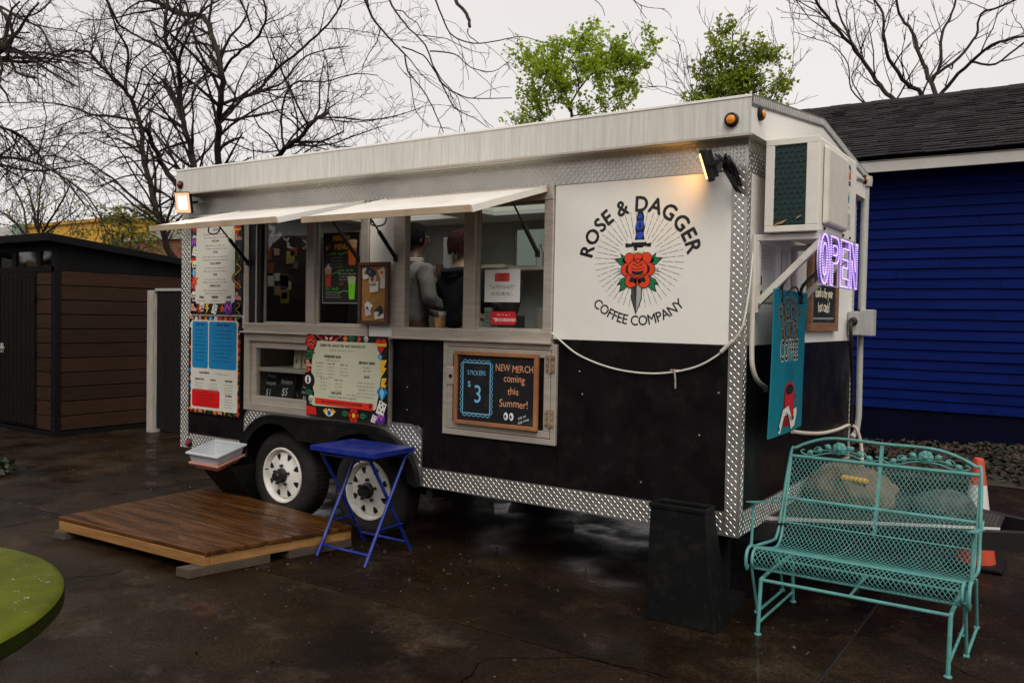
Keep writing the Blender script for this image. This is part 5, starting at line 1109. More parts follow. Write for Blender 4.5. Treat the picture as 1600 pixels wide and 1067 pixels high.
t = board('wall_notice', 'narrow white notice on the end wall above the banner', 'notice', .62, .80, 1.74, 1.97, .006, .004, (200, 196, 186), side=True); a = Art(); a.line([(.71, 1.76), (.71, 1.95)], .005, INK, 1); a.line([(.66, 1.85), (.77, 1.853)], .006, INK, 1); a.build('print', t, (.006, 0, 0), 'side')
t = board('wall_notice', 'white notice sheet with black marks near the front corner of the end wall', 'notice', .20, .50, 1.66, 1.97, .006, .004, (196, 192, 180), side=True); a = Art()
for k in range(6): a.smallprint(.22, .48, 1.93 - k * .018, .008, GRY, 1, k)
a.rect(.23, .27, 1.68, 1.72, INK, 1); a.rect(.235, .262, 1.75, 1.80, INK, 1); a.build('print', t, (.006, 0, 0), 'side')

# --- OPEN sign of purple light dots
op = thing('open_sign', 'OPEN sign outlined in purple light dots hanging from the air conditioner bracket', 'lit sign', (.385, .315, 1.98))
LETW, TOP, BOT = .172, 1.985, 1.745
M_LED = glow('purple_led', (0.22, 0.05, 0.80), .5); M_LEDH = glow('pale_purple_led', (0.50, 0.26, 1.0), 1.05)
M_ACR = mat('clear_sign_letter', (.30, .22, .50), rough=.2)
def outline(ch, y, w_):
    T, B = TOP, BOT; c = .042
    if ch == 'O': return [arc(y + w_ / 2, (T + B) / 2, w_ / 2, (T - B) / 2, 0, 360, 40), arc(y + w_ / 2, (T + B) / 2, w_ / 2 - c, (T - B) / 2 - c, 0, 360, 30)]
    if ch == 'P': return [[(y, B), (y, T)] + arc(y + w_ - .065, T - .065, .065, .065, 90, -90, 8) + [(y + c, T - .13), (y + c, B), (y, B)], [(y + c, T - .09)] + [(y + c, T - c)] + arc(y + w_ - .068, T - .066, .028, .024, 90, -90, 6) + [(y + c, T - .09)]]
    if ch == 'E': m_ = (T + B) / 2; return [[(y, B), (y, T), (y + w_, T), (y + w_, T - c), (y + c, T - c), (y + c, m_ + c / 2), (y + w_ * .9, m_ + c / 2), (y + w_ * .9, m_ - c / 2), (y + c, m_ - c / 2), (y + c, B + c), (y + w_, B + c), (y + w_, B), (y, B)]]
    return [[(y, B), (y, T), (y + c, T), (y + w_ - c, B + .09), (y + w_ - c, T), (y + w_, T), (y + w_, B), (y + w_ - c, B), (y + c, T - .09), (y + c, B), (y, B)]]
yy = -.075
for ch in 'OPEN':
    w_ = LETW; led = MB(); tubes = MB(); body = MB()
    for pl_ in outline(ch, yy, w_):
        pts = [Vector((.392, a_, b_)) for a_, b_ in pl_]; tubes.tube([p - Vector((.008, 0, 0)) for p in pts], .005, 6)
        d = 0; step = .0125; acc = 0
        for p, q in zip(pts[:-1], pts[1:]):
            ln = (q - p).length; s = acc
            while s < ln:
                c_ = p.lerp(q, s / ln); led.m = 0
                led.add([c_ + Vector((0, -.0045, 0)), c_ + Vector((0, 0, -.0045)), c_ + Vector((0, .0045, 0)), c_ + Vector((0, 0, .0045)), c_ + Vector((.005, 0, 0)), c_ - Vector((.004, 0, 0))], [(0, 1, 4), (1, 2, 4), (2, 3, 4), (3, 0, 4), (1, 0, 5), (2, 1, 5), (3, 2, 5), (0, 3, 5)]); s += step
            acc = s - ln
    o = tubes.build('letter', M_ACR, op); led.build('light_dot', M_LEDH, o, kind='stuff', fixn=False)
    bk = MB(); pl_ = outline(ch, yy, w_)
    for q in pl_: bk.tube([Vector((.380, a_, b_)) for a_, b_ in q], .004, 4)
    bk.build('glow_tube', M_LED, o)
    yy += w_ + .034
hg = MB(); hg.bar((.384, -.08, 1.99), (.384, .72, 1.99), .006, .012); hg.bar((.384, -.08, 1.74), (.384, .72, 1.74), .004, .006); hg.bar((.375, .15, 1.99), (.36, .15, 2.0), .01, .01); hg.build('rail', mat('clear_rail', (.5, .5, .52), rough=.3), op)

# ================================================================== AIR CONDITIONER AND LAMPS
ac = thing('air_conditioner', 'white outdoor air conditioner with a dark green mesh side on the end wall bracket', 'air conditioner', (.2, .52, 2.01))
M_ACW = mat('air_conditioner_white', (0.70, 0.66, 0.58), rough=.5, var=.08, scale=4, dirt=((.34, .29, .22), .35, 4.5))
AX0, AX1, AY0, AY1, AZ0, AZ1 = .062, .330, .10, .93, 2.012, 2.488
m = MB(); m.box(AX0, AX1, AY0 + .012, AY1, AZ0, AZ1); m.build('casing', M_ACW, ac, bev=.014)
m = MB(); m.box(AX0, AX1 + .002, AY0, AY0 + .012, AZ0 + .002, AZ0 + .034); m.box(AX0, AX1 + .002, AY0, AY0 + .012, AZ1 - .034, AZ1); m.box(AX0, AX0 + .045, AY0, AY0 + .012, AZ0 + .034, AZ1 - .034); m.box(AX1 - .062, AX1 + .002, AY0, AY0 + .012, AZ0 + .034, AZ1 - .034); m.build('side_frame', M_ACW, ac, bev=.003)
MB().box(AX0 + .045, AX1 - .062, AY0 + .010, AY0 + .0118, AZ0 + .034, AZ1 - .034).build('coil', mat('dark_green_coil', (.006, .022, .021), rough=.6, var=.5, scale=22), ac)
m = MB(); p = .030; x0, x1, z0, z1 = AX0 + .045, AX1 - .062, AZ0 + .034, AZ1 - .034
for r in range(int((z1 - z0) / (p * .86)) + 1):
    for c in range(int((x1 - x0) / p) + 1):
        cx, cz = x0 + c * p + (p / 2 if r % 2 else 0), z0 + r * p * .86
        for k in range(3):
            a0, a1 = math.radians(90 + 60 * k), math.radians(150 + 60 * k); q0 = (cx + p * .577 * math.cos(a0), AY0 + .006, cz + p * .577 * math.sin(a0)); q1 = (cx + p * .577 * math.cos(a1), AY0 + .006, cz + p * .577 * math.sin(a1))
            if min(q0[0], q1[0]) > x0 and max(q0[0], q1[0]) < x1 and min(q0[2], q1[2]) > z0 and max(q0[2], q1[2]) < z1: m.bar(q0, q1, .0026, .0026, up=(0, 1, 0))
m.build('mesh_guard', mat('green_guard_wire', (.012, .060, .058), rough=.4), ac, kind='stuff', fixn=False)
lf = MB()
for (x, z, s) in ((.13, 2.055, .02), (.155, 2.062, .025), (.235, 2.085, .018), (.12, 2.05, .016)): lf.add([(x - s, AY0 + .002, z - s * .5), (x, AY0 - .004, z - s * .2), (x + s, AY0 + .001, z + s * .6), (x, AY0 + .002, z + s * .35)], [(0, 1, 2, 3)])
lf.build('caught_leaf', mat('caught_leaf', (.4, .22, .07), rough=.7), ac, fixn=False)
m = MB(); m.hexa([(AX1 + .003, .17, 2.05), (AX1 + .028, .19, 2.06), (AX1 + .028, .62, 2.06), (AX1 + .003, .64, 2.05)], [(AX1 + .003, .17, 2.46), (AX1 + .028, .19, 2.44), (AX1 + .028, .62, 2.44), (AX1 + .003, .64, 2.46)]); m.build('front_cover', mat('air_conditioner_cover', (.60, .55, .47), rough=.5, var=.08, scale=3, dirt=((.3, .25, .2), .4, 4)), ac, bev=.012)
ft = MB()
for y in (.16, .86): ft.box(AX0 + .02, AX1 - .02, y - .02, y + .02, 2.0085, 2.0125)
for y in (.22, .62, .78): ft.lathe([(.008, 0), (.008, .006), (.0001, .007)], (AX1 + .003, y, 2.035), 'x', 8)
ft.build('foot', M_DARK, ac)
a = Art()
yc = .745; a.circle(yc, 2.405, .036, (26, 40, 92), 1, 18); a.circle(yc, 2.395, .022, (200, 190, 170), 2, 14); a.poly([(yc - .01, 2.36), (yc + .034, 2.36), (yc + .034, 2.40), (yc - .01, 2.40)], (206, 98, 40), 3); a.text('GREE', yc, 2.325, .034, (60, 66, 110), 1, bold=.0015, sx=.9)
a.circle(yc, 2.245, .018, (30, 150, 170), 1, 14); a.poly([(yc - .014, 2.252), (yc + .014, 2.252), (yc, 2.295)], (30, 150, 170), 1); a.smallprint(yc - .05, yc + .05, 2.20, .012, (110, 150, 130), 1, 2); a.rect(yc - .05, yc + .05, 2.08, 2.17, (178, 172, 160), 1); a.smallprint(yc - .04, yc + .04, 2.15, .008, GRY, 2, 5); a.line([(yc, 2.10), (yc + .02, 2.13)], .006, GRY, 2)
a.build('printed_marks', ac, (AX1 + .0005, 0, 0), 'side')

def floodlight(name, label, loc, yaw, tilt, lit, cable):
    """small square LED flood on a yoke; front along local -Y"""
    t = thing(name, label, 'floodlight', loc, yaw); t.rotation_euler = (tilt, 0, yaw)
    m = MB(); m.box(-.068, .068, -.022, .012, -.085, .085); m.build('housing', M_DARK, t, bev=.008, local=True)
    f = MB()
    for k in range(7): f.box(-.055 + k * .0165, -.049 + k * .0165, .012, .034, -.07, .07)
    f.build('cooling_fin', M_DARK, t, local=True)
    MB().box(*((-.036, .036, -.0262, -.0225, -.050, .050) if lit else (-.054, .054, -.0265, -.0225, -.066, .066))).build('lens', glow('warm_lamp_face', (1.0, .72, .36), 4.0) if lit else glow('warm_lamp_side', (1.0, .55, .16), 2.0), t, local=True)
    if lit:
        rf = MB(); rf.box(-.062, .062, -.0245, -.0226, -.078, -.051); rf.box(-.062, .062, -.0245, -.0226, .051, .078); rf.box(-.062, -.037, -.0245, -.0226, -.050, .050); rf.box(.037, .062, -.0245, -.0226, -.050, .050); rf.build('reflector', glow('amber_reflector', (1.0, .34, .03), .55), t, local=True)
    y = MB(); y.bar((-.076, 0, .0), (-.076, .06, .0), .006, .02); y.bar((.076, 0, 0), (.076, .06, 0), .006, .02); y.bar((-.079, .062, 0), (.079, .062, 0), .02, .006); y.build('yoke', M_DARK, t, local=True)
    return t
f1 = floodlight('floodlight', 'lit square floodlight glowing amber at the left end of the trailer roof', (-4.50, -.115, 2.412), math.radians(22), math.radians(12), True, False)
m = MB(); m.tube([(-4.56, -.06, 2.43), (-4.58, -.01, 2.44)], .012, 6); m.build('arm', M_DARK, f1)
f2 = floodlight('floodlight', 'black floodlight with a coil of cable lighting the painted emblem panel', (-.165, -.115, 2.345), math.radians(-72), math.radians(-16), False, True)
f2.rotation_euler = (math.radians(18), math.radians(8), math.radians(-66))
m = MB(); q = [Vector(p) for p in ((.02, .05, .04), (.05, .08, -.02), (.03, .10, -.08), (-.01, .09, -.13), (.02, .10, -.17), (.05, .09, -.15), (.045, .08, -.10), (.02, .07, -.04), (.05, .09, 0), (.08, .10, -.04), (.06, .11, -.10), (.03, .11, -.14), (.0, .10, -.11), (.02, .08, -.06), (.07, .09, .02), (.10, .10, -.02), (.09, .11, -.08))]
m.tube(smooth_pts(q, 5), .007, 6); m.tube(smooth_pts([p + Vector((.012, .012, -.012)) for p in q[::-1]], 5), .006, 6); m.build('cable_coil', M_DARK, f2, local=True, smooth=True)
def lamp(name, loc, energy, col, size, target=None, ang=100):
    d = D.lights.new(name, 'SPOT' if target else 'POINT'); d.energy = energy; d.color = col; d.shadow_soft_size = size
    o = D.objects.new(name, d); COL.objects.link(o); o.location = loc
    if target: d.spot_size = math.radians(ang); d.spot_blend = .8; o.rotation_euler = (Vector(target) - Vector(loc)).to_track_quat('-Z', 'Y').to_euler()
lamp('floodlight_glow', (-.215, -.150, 2.345), 1.4, (1.0, .48, .11), .03, (-.60, .02, 2.25), 150)
lamp('floodlight_glow', (-4.45, -.20, 2.40), 11.0, (1.0, .55, .16), .04, (-4.2, -1.2, 1.9), 160)

# ================================================================== PEOPLE INSIDE
def skin_mesh(name, joints, edges, m, parent, sub=2, root=0):
    me = D.meshes.new(name); me.from_pydata([j[:3] for j in joints], edges, []); me.materials.append(m)
    o = D.objects.new(name, me); COL.objects.link(o)
    if parent is not None: o.parent = parent
    md = o.modifiers.new('skin', 'SKIN'); md.use_smooth_shade = True
    for i, j in enumerate(joints):
        r = j[3] if isinstance(j[3], tuple) else (j[3], j[3]); me.skin_vertices[0].data[i].radius = r; me.skin_vertices[0].data[i].use_root = (i == root)
    s = o.modifiers.new('sub', 'SUBSURF'); s.levels = sub; s.render_levels = sub
    return o
M_SKIN = mat('skin', (.12, .058, .038), rough=.5, var=.05, scale=8); M_SKIN2 = mat('skin_fair', (.40, .23, .16), rough=.5, var=.05, scale=8)
def person(label, loc, face_deg, skinm, hair_m, top_m, leg_m, hair_len, arm_fwd):
    """standing figure, 1.72 m, local front along -Y"""
    t = thing('person', label, 'person', loc, math.radians(face_deg))
    J = [(0, 0, .93, (.15, .10)), (0, .005, 1.08, (.135, .095)), (0, .01, 1.25, (.155, .105)), (0, .01, 1.38, (.15, .09)), (0, .005, 1.45, (.062, .06)), (0, -.01, 1.52, (.052, .055)), (0, -.022, 1.575, (.066, .078)), (0, -.012, 1.64, (.076, .096)), (0, -.008, 1.70, (.060, .075))]
    E = [(i, i + 1) for i in range(8)]
    for s in (-1, 1):
        b = len(J); J += [(s * .09, 0, .86, .088), (s * .10, -.01, .50, .062), (s * .105, .01, .12, .045), (s * .105, -.02, .045, .045), (s * .11, -.13, .035, .036)]; E += [(0, b), (b, b + 1), (b + 1, b + 2), (b + 2, b + 3), (b + 3, b + 4)]
        b = len(J); fw = arm_fwd; J += [(s * .175, .01, 1.385, .055), (s * .235, .0, 1.14, .043), (s * .20, -.05 - fw, 1.0 + fw * .45, .034), (s * .185, -.10 - fw, .97 + fw * .5, .028)]; E += [(3, b), (b, b + 1), (b + 1, b + 2), (b + 2, b + 3)]
        h = (s * .178, -.155 - fw, .955 + fw * .5); c = len(J); J.append((*h, (.036, .018))); E.append((b + 3, c))
        for k in range(4):
            d = len(J); ox = (k - 1.5) * .019; ln = (.058, .070, .066, .050)[k]; J += [(h[0] + ox, h[1] - .035, h[2] - .002, .0095), (h[0] + ox, h[1] - .035 - ln * .6, h[2] - .014, .0085), (h[0] + ox, h[1] - .035 - ln, h[2] - .036, .0075)]; E += [(c, d), (d, d + 1), (d + 1, d + 2)]
        d = len(J); J += [(h[0] - s * .034, h[1] - .005, h[2] - .006, .011), (h[0] - s * .046, h[1] - .045, h[2] - .018, .009)]; E += [(c, d), (d, d + 1)]
    skin_mesh('body', J, E, skinm, t)
    # face: eyes, nose, mouth, ears
    fm = MB(); fm.lathe([(.0001, -.02), (.014, -.012), (.017, 0), (.012, .022), (.0001, .03)], (0, -.112, 1.612), 'z', 8, cap=False)
    fm.lathe([(.0001, -.03), (.014, -.02), (.018, .0), (.014, .02), (.0001, .03)], (-.079, .0, 1.622), 'z', 8, cap=False); fm.lathe([(.0001, -.03), (.014, -.02), (.018, .0), (.014, .02), (.0001, .03)], (.079, .0, 1.622), 'z', 8, cap=False); fm.build('face_feature', skinm, t, smooth=True, local=True)
    ey = MB()
    for s in (-1, 1): ey.lathe([(.0001, -.012), (.010, -.006), (.012, 0), (.010, .006), (.0001, .012)], (s * .030, -.094, 1.648), 'x', 10, cap=False)
    ey.build('eye', mat('eye', (.08, .06, .05), rough=.2), t, smooth=True, local=True)
    MB().box(-.022, .022, -.102, -.094, 1.572, 1.580).build('mouth', mat('lips', (.25, .08, .07), rough=.5), t, local=True, bev=.003)
    # hair: a close cap with many overlapping locks combed down from the crown
    hm = MB(); hm.lathe([(.0001, .112), (.05, .102), (.084, .066), (.094, .02), (.092, -.03), (.080, -.06), (.05, -.06)], (0, .016, 1.640), 'z', 20, cap=False)
    hm.v = [((x * .93), .016 + (y - .016) * 1.12 if not (y < -.045 and z < 1.69) else -.045 + (y + .045) * .15, z) for x, y, z in hm.v]
    for k in range(150):
        th = rnd.uniform(0, 6.283); fr_ = math.sin(th) < -.35
        st = rnd.uniform(.0, .35); en = rnd.uniform(.75, 1.0) * (.62 if fr_ else 1.0); P = []
        for q in range(5):
            f = st + (en - st) * q / 4; ph = f * 1.95; rr = .100 + rnd.uniform(-.003, .006); tw = th + .25 * math.sin(q * .8 + k)
            P.append((math.cos(tw) * math.sin(ph) * rr * .92, .016 + math.sin(tw) * math.sin(ph) * rr * 1.12, 1.640 + math.cos(ph) * rr * 1.10 - (hair_len if q == 4 and not fr_ else 0)))
        hm.tube(smooth_pts(P, 2), [.006, .009, .011, .012, .012, .011, .009, .006, .003], 5, cap=False)
    hm.build('hair', hair_m, t, smooth=True, local=True)
    # clothes: top with sleeves, trousers
    J2 = [(0, 0, .90, (.172, .125)), (0, .005, 1.08, (.162, .122)), (0, .012, 1.25, (.178, .128)), (0, .01, 1.385, (.155, .105)), (0, .01, 1.455, (.075, .075))]; E2 = [(0, 1), (1, 2), (2, 3), (3, 4)]
    for s in (-1, 1): b = len(J2); J2 += [(s * .185, .01, 1.375, .076), (s * .25, .0, 1.13, .064), (s * .205, -.05 - arm_fwd, 1.0 + arm_fwd * .45, .050), (s * .19, -.085 - arm_fwd, .975 + arm_fwd * .5, .044)]; E2 += [(3, b), (b, b + 1), (b + 1, b + 2), (b + 2, b + 3)]
    folds(skin_mesh('sweatshirt', J2, E2, top_m, t, sub=3), .035, .09)
    J3 = [(0, 0, .95, (.160, .115)), (0, 0, .86, (.165, .12))]; E3 = [(0, 1)]
    for s in (-1, 1): b = len(J3); J3 += [(s * .095, 0, .78, .105), (s * .10, -.005, .48, .080), (s * .105, .01, .09, .066)]; E3 += [(1, b), (b, b + 1), (b + 1, b + 2)]
    folds(skin_mesh('trousers', J3, E3, leg_m, t, sub=2), .02, .1)
    return t
M_SWEAT = mat('grey_sweatshirt', (.24, .232, .225), rough=.9, var=.15, scale=8, bump=.3, bscale=18)
M_NAVY = mat('navy_hoodie', (.010, .011, .018), rough=.9, var=.25, scale=8, bump=.3, bscale=18)
M_TRSR = mat('black_trousers', (.010, .010, .011), rough=.9); M_TRSR2 = mat('dark_green_apron', (.018, .023, .016), rough=.9)
p1 = person('person in a grey sweatshirt with short black hair turned away inside the serving window', (-2.985, .92, .53), 158, M_SKIN, mat('black_hair', (.005, .0045, .0045), rough=.7, spec=.12, bump=.6, bscale=60), M_SWEAT, M_TRSR, .01, .16)
p2 = person('person in a navy hoodie with reddish brown hair seen from behind in the serving window', (-2.56, .98, .545), 172, M_SKIN2, mat('auburn_hair', (.030, .009, .006), rough=.65, spec=.15, bump=.6, bscale=60), M_NAVY, M_TRSR2, .05, .20)
p2.scale = (.96, .96, .955)
hd = MB(); hd.tube(smooth_pts([(-.12, .02, 1.40), (-.10, .11, 1.42), (0, .15, 1.41), (.10, .11, 1.42), (.12, .02, 1.40)], 5), [.03] * 21, 8); hd.build('hood', M_NAVY, p2, local=True, smooth=True)
cl = MB()
for k, zz in enumerate((1.45, 1.466)): cl.lathe([(.076, 0), (.080, .006), (.076, .012)], (0, .01, zz), 'z', 20, cap=False)
cl.build('striped_collar', mat('white_stripe', (.6, .6, .58), rough=.8), p1, local=True)
# shelf goods, cups, fridge
def cups(label, x, y, z, n, r=.042, h=.012, full=.11, m=None, group=None):
    t = thing('cup_stack', label, 'cup stack', (x, y, z)); b = MB(); b.lathe([(r * .72, 0), (r, full)], (x, y, z), 'z', 20)
    for k in range(n): b.lathe([(r * .96, full + k * h - .002), (r * 1.05, full + k * h + .003), (r * 1.03, full + k * h + h - .003), (r * .97, full + k * h + h - .002)], (x, y, z), 'z', 20)
    b.build('cup', m or mat('white_cup', (.68, .67, .64), rough=.5), t, smooth=True); return t
cups('tall stack of white paper cups against the grey back wall, between the two people', -3.43, 1.90, 1.90, 22); cups('shorter stack of white cups right of the tall cup stack', -3.30, 1.92, 1.90, 12)
MB().box(-3.8, -2.9, 1.78, 2.36, 1.865, 1.895).build('wall_shelf', M_ALU, tr)
for (nm, lb, ct, x, y, z, prof, mm) in (
    ('plant_pot', 'small green leafy thing on the back shelf beside the cups', 'plant', -3.66, 1.88, 1.895, [(.03, 0), (.045, .05), (.05, .09), (.03, .12), (.0001, .13)], mat('bright_green', (.02, .16, .03), rough=.6)),
    ('tub', 'short white tub on the back shelf between the two people', 'tub', -3.58, 1.86, 1.895, [(.045, 0), (.05, .09), (.052, .10), (.0001, .10)], mat('white_cup', (.68, .67, .64))),
    ('jar', 'brown jar with a white lid on the back shelf', 'jar', -3.50, 1.87, 1.895, [(.04, 0), (.045, .05), (.04, .10), (.04, .13), (.0001, .13)], mat('brown_jar', (.16, .08, .04), rough=.4))):
    t = thing(nm, lb, ct, (x, y, z)); MB().lathe(prof, (x, y, z), 'z', 16, cap=False).build('body', mm, t, smooth=True)
# clutter on the back counter and shelves
for k, (x, y, z, wd, h, c_, nm, lb) in enumerate((
    (-2.75, 1.95, 1.42, .16, .30, (.05, .045, .04), 'coffee_grinder', 'dark coffee grinder on the back counter behind the right pane'),
    (-2.45, 1.98, 1.42, .10, .22, (.35, .33, .30), 'canister', 'pale canister beside the grinder on the back counter'),
    (-1.30, 1.95, 1.42, .18, .16, (.10, .06, .035), 'box', 'brown cardboard box on the right end of the back counter'),
    (-3.05, 1.90, 1.42, .14, .20, (.28, .26, .24), 'tray', 'pale tray of lids left of the grinder'),
    (-3.85, 1.95, 1.895, .16, .14, (.16, .10, .06), 'box', 'brown box at the left end of the back shelf'),
    (-4.10, 2.20, 2.03, .20, .12, (.30, .28, .25), 'box', 'white box on the high shelf at the back left'),
    (-3.55, 2.20, 2.03, .22, .10, (.06, .05, .05), 'box', 'dark flat box on the high shelf above the cups'))):
    t = thing(nm, lb, ct if False else nm.replace('_', ' '), (x, y, z)); m = MB()
    if nm == 'coffee_grinder': m.box(x - wd / 2, x + wd / 2, y - .1, y + .1, z + .001, z + h * .5); m.lathe([(.05, h * .5), (.10, h), (.09, h + .01), (.0001, h + .012)], (x, y, z), 'z', 16)
    elif nm == 'canister': m.lathe([(wd / 2, .001), (wd / 2, h * .86), (wd * .53, h * .87), (wd * .53, h), (.0001, h)], (x, y, z), 'z', 18)
    else: m.box(x - wd / 2, x + wd / 2, y - .08, y + .08, z + .001, z + h); m.box(x - wd / 2 - .004, x + wd / 2 + .004, y - .084, y + .084, z + h - .03, z + h + .004)
    m.build('body', mat('clutter_%d' % k, c_, rough=.6, var=.1), t, bev=.004)
for k in range(5):
    t = thing('paper_note', 'small paper note taped to the grey back wall, %s from the left' % ('first', 'second', 'third', 'fourth', 'fifth')[k], 'note', (-4.1 + k * .24, 2.418, 1.7)); x = -4.15 + k * .25; MB().box(x, x + .08 + .03 * (k % 2), 2.412, 2.4175, 1.60 + .06 * (k % 3), 1.74 + .05 * (k % 3)).build('paper', mat('note_paper', (.5, .5, .46)), t)
def drink(label, x, y, z, lid=True):
    t = thing('iced_drink', label, 'iced drink', (x, y, z)); MB().lathe([(.030, 0), (.040, .085), (.0001, .085)], (x, y, z), 'z', 20).build('drink', mat('orange_drink', (.85, .38, .07), rough=.3, var=.15, scale=20), t, smooth=True)
    MB().lathe([(.031, -.0), (.046, .128), (.048, .13), (.046, .127), (.0305, .0)], (x, y, z + .0005), 'z', 20, cap=False).build('clear_cup', glass('clear_cup', (.92, .92, .9), .05, .08), t, smooth=True)
drink('clear cup of orange iced drink on the counter in the open serving window, left one', -2.09, .13, 1.4555); drink('cup of orange drink half hidden behind the window mullion', -1.855, .13, 1.4555)
fr = thing('fridge', 'dark fridge covered in stickers behind the left window pane', 'fridge', (-4.35, .95, .55))
MB().box(-4.62, -4.02, .72, 1.35, .55, 2.22).build('body', mat('dark_fridge', (.020, .012, .012), rough=.45, var=.2), fr, bev=.012)
for k in range(16):
    x, z = -4.55 + rnd.random() * .42, 1.55 + rnd.random() * .55; s = rnd.uniform(.03, .055)
    MB().box(x - s, x + s, .714, .7185 - k * .0001, z - s * rnd.uniform(.7, 1.3), z + s).build('sticker', flat(rnd.choice(((150, 120, 96), (176, 160, 140), (120, 60, 50), (180, 176, 166), (140, 120, 60), (90, 80, 84)))), fr)
cb = thing('coat_hanger', 'dark jackets hanging on the wall behind the left window pane', 'jackets', (-3.75, 1.2, 2.2))
for k, x in enumerate((-3.85, -3.6)):
    MB().hexa([(x - .16, 1.15, 1.35), (x + .18, 1.15, 1.35), (x + .18, 1.32, 1.35), (x - .16, 1.32, 1.35)], [(x - .05, 1.2, 2.08), (x + .06, 1.2, 2.08), (x + .06, 1.28, 2.08), (x - .05, 1.28, 2.08)]).build('jacket', mat('dark_jacket', (.012, .010, .011), rough=.9, bump=.4, bscale=10), cb, bev=.02)
bott = [('clear', (.4, .4, .38)), ('dark', (.03, .02, .015)), ('dark', (.04, .022, .018)), ('amber', (.14, .06, .02)), ('pale', (.45, .4, .35)), ('dark', (.03, .02, .02)), ('amber', (.10, .05, .02))]
for k, (nm, c_) in enumerate(bott):
    x = -2.62 + k * .105; t = thing('syrup_bottle', '%s syrup bottle on the shelf behind the right pane, %s from the left' % (nm, ('first', 'second', 'third', 'fourth', 'fifth', 'sixth', 'seventh')[k]), 'bottle', (x, 2.2, 2.01), group='syrup bottles behind the right pane'); h = .20 + .03 * (k % 3)
    MB().lathe([(.034, 0), (.036, .01), (.036, h * .6), (.016, h * .78), (.014, h), (.0001, h)], (x, 2.2, 2.012), 'z', 14, cap=False).build('bottle', mat('bottle_' + nm, c_, rough=.25), t, smooth=True)
em = thing('espresso_machine', 'steel espresso machine on the back counter behind the right pane', 'espresso machine', (-1.75, 2.0, 1.42))
MB().box(-2.2, -1.45, 1.80, 2.3, 1.47, 1.86).build('body', M_ALU, em, bev=.03); MB().box(-2.16, -1.49, 1.76, 1.80, 1.62, 1.80).build('panel', M_DARK, em, bev=.01)
for x in (-2.0, -1.65): MB().lathe([(.04, 0), (.045, .04), (.045, .07)], (x, 1.76, 1.56), 'z', 14).build('group_head', M_ALU, em)
for x in (-2.15, -1.5): MB().lathe([(.03, 0), (.02, .05)], (x, 2.0, 1.42), 'z', 10).build('foot', M_DARK, em)

# ================================================================== BENCH (mesh glider)
M_TEAL = mat('turquoise_paint', (0.078, 0.262, 0.238), rough=.5, var=.22, scale=14, dirt=((.13, .07, .035), .42, 26.0))
BX0, BX1 = .095, 1.048
bn = thing('garden_bench', 'turquoise wrought iron mesh glider bench with two roses along its top rail', 'bench', ((BX0 + BX1) / 2, .25, 0))
prof = smooth_pts([(0, -.052, .318), (0, -.078, .350), (0, -.066, .392), (0, -.02, .408), (0, .10, .385), (0, .24, .352), (0, .34, .343), (0, .405, .375), (0, .445, .45), (0, .50, .60), (0, .568, .806)], 6)
plen = [0]
for p, q in zip(prof[:-1], prof[1:]): plen.append(plen[-1] + (q - p).length)
TL = plen[-1]
def onprof(s):
    s = max(0, min(TL, s)); i = 0
    while i < len(plen) - 2 and plen[i + 1] < s: i += 1
    t = (s - plen[i]) / (plen[i + 1] - plen[i]); return prof[i].lerp(prof[i + 1], t)
mesh_ = MB(); CWd, CH = .0225, .034; r_ = .0018; mx0, mx1 = BX0 + .012, BX1 - .012
def strand(x_start, s_start, sgn):
    pts = []; s = s_start; x = x_start; st = .5
    while s <= TL + 1e-6 and mx0 - 1e-6 <= x <= mx1 + 1e-6:
        p = onprof(s); pts.append((x, p.y, p.z)); s += CH * st; x += sgn * CWd * st
    if len(pts) > 2: mesh_.tube(pts, r_, 4, cap=False)
n_x = int((mx1 - mx0) / CWd); n_s = int(TL / CH)
for sgn in (1, -1):
    for k in range(n_x + 1): strand(mx0 + k * CWd, 0, sgn)
    for k in range(1, n_s + 1): strand(mx0 if sgn > 0 else mx0 + n_x * CWd, k * CH, sgn)
mesh_.build('wire_mesh', M_TEAL, bn, kind='stuff', fixn=False, smooth=True)
sb = MB()
for x in (BX0 + .008, BX1 - .008): sb.tube([(x, p.y, p.z) for p in prof], .0075, 8)
sb.tube([(BX0, -.052, .318), (BX1, -.052, .318)], .007, 8); sb.tube([(BX0, .448, .455), (BX1, .448, .455)], .004, 8)
sb.tube([(BX0, -.028, .412), (BX1, -.028, .412)], .0055, 8)
sb.build('seat_rim', M_TEAL, bn, smooth=True)
bk = MB(); yb, zb = .568, .806
bk.tube([(BX0 + .004, .50, .60 - .02), (BX1 - .004, .50, .60 - .02)], .010, 8); bk.tube([(BX0, yb, zb), (BX1, yb, zb)], .010, 8)
bk.bar(((BX0 + BX1) / 2, .452, .44), ((BX0 + BX1) / 2, .600, .905), .018, .006, up=(0, 1, 0))
bk.build('back_rail', M_TEAL, bn, smooth=True)
fr_ = MB()
ty = lambda z: .405 + (z - .36) * .36
path = [(BX0 - .012, .02, .405), (BX0 - .012, .10, .398), (BX0 - .012, .34, .372), (BX0 - .012, .395, .385), (BX0 - .010, ty(.45), .45), (BX0 + .004, ty(.81), .815), (BX0 + .03, ty(.85), .852), (BX0 + .12, ty(.895), .895), (BX0 + .24, ty(.918), .920), ((BX0 + BX1) / 2, ty(.914), .914), (BX1 - .24, ty(.91), .912), (BX1 - .12, ty(.885), .886), (BX1 - .03, ty(.845), .845), (BX1 - .004, ty(.81), .812), (BX1 + .010, ty(.45), .45), (BX1 + .012, .395, .385), (BX1 + .012, .34, .372), (BX1 + .012, .10, .398), (BX1 + .012, .02, .405)]
fr_.tube(smooth_pts(path, 4), .0085, 8); fr_.build('back_frame', M_TEAL, bn, smooth=True)
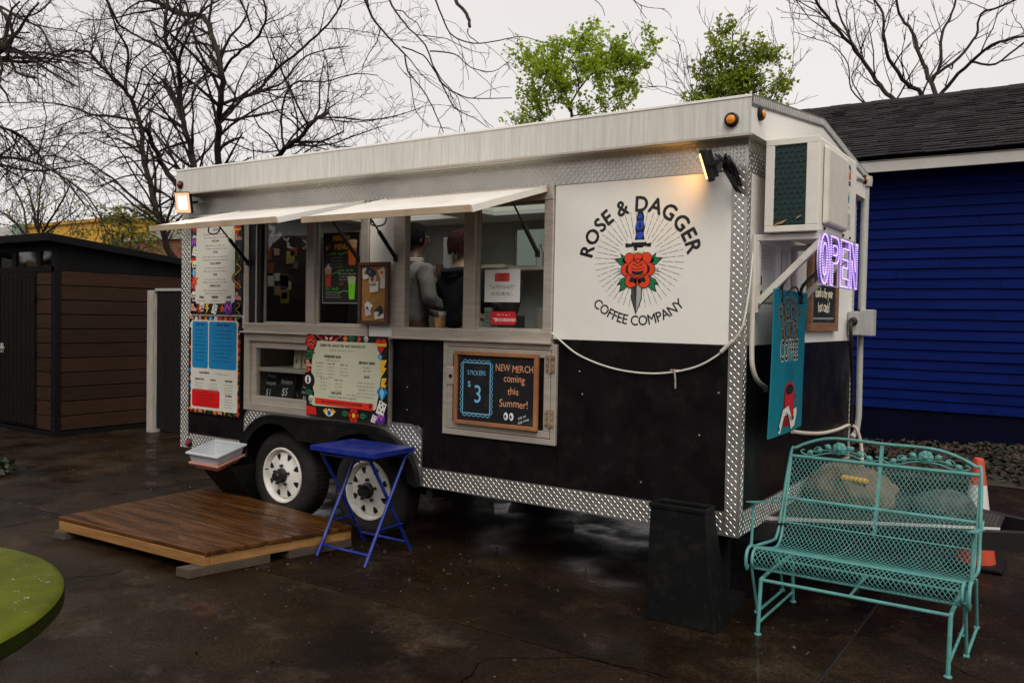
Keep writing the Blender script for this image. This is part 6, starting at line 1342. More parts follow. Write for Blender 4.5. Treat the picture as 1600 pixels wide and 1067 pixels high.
for x, s in ((BX0 - .02, -1), (BX1 + .02, 1)):
    am = MB(); am.tube(smooth_pts([(x, .455, .60), (x, .42, .575), (x, .38, .572)], 3), .006, 8)
    am.hexa([(x - .022, -.04, .640), (x + .022, -.04, .640), (x + .016, .40, .568), (x - .016, .40, .568)], [(x - .022, -.04, .646), (x + .022, -.04, .646), (x + .016, .40, .574), (x - .016, .40, .574)])
    am.tube(smooth_pts([(x, .0, .636), (x, .005, .58), (x, .0, .48), (x, -.01, .41)], 4), .0075, 8)
    am.tube(smooth_pts([(x, .03, .405), (x, -.03, .415), (x, -.075, .395), (x, -.085, .345), (x, -.07, .31), (x, -.055, .33)], 4), .0085, 8)
    am.build('arm', M_TEAL, bn, smooth=True, bev=0)
# rose ornaments between the rails: flower, stems and leaves cut from sheet
def leaf_o(mb, x, z, ln, ang, y):
    c, s = math.cos(ang), math.sin(ang); P = [(-.5, 0), (-.2, .32), (.15, .34), (.5, 0), (.15, -.34), (-.2, -.32)]
    q = [(x + (u * c - v * s) * ln, z + (u * s + v * c) * ln) for u, v in P]; cx, cz = x, z
    mb.add([(a_, y - .004, b_) for a_, b_ in q] + [(cx, y - .010, cz)] + [(a_, y + .003, b_) for a_, b_ in q], [(i, (i + 1) % 6, 6) for i in range(6)] + [tuple(range(12, 6, -1))] + [(i, 7 + i, 7 + (i + 1) % 6, (i + 1) % 6) for i in range(6)])
for cx in (BX0 + .262, BX1 - .262):
    o_ = MB(); Y = ty(.86)
    for k in range(7): a_ = k * .8976; o_.lathe([(.0001, -.012), (.017, -.006), (.019, .002), (.0001, .005)], (cx + .020 * math.cos(a_), Y, .868 + .017 * math.sin(a_)), 'y', 10, cap=False)
    o_.lathe([(.0001, -.022), (.012, -.017), (.018, -.006), (.018, .0)], (cx, Y, .868), 'y', 10, cap=False)
    for s in (-1, 1):
        o_.tube(smooth_pts([(cx, Y, .842), (cx + s * .06, Y, .838), (cx + s * .12, Y, .820), (cx + s * .165, Y, .816), (cx + s * .20, Y, .826), (cx + s * .205, Y, .84), (cx + s * .185, Y, .845)], 4), .004, 6)
        o_.tube(smooth_pts([(cx + s * .03, Y, .852), (cx + s * .08, Y, .852), (cx + s * .12, Y, .838), (cx + s * .135, Y, .85), (cx + s * .115, Y, .866), (cx + s * .095, Y, .862)], 4), .0035, 6)
        leaf_o(o_, cx + s * .060, .872, .042, s * .5, Y); leaf_o(o_, cx + s * .105, .848, .040, s * -.4, Y); leaf_o(o_, cx + s * .155, .832, .042, s * -.5, Y)
    o_.build('rose_ornament', M_TEAL, bn, smooth=False)
lgm = MB()
for x, s in ((BX0 + .055, -1), (BX1 - .05, 1)):
    g_ = MB(); g_.tube(smooth_pts([(x, -.102, .012), (x, -.095, .10), (x, -.075, .255), (x, -.05, .272), (x, .12, .278), (x, .40, .278), (x, .47, .262), (x, .495, .13), (x, .508, .012)], 3), .010, 8)
    g_.tube([(x, -.098, .06), (x, .498, .06)], .007, 8)
    for y in (-.102, .508): g_.lathe([(.017, 0), (.019, .006), (.014, .012)], (x, y, 0), 'z', 10)
    g_.build('glider_leg', M_TEAL, bn, smooth=True)
    h_ = MB(); xx = x + s * .055; h_.tube([(xx, -.06, .33), (xx, .06, .055)], .0075, 8); h_.tube([(xx, .38, .33), (xx, .50, .06)], .0075, 8); h_.tube([(xx, .05, .06), (xx, .50, .06)], .0075, 8); h_.tube([(xx, .20, .36), (x, .24, .276)], .007, 8)
    for y in (.055, .495): h_.lathe([(.010, -.012), (.010, .012)], (xx, y, .06), 'x', 8)
    h_.build('hanger_arm', M_TEAL, bn, smooth=True)
st = MB(); st.tube([(BX0 + .055, -.070, .268), (BX1 - .05, -.070, .268)], .0085, 8); st.tube([(BX0 + .055, .30, .279), (BX1 - .05, .30, .279)], .0085, 8); st.tube([(.57, -.07, .268), (.57, .30, .279)], .007, 8); st.build('stretcher', M_TEAL, bn, smooth=True)

# ================================================================== CONE, BUNDLE, BINS
M_CONE = mat('cone_orange', (.52, .055, .018), rough=.5, var=.15, scale=10, dirt=((.12, .03, .02), .4, 9))
cn = thing('traffic_cone', 'orange traffic cone with a white collar behind the right arm of the bench', 'traffic cone', (.905, 1.98, 0))
MB().lathe([(.118, .03), (.092, .20), (.072, .36)], (.905, 1.98, 0), 'z', 28, cap=False).build('lower_body', M_CONE, cn, smooth=True)
MB().lathe([(.0725, .36), (.052, .53)], (.905, 1.98, 0), 'z', 28, cap=False).build('reflective_collar', mat('white_collar', (.55, .54, .52), rough=.4), cn, smooth=True)
MB().lathe([(.0515, .53), (.032, .69), (.028, .70), (.020, .69)], (.905, 1.98, 0), 'z', 28, cap=False).build('upper_body', M_CONE, cn, smooth=True)
MB().box(.905 - .165, .905 + .165, 1.815, 2.145, .0, .032).build('base', M_BLACKPL, cn, bev=.012)
bd = thing('cloth_bundle', 'lumpy beige and brown bundle on the trailer tongue behind the bench', 'bundle', (.34, 1.2, .458))
M_BUN = mat('mottled_beige_cloth', (.155, .10, .062), rough=.9, var=.4, scale=5, col2=(.085, .032, .017), dirt=((.03, .10, .085), .5, 5), bump=.4, bscale=9)
b = MB(); b.lathe([(.22, 0), (.27, .04), (.275, .10), (.22, .18), (.12, .225), (.0001, .235)], (.30, 1.2, .459), 'z', 28, cap=False)
b.v = [(x + .02 * math.sin(9 * z + 5 * y), y * 1.0 + .02 * math.sin(11 * x), z + (.022 * math.sin(14 * x + 9 * y) + .012 * math.sin(31 * x - 22 * y) if z > .47 else 0)) for x, y, z in b.v]; folds(b.build('cover', M_BUN, bd, smooth=True, sub=2), .085, .11)
kt = MB(); kt.bar((.28, .99, .645), (.43, .99, .635), .05, .03); kt.build('yellow_tie', mat('yellow_strap', (.58, .30, .02), rough=.5), bd, bev=.01)
bd2 = thing('cloth_bundle', 'lower grey green bundle right of the beige one on the trailer tongue', 'bundle', (.78, 1.24, .458))
b = MB(); b.lathe([(.16, 0), (.18, .04), (.16, .09), (.09, .125), (.0001, .13)], (.78, 1.22, .459), 'z', 24, cap=False); b.v = [(x + .02 * math.sin(12 * z + 6 * y), y, z + (.01 * math.sin(17 * x) if z > .47 else 0)) for x, y, z in b.v]; bc_ = b.build('cover', mat('grey_green_cloth', (.05, .053, .048), rough=.9, var=.5, scale=7, dirt=((.2, .07, .08), .5, 7)), bd2, smooth=True, sub=2)

folds(bc_, .06, .09)
bn2 = thing('waste_bin', 'plain black plastic bin with tapered sides at the front corner of the trailer', 'bin', (-.2, -.17, 0))
# tapered bin, wider at the base, open at the top
def frustum(x0, x1, y0, y1, X0, X1, Y0, Y1, z0, z1, t=.008):
    m = MB(); o = lambda q, z: [(q[0], q[2], z), (q[1], q[2], z), (q[1], q[3], z), (q[0], q[3], z)]
    A = (x0, x1, y0, y1); B = (X0, X1, Y0, Y1); Bi = (X0 + t, X1 - t, Y0 + t, Y1 - t); Ai = (x0 + t, x1 - t, y0 + t, y1 - t)
    m.v = o(A, z0) + o(B, z1) + o(Bi, z1) + o(Ai, z0 + t)
    for a_, b_ in ((0, 4), (4, 8), (8, 12)):
        for k in range(4): m.f.append((a_ + k, a_ + (k + 1) % 4, b_ + (k + 1) % 4, b_ + k)); m.mi.append(0)
    m.f.append((3, 2, 1, 0)); m.mi.append(0); m.f.append((12, 13, 14, 15)); m.mi.append(0); return m
bo = frustum(-.405, -.025, -.225, .0, -.395, -.10, -.21, -.08, 0, .602); bo.build('body', M_BLACKPL, bn2, bev=.014)
m = MB(); x0, x1, y0, y1 = -.402, -.093, -.217, -.073
m.box(x0, x1, y0, y0 + .013, .582, .609); m.box(x0, x1, y1 - .013, y1, .582, .609); m.box(x0, x0 + .013, y0 + .013, y1 - .013, .582, .609); m.box(x1 - .013, x1, y0 + .013, y1 - .013, .582, .609); m.build('rim', M_BLACKPL, bn2, bev=.005)
bn3 = thing('waste_bin', 'black bin under the stacked dish tubs beside the left trailer wheel', 'bin', (-4.0, 0, 0))
frustum(-4.10, -3.86, .09, .22, -4.20, -3.80, -.20, .22, 0, .40).build('body', M_BLACKPL, bn3, bev=.012)
def tub(label, X0, X1, Y0, Y1, z0, z1, m_, tilt=0):
    t = thing('dish_tub', label, 'dish tub', ((X0 + X1) / 2, (Y0 + Y1) / 2, z0)); m = frustum(X0 + .05, X1 - .05, Y0 + .04, Y1 - .03, X0 + .012, X1 - .012, Y0 + .012, Y1 - .012, z0, z1, .006)
    tl = lambda mm: [(x, y, z + (y + .06) * .26) for x, y, z in mm.v]
    m.v = tl(m); m.build('body', m_, t, bev=.004); r = MB(); r.box(X0, X1, Y0, Y0 + .02, z1 - .012, z1 + .004); r.box(X0, X1, Y1 - .02, Y1, z1 - .012, z1 + .004); r.box(X0, X0 + .02, Y0 + .02, Y1 - .02, z1 - .012, z1 + .004); r.box(X1 - .02, X1, Y0 + .02, Y1 - .02, z1 - .012, z1 + .004); r.v = tl(r); r.build('rim', m_, t, bev=.005); return t
tub('pinkish tub nested under the clear one on the left bin', -4.150, -3.80, -.31, -.06, .425, .478, mat('pink_plastic', (.42, .17, .12), rough=.4, var=.2, scale=6))
tub('clear whitish dish tub on top of the left bin beside the wheel', -4.168, -3.785, -.325, -.055, .452, .556, mat('frosted_plastic', (.42, .44, .46), rough=.25, spec=.6, var=.12, scale=5))

# ================================================================== PLATFORM
M_DECK = mat('wet_deck_wood', (.085, .033, .0075), col2=(.017, .0062, .0018), rough=.36, var=.45, scale=2.2, stretch=(.8, 7, 2), bump=.3, bscale=22, rvar=.26, spec=.18, ob_var=.12, dirt=((.012, .005, .002), .95, 2.4), wet=(.4, 1.5))
M_DECKS = mat('wet_deck_side', (.27, .135, .045), rough=.55, spec=.2, var=.3, scale=2.5, stretch=(.8, 2, 8), bump=.3, bscale=30, ob_var=.12, dirt=((.05, .03, .015), .5, 6))
M_BLK = mat('grey_block_wood', (.055, .038, .025), rough=.8, var=.3, scale=6, bump=.3)
pf = thing('wooden_platform', 'low wet plank platform on timber blocks in front of the serving windows', 'platform', (-3.3, -.8, 0))
FL, NR, RB, LB = Vector((-4.29, -1.217, 0)), Vector((-2.80, -1.155, 0)), Vector((-2.575, -.165, 0)), Vector((-4.37, .075, 0))
def PQ(u, v, z): z = z * .72; p = FL.lerp(NR, u).lerp(LB.lerp(RB, u), v); return (p.x, p.y, z)
ws = [.0, .19, .385, .575, .79, 1.0]
for k in range(5):
    v0, v1 = ws[k] + .004, ws[k + 1] - .004; dz = rnd.uniform(-.002, .003); ov = .006
    MB().hexa([PQ(-ov, v0, .162), PQ(1 + ov, v0, .162), PQ(1 + ov, v1, .162), PQ(-ov, v1, .162)], [PQ(-ov, v0, .200 + dz), PQ(1 + ov, v0, .200 + dz), PQ(1 + ov, v1, .200 - dz), PQ(-ov, v1, .200 - dz)]).build('plank', M_DECK, pf, bev=.005)
e_ = .035
def fbar(u0, v0, u1, v1, z0, z1, nm='frame_board', m_=M_DECKS): MB().hexa([PQ(u0, v0, z0), PQ(u1, v0, z0), PQ(u1, v1, z0), PQ(u0, v1, z0)], [PQ(u0, v0, z1), PQ(u1, v0, z1), PQ(u1, v1, z1), PQ(u0, v1, z1)]).build(nm, m_, pf, bev=.004)
fbar(.002, .002, .998, .04, .075, .161); fbar(.002, .96, .998, .998, .075, .161); fbar(.002, .042, .026, .958, .075, .161); fbar(.974, .042, .998, .958, .075, .161)
for u in (.3, .6): fbar(u, .042, u + .025, .958, .085, .161)
nl = MB()
for v in (.05, .14, .24, .33, .43, .52, .62, .74, .84, .95):
    for u in (.012, .312, .612, .988): p = PQ(u, v, .2035); nl.lathe([(.0045, -.003), (.004, .0005), (.0001, .0008)], p, 'z', 6, cap=False)
nl.build('nail_head', mat('rusty_nail', (.06, .035, .02), rough=.6, metal=.5), pf, kind='stuff')
for (u0, u1, v0, v1) in ((.925, 1.0, -.09, .42), (-.01, .07, -.015, .12), (.93, 1.0, .55, 1.0), (.0, .07, .8, 1.0)): fbar(u0, v0, u1, v1, .0, .074, 'block', M_BLK)

# ================================================================== TABLES
M_BTBL = mat('blue_table_paint', (.007, .021, .20), rough=.34, var=.22, scale=5, coat=.15, spec=.3, dirt=((.16, .16, .24), .4, 9.0), bump=.08, bscale=12)
bt = thing('folding_table', 'small square blue metal folding table in front of the trailer wheel', 'table', (-2.46, -.2, 0))
TX0, TX1, TY0, TY1 = -2.69, -2.13, -.435, -.062
m = MB(); m.box(TX0, TX1, TY0, TY1, .694, .702); to_ = m.build('tabletop', M_BTBL, bt, bev=.003)
m = MB(); m.box(TX0 - .002, TX1 + .002, TY0 - .003, TY0, .672, .7035); m.box(TX0 - .002, TX1 + .002, TY1, TY1 + .003, .672, .7035); m.box(TX0 - .003, TX0, TY0, TY1, .672, .7035); m.box(TX1, TX1 + .003, TY0, TY1, .672, .7035); m.build('apron', M_BTBL, bt, bev=.001)
lx0, lx1 = -2.598, -2.178
def lg_(p, q): MB().tube([p, q], .0115, 10).build('leg', M_BTBL, bt, smooth=True)
# two frames crossing like scissors, seen from the side
lg_((lx0, -.455, 0), (lx0, -.075, .668)); lg_((lx1, -.455, 0), (lx1, -.075, .668)); lg_((lx0 - .03, .01, 0), (lx0 - .03, -.40, .668)); lg_((lx1 - .03, .01, 0), (lx1 - .03, -.40, .668))
for (p_, q_) in (((lx0, -.405, .06), (lx1, -.405, .06)), ((lx0 - .03, -.03, .065), (lx1 - .03, -.03, .065)), ((lx0, -.095, .64), (lx1, -.095, .64)), ((lx0 - .03, -.385, .645), (lx1 - .03, -.385, .645))): MB().tube([p_, q_], .009, 8).build('crossbar', M_BTBL, bt, smooth=True)
m = MB()
for x in (lx0 - .015, lx1 - .015): m.tube([(x - .022, -.235, .36), (x + .022, -.235, .36)], .007, 8)
for x in (lx0, lx1): m.tube([(x, -.31, .205), (x + (.0 if x < -2.5 else .0), -.11, .208)], .006, 8)
m.tube([(-2.46, -.30, .68), (-2.47, -.24, .60), (-2.475, -.20, .58)], .005, 6)
m.build('hinge_pin', M_BTBL, bt, smooth=True, kind='stuff')
gt = thing('round_table', 'round lime green table top at the lower left edge of the yard', 'table', (-1.46, -3.61, 0))
M_GT = mat('lime_green_table', (.068, .080, .004), rough=.6, var=.3, scale=5, bump=.3, bscale=120, spec=.07, dirt=((.12, .13, .03), .5, 3.0))
MB().lathe([(.0001, .741), (.76, .741), (.778, .736), (.784, .728), (.783, .726)], (-1.43, -3.61, 0), 'z', 96, cap=False).build('tabletop', M_GT, gt, smooth=True)
MB().lathe([(.785, .7262), (.785, .690), (.775, .680), (.74, .68), (.0001, .685)], (-1.43, -3.61, 0), 'z', 96, cap=False).build('rim', mat('shaded_green_rim', (.018, .022, .003), rough=.6, spec=.1, var=.3, scale=9), gt, smooth=True); MB().lathe([(.045, .03), (.04, .68)], (-1.46, -3.61, 0), 'z', 20).build('pedestal', M_DARK, gt, smooth=True); MB().lathe([(.28, 0), (.27, .02), (.06, .045)], (-1.46, -3.61, 0), 'z', 32).build('base', M_DARK, gt, smooth=True)  # rim green darkened to carry the shade on its side

# rain drops standing on the two table tops
def drops(n, fn, z, par):
    mb = MB()
    for k in range(n):
        x, y = fn(); r = rnd.uniform(.0015, .0055) * (1 if rnd.random() < .85 else 1.6); mb.lathe([(r, 0), (r * .85, r * .28), (r * .45, r * .45), (.0001, r * .5)], (x, y, z), 'z', 8, cap=False)
    mb.build('rain_drop', glass('rain_water', (.9, .92, .9), .0, .06), par, kind='stuff', smooth=True)
def _gt():
    a_, r = rnd.uniform(0, 6.283), .75 * rnd.random() ** .5; return (-1.43 + r * math.cos(a_), -3.61 + r * math.sin(a_))
drops(420, _gt, .7412, gt); drops(120, lambda: (rnd.uniform(TX0 + .02, TX1 - .02), rnd.uniform(TY0 + .02, TY1 - .02)), .7022, bt)
PECAN = {
    'M1': [(-17.93,9.62,1.83,0.109),(-17.85,9.21,2.56,0.101),(-18.01,8.86,3.2,0.095),(-18.14,8.72,3.84,0.089),(-18.64,8.86,4.37,0.085),(-19.42,9.22,5.14,0.082),(-20.3,9.62,5.89,0.079),(-20.77,9.88,6.6,0.074),(-21.14,9.88,7.36,0.069),(-21.18,9.61,7.72,0.062),(-21.3,9.2,8.12,0.055),(-21.33,8.85,8.39,0.049),(-21.42,8.72,8.59,0.043),(-22.5,8.87,8.85,0.038),(-23.86,9.23,9.07,0.033),(-25.92,9.63,9.14,0.028),(-27.63,9.89,9.42,0.023)],
    'M1b': [(-18.94,8.72,6.43,0.042),(-20.96,9.1,6.88,0.04),(-22.27,9.31,7.11,0.036),(-22.81,9.23,7.3,0.031),(-23.43,8.92,7.47,0.026),(-23.87,8.5,7.49,0.021),(-25.26,8.19,7.58,0.016)],
    'M1c': [(-19.98,8.89,7.43,0.043),(-20.13,9.01,7.9,0.04),(-19.81,8.85,8.41,0.036),(-19.51,8.48,8.59,0.032),(-19.14,8.08,8.74,0.028),(-19.01,7.84,9.12,0.024),(-19.12,7.86,9.62,0.021)],
    'M2': [(-18.1,9.33,4.65,0.084),(-18.88,9.35,5.29,0.079),(-18.82,9.1,5.58,0.072),(-18.55,8.7,5.98,0.065),(-18.26,8.34,6.12,0.058)],
    'M2a': [(-17.65,9.42,1.83,0.107),(-17.26,9.03,3.59,0.093),(-17.12,8.65,4.49,0.079)],
    'M3': [(-17.71,9.56,1.83,0.108),(-17.2,9.15,3.28,0.099),(-16.75,8.8,4.49,0.09),(-16.67,8.67,5.05,0.084),(-17.07,8.82,5.69,0.08),(-17.9,9.18,6.41,0.077),(-18.71,9.58,7.0,0.073),(-19.52,9.84,7.59,0.069),(-19.68,9.82,7.88,0.063)],
    'M3b': [(-19.26,10.12,6.78,0.076),(-19.35,10.09,7.62,0.072),(-18.97,9.81,8.02,0.067),(-18.6,9.4,8.2,0.062),(-18.44,9.06,8.49,0.058),(-18.35,8.95,8.93,0.054),(-18.48,9.11,9.58,0.051),(-19.24,9.49,10.85,0.049)],
    'M3c': [(-18.53,9.35,8.09,0.048),(-19.69,9.7,8.7,0.045),(-20.8,9.85,9.19,0.041),(-21.36,9.7,9.51,0.036),(-21.24,9.35,9.65,0.031),(-21.04,8.94,10.18,0.025)],
    'M3d': [(-18.41,9.38,8.0,0.042),(-17.56,8.98,8.25,0.036),(-16.76,8.62,8.4,0.031),(-16.32,8.48,8.59,0.026),(-16.04,8.63,9.11,0.022)],
    'M4': [(-16.6,9.03,1.83,0.103),(-16.63,9.17,3.26,0.099),(-16.3,9.02,4.49,0.094),(-15.79,8.66,5.69,0.088),(-15.19,8.26,6.21,0.081),(-14.79,8.0,6.89,0.076),(-14.99,8.01,7.42,0.073),(-15.6,8.28,8.11,0.071),(-16.55,8.68,8.69,0.071),(-17.81,9.03,9.06,0.07),(-18.55,9.17,9.41,0.068),(-18.93,9.01,9.6,0.064),(-19.51,8.65,9.96,0.06)],
    'M4b': [(-16.39,9.1,6.07,0.057),(-16.23,9.36,6.49,0.053),(-16.26,9.76,6.95,0.049),(-16.1,10.12,7.17,0.045),(-15.92,10.27,7.53,0.041),(-15.06,10.14,7.77,0.035),(-13.89,9.79,7.95,0.03),(-12.74,9.38,8.15,0.024),(-12.08,9.11,8.5,0.02)],
    'M4c': [(-17.22,9.83,7.69,0.047),(-16.26,9.55,7.96,0.041),(-15.04,9.14,8.03,0.035),(-14.29,8.8,8.25,0.029),(-14.22,8.68,8.63,0.025),(-14.58,8.84,9.19,0.021)],
    'M4d': [(-14.91,9.15,6.79,0.033),(-14.57,9.52,7.01,0.027),(-14.35,9.92,7.61,0.022),(-13.95,10.15,7.83,0.017),(-12.96,10.11,7.78,0.011)],
    'M5': [(-15.95,8.64,1.82,0.088),(-15.36,8.9,3.5,0.081),(-14.57,8.9,4.5,0.073),(-13.61,8.63,5.07,0.065),(-12.83,8.22,5.13,0.056),(-12.05,7.87,5.19,0.049),(-11.53,7.74,5.41,0.042),(-11.27,7.89,5.6,0.037)],
    'M5b': [(-15.11,10.07,5.61,0.034),(-15.26,10.13,6.3,0.03),(-14.89,9.92,6.84,0.026),(-14.02,9.53,6.97,0.022),(-12.77,9.15,6.7,0.017),(-11.6,8.95,6.66,0.013),(-11.03,9.03,6.57,0.01)],
    'M5c': [(-12.68,9.23,6.03,0.015),(-12.74,9.47,5.82,0.013),(-12.53,9.43,5.5,0.011),(-12.03,9.13,5.22,0.008)],
    'M6': [(-18.14,8.89,9.44,0.07),(-17.73,9.3,10.46,0.066),(-15.63,9.59,10.89,0.058),(-13.43,9.63,9.8,0.051),(-11.97,9.39,8.77,0.044),(-11.29,8.99,8.04,0.039)],
    'M7': [(-16.14,8.17,9.73,0.043),(-14.96,8.17,9.04,0.035),(-14.61,8.43,8.48,0.028),(-14.77,8.83,8.05,0.021)],
    'M8': [(-19.1,8.93,5.91,0.03),(-20.48,8.91,6.39,0.026),(-21.85,9.16,7.02,0.023),(-23.92,9.56,7.16,0.019),(-26.48,9.92,7.11,0.015)],
    'M9': [(-19.63,9.43,4.93,0.031),(-21.31,9.8,5.92,0.026),(-22.72,9.96,5.79,0.02),(-23.36,9.84,5.44,0.014)],
    'C1': [(-11.89,9.31,8.73,0.034),(-12.08,9.71,8.55,0.032),(-11.98,9.94,8.12,0.029),(-11.43,9.9,7.59,0.026),(-10.79,9.6,7.11,0.022),(-10.32,9.19,6.58,0.019),(-9.63,8.86,6.03,0.015),(-9.24,8.76,5.53,0.013),(-9.17,8.95,5.17,0.01)],
    'C2': [(-12.58,10.01,9.61,0.032),(-11.4,9.79,8.86,0.028),(-11.04,9.4,8.25,0.025),(-10.29,9.02,7.5,0.021),(-9.56,8.82,6.89,0.018),(-9.24,8.9,6.17,0.016),(-8.94,9.23,5.92,0.014),(-8.88,9.64,5.95,0.012),(-8.23,9.95,5.95,0.009)],
    'C2b': [(-9.55,9.29,6.31,0.017),(-9.35,9.51,5.8,0.014),(-8.82,9.46,5.52,0.011),(-8.25,9.15,5.21,0.008)],
    'C3': [(-9.78,8.38,6.79,0.018),(-9.58,8.78,6.69,0.016),(-9.57,9.14,6.47,0.015),(-9.52,9.3,6.27,0.013)],
    'C4': [(-9.63,9.05,6.86,0.017),(-8.83,8.82,6.61,0.014),(-8.13,8.43,6.16,0.011),(-7.36,8.05,5.88,0.009),(-6.83,7.87,5.97,0.007)],
    'C5': [(-10.46,9.33,9.04,0.023),(-10.14,9.7,8.31,0.021),(-9.91,9.86,7.69,0.019),(-9.56,9.73,7.32,0.017),(-8.8,9.39,6.97,0.014),(-7.86,8.98,6.76,0.012),(-7.24,8.7,6.65,0.009),(-6.77,8.69,6.47,0.007)],
    'C6': [(-10.38,9.24,8.99,0.048),(-9.32,9.2,8.12,0.044),(-8.84,8.9,7.62,0.04),(-8.3,8.49,7.19,0.036),(-7.98,8.16,6.79,0.033)],
    'C6b': [(-8.19,8.39,6.86,0.014),(-7.87,8.0,6.58,0.011),(-7.47,7.77,6.31,0.008)],
    'C7': [(-9.44,8.22,6.22,0.012),(-9.11,7.94,5.65,0.01),(-9.0,7.92,5.34,0.009),(-8.89,8.16,5.08,0.007)],
    'C0': [(-12.73,8.97,9.41,0.04),(-11.32,8.72,8.88,0.033),(-9.93,8.73,8.71,0.027),(-8.24,9.01,8.32,0.022),(-6.77,9.42,7.8,0.017)],
    'C8': [(-6.67,9.24,7.72,0.01),(-6.05,9.46,7.27,0.008),(-5.89,9.41,6.99,0.006)],
    'C9': [(-6.11,8.31,7.3,0.011),(-5.13,8.31,7.04,0.009),(-4.79,8.58,6.72,0.007),(-4.52,8.98,6.73,0.005)],
    'C10': [(-5.62,9.24,7.45,0.01),(-5.46,9.56,7.3,0.008),(-5.18,9.65,6.88,0.006)],
}
NEAR_LEFT = {
    'B0': [(-26.98,4.7,2.53,0.252),(-24.82,4.43,4.44,0.207),(-21.53,4.21,6.26,0.162),(-18.23,4.15,6.7,0.123),(-16.87,4.27,6.77,0.097),(-17.09,4.53,6.93,0.076)],
    'B1': [(-17.7,4.82,7.11,0.049),(-17.04,4.6,7.16,0.043),(-17.13,4.54,7.49,0.038),(-17.72,4.67,7.83,0.034),(-18.55,4.93,8.27,0.03)],
    'B2': [(-18.35,5.03,7.18,0.05),(-17.42,4.76,6.78,0.042),(-16.75,4.52,6.36,0.034),(-15.82,4.44,6.06,0.027)],
    'B3': [(-20.11,5.5,8.75,0.043),(-19.46,5.48,8.47,0.039),(-18.25,5.29,7.94,0.033),(-16.85,5.02,7.42,0.028),(-16.15,4.79,7.07,0.024),(-15.81,4.72,6.74,0.02),(-15.61,4.83,6.55,0.017),(-15.01,5.08,6.64,0.014)],
    'B3b': [(-17.98,5.16,7.85,0.025),(-16.79,4.99,7.69,0.019),(-15.54,4.72,7.75,0.014)],
    'B5': [(-23.0,4.75,6.57,0.057),(-19.35,4.63,5.8,0.046),(-17.77,4.7,5.4,0.039),(-17.55,4.92,5.27,0.034),(-17.57,5.19,5.14,0.03),(-17.5,5.39,4.85,0.025),(-17.34,5.42,4.36,0.02)],
    'B6': [(-24.52,5.31,6.21,0.06),(-21.18,5.41,5.26,0.05),(-19.11,5.33,4.98,0.042),(-17.5,5.09,4.73,0.035),(-16.19,4.82,4.42,0.028),(-14.89,4.64,4.0,0.022),(-14.21,4.63,3.65,0.017),(-14.07,4.81,3.24,0.013)],
    'B7': [(-21.71,5.64,5.26,0.046),(-19.82,5.66,4.9,0.036),(-17.76,5.49,4.57,0.026),(-16.22,5.23,4.48,0.018),(-14.83,4.98,4.42,0.011)],
    'B8': [(-16.66,4.68,4.59,0.024),(-16.61,4.91,4.82,0.019),(-16.38,5.18,4.94,0.014),(-15.86,5.36,4.79,0.009)],
    'B9': [(-15.35,4.27,4.47,0.018),(-15.08,4.49,4.54,0.015),(-15.01,4.76,4.89,0.012),(-14.56,4.96,5.01,0.009)],
}
SAPLING = {
    'S1': [(-21.67,7.56,2.95,0.049),(-21.42,7.39,3.41,0.039),(-21.57,7.35,3.94,0.03),(-22.1,7.45,4.66,0.022),(-23.01,7.64,5.45,0.013)],
    'S2': [(-22.15,7.8,2.98,0.05),(-21.92,7.68,3.48,0.04),(-20.96,7.48,3.93,0.03),(-19.91,7.3,4.5,0.02),(-19.54,7.21,4.78,0.011)],
    'S3': [(-22.56,7.6,2.98,0.05),(-22.95,7.79,3.53,0.043),(-24.06,7.98,4.05,0.036),(-25.01,8.08,4.38,0.029),(-25.69,8.04,4.6,0.021)],
    'S4': [(-21.7,7.5,3.43,0.037),(-21.87,7.59,4.16,0.029),(-21.64,7.53,4.81,0.02),(-20.96,7.36,5.24,0.012)],
    'S5': [(-21.67,7.55,3.43,0.037),(-21.14,7.71,3.79,0.024),(-20.14,7.75,4.16,0.012)],
    'S6': [(-22.34,7.52,3.45,0.037),(-22.84,7.7,4.22,0.03),(-23.62,7.77,4.98,0.022),(-24.0,7.7,5.36,0.013)],
}
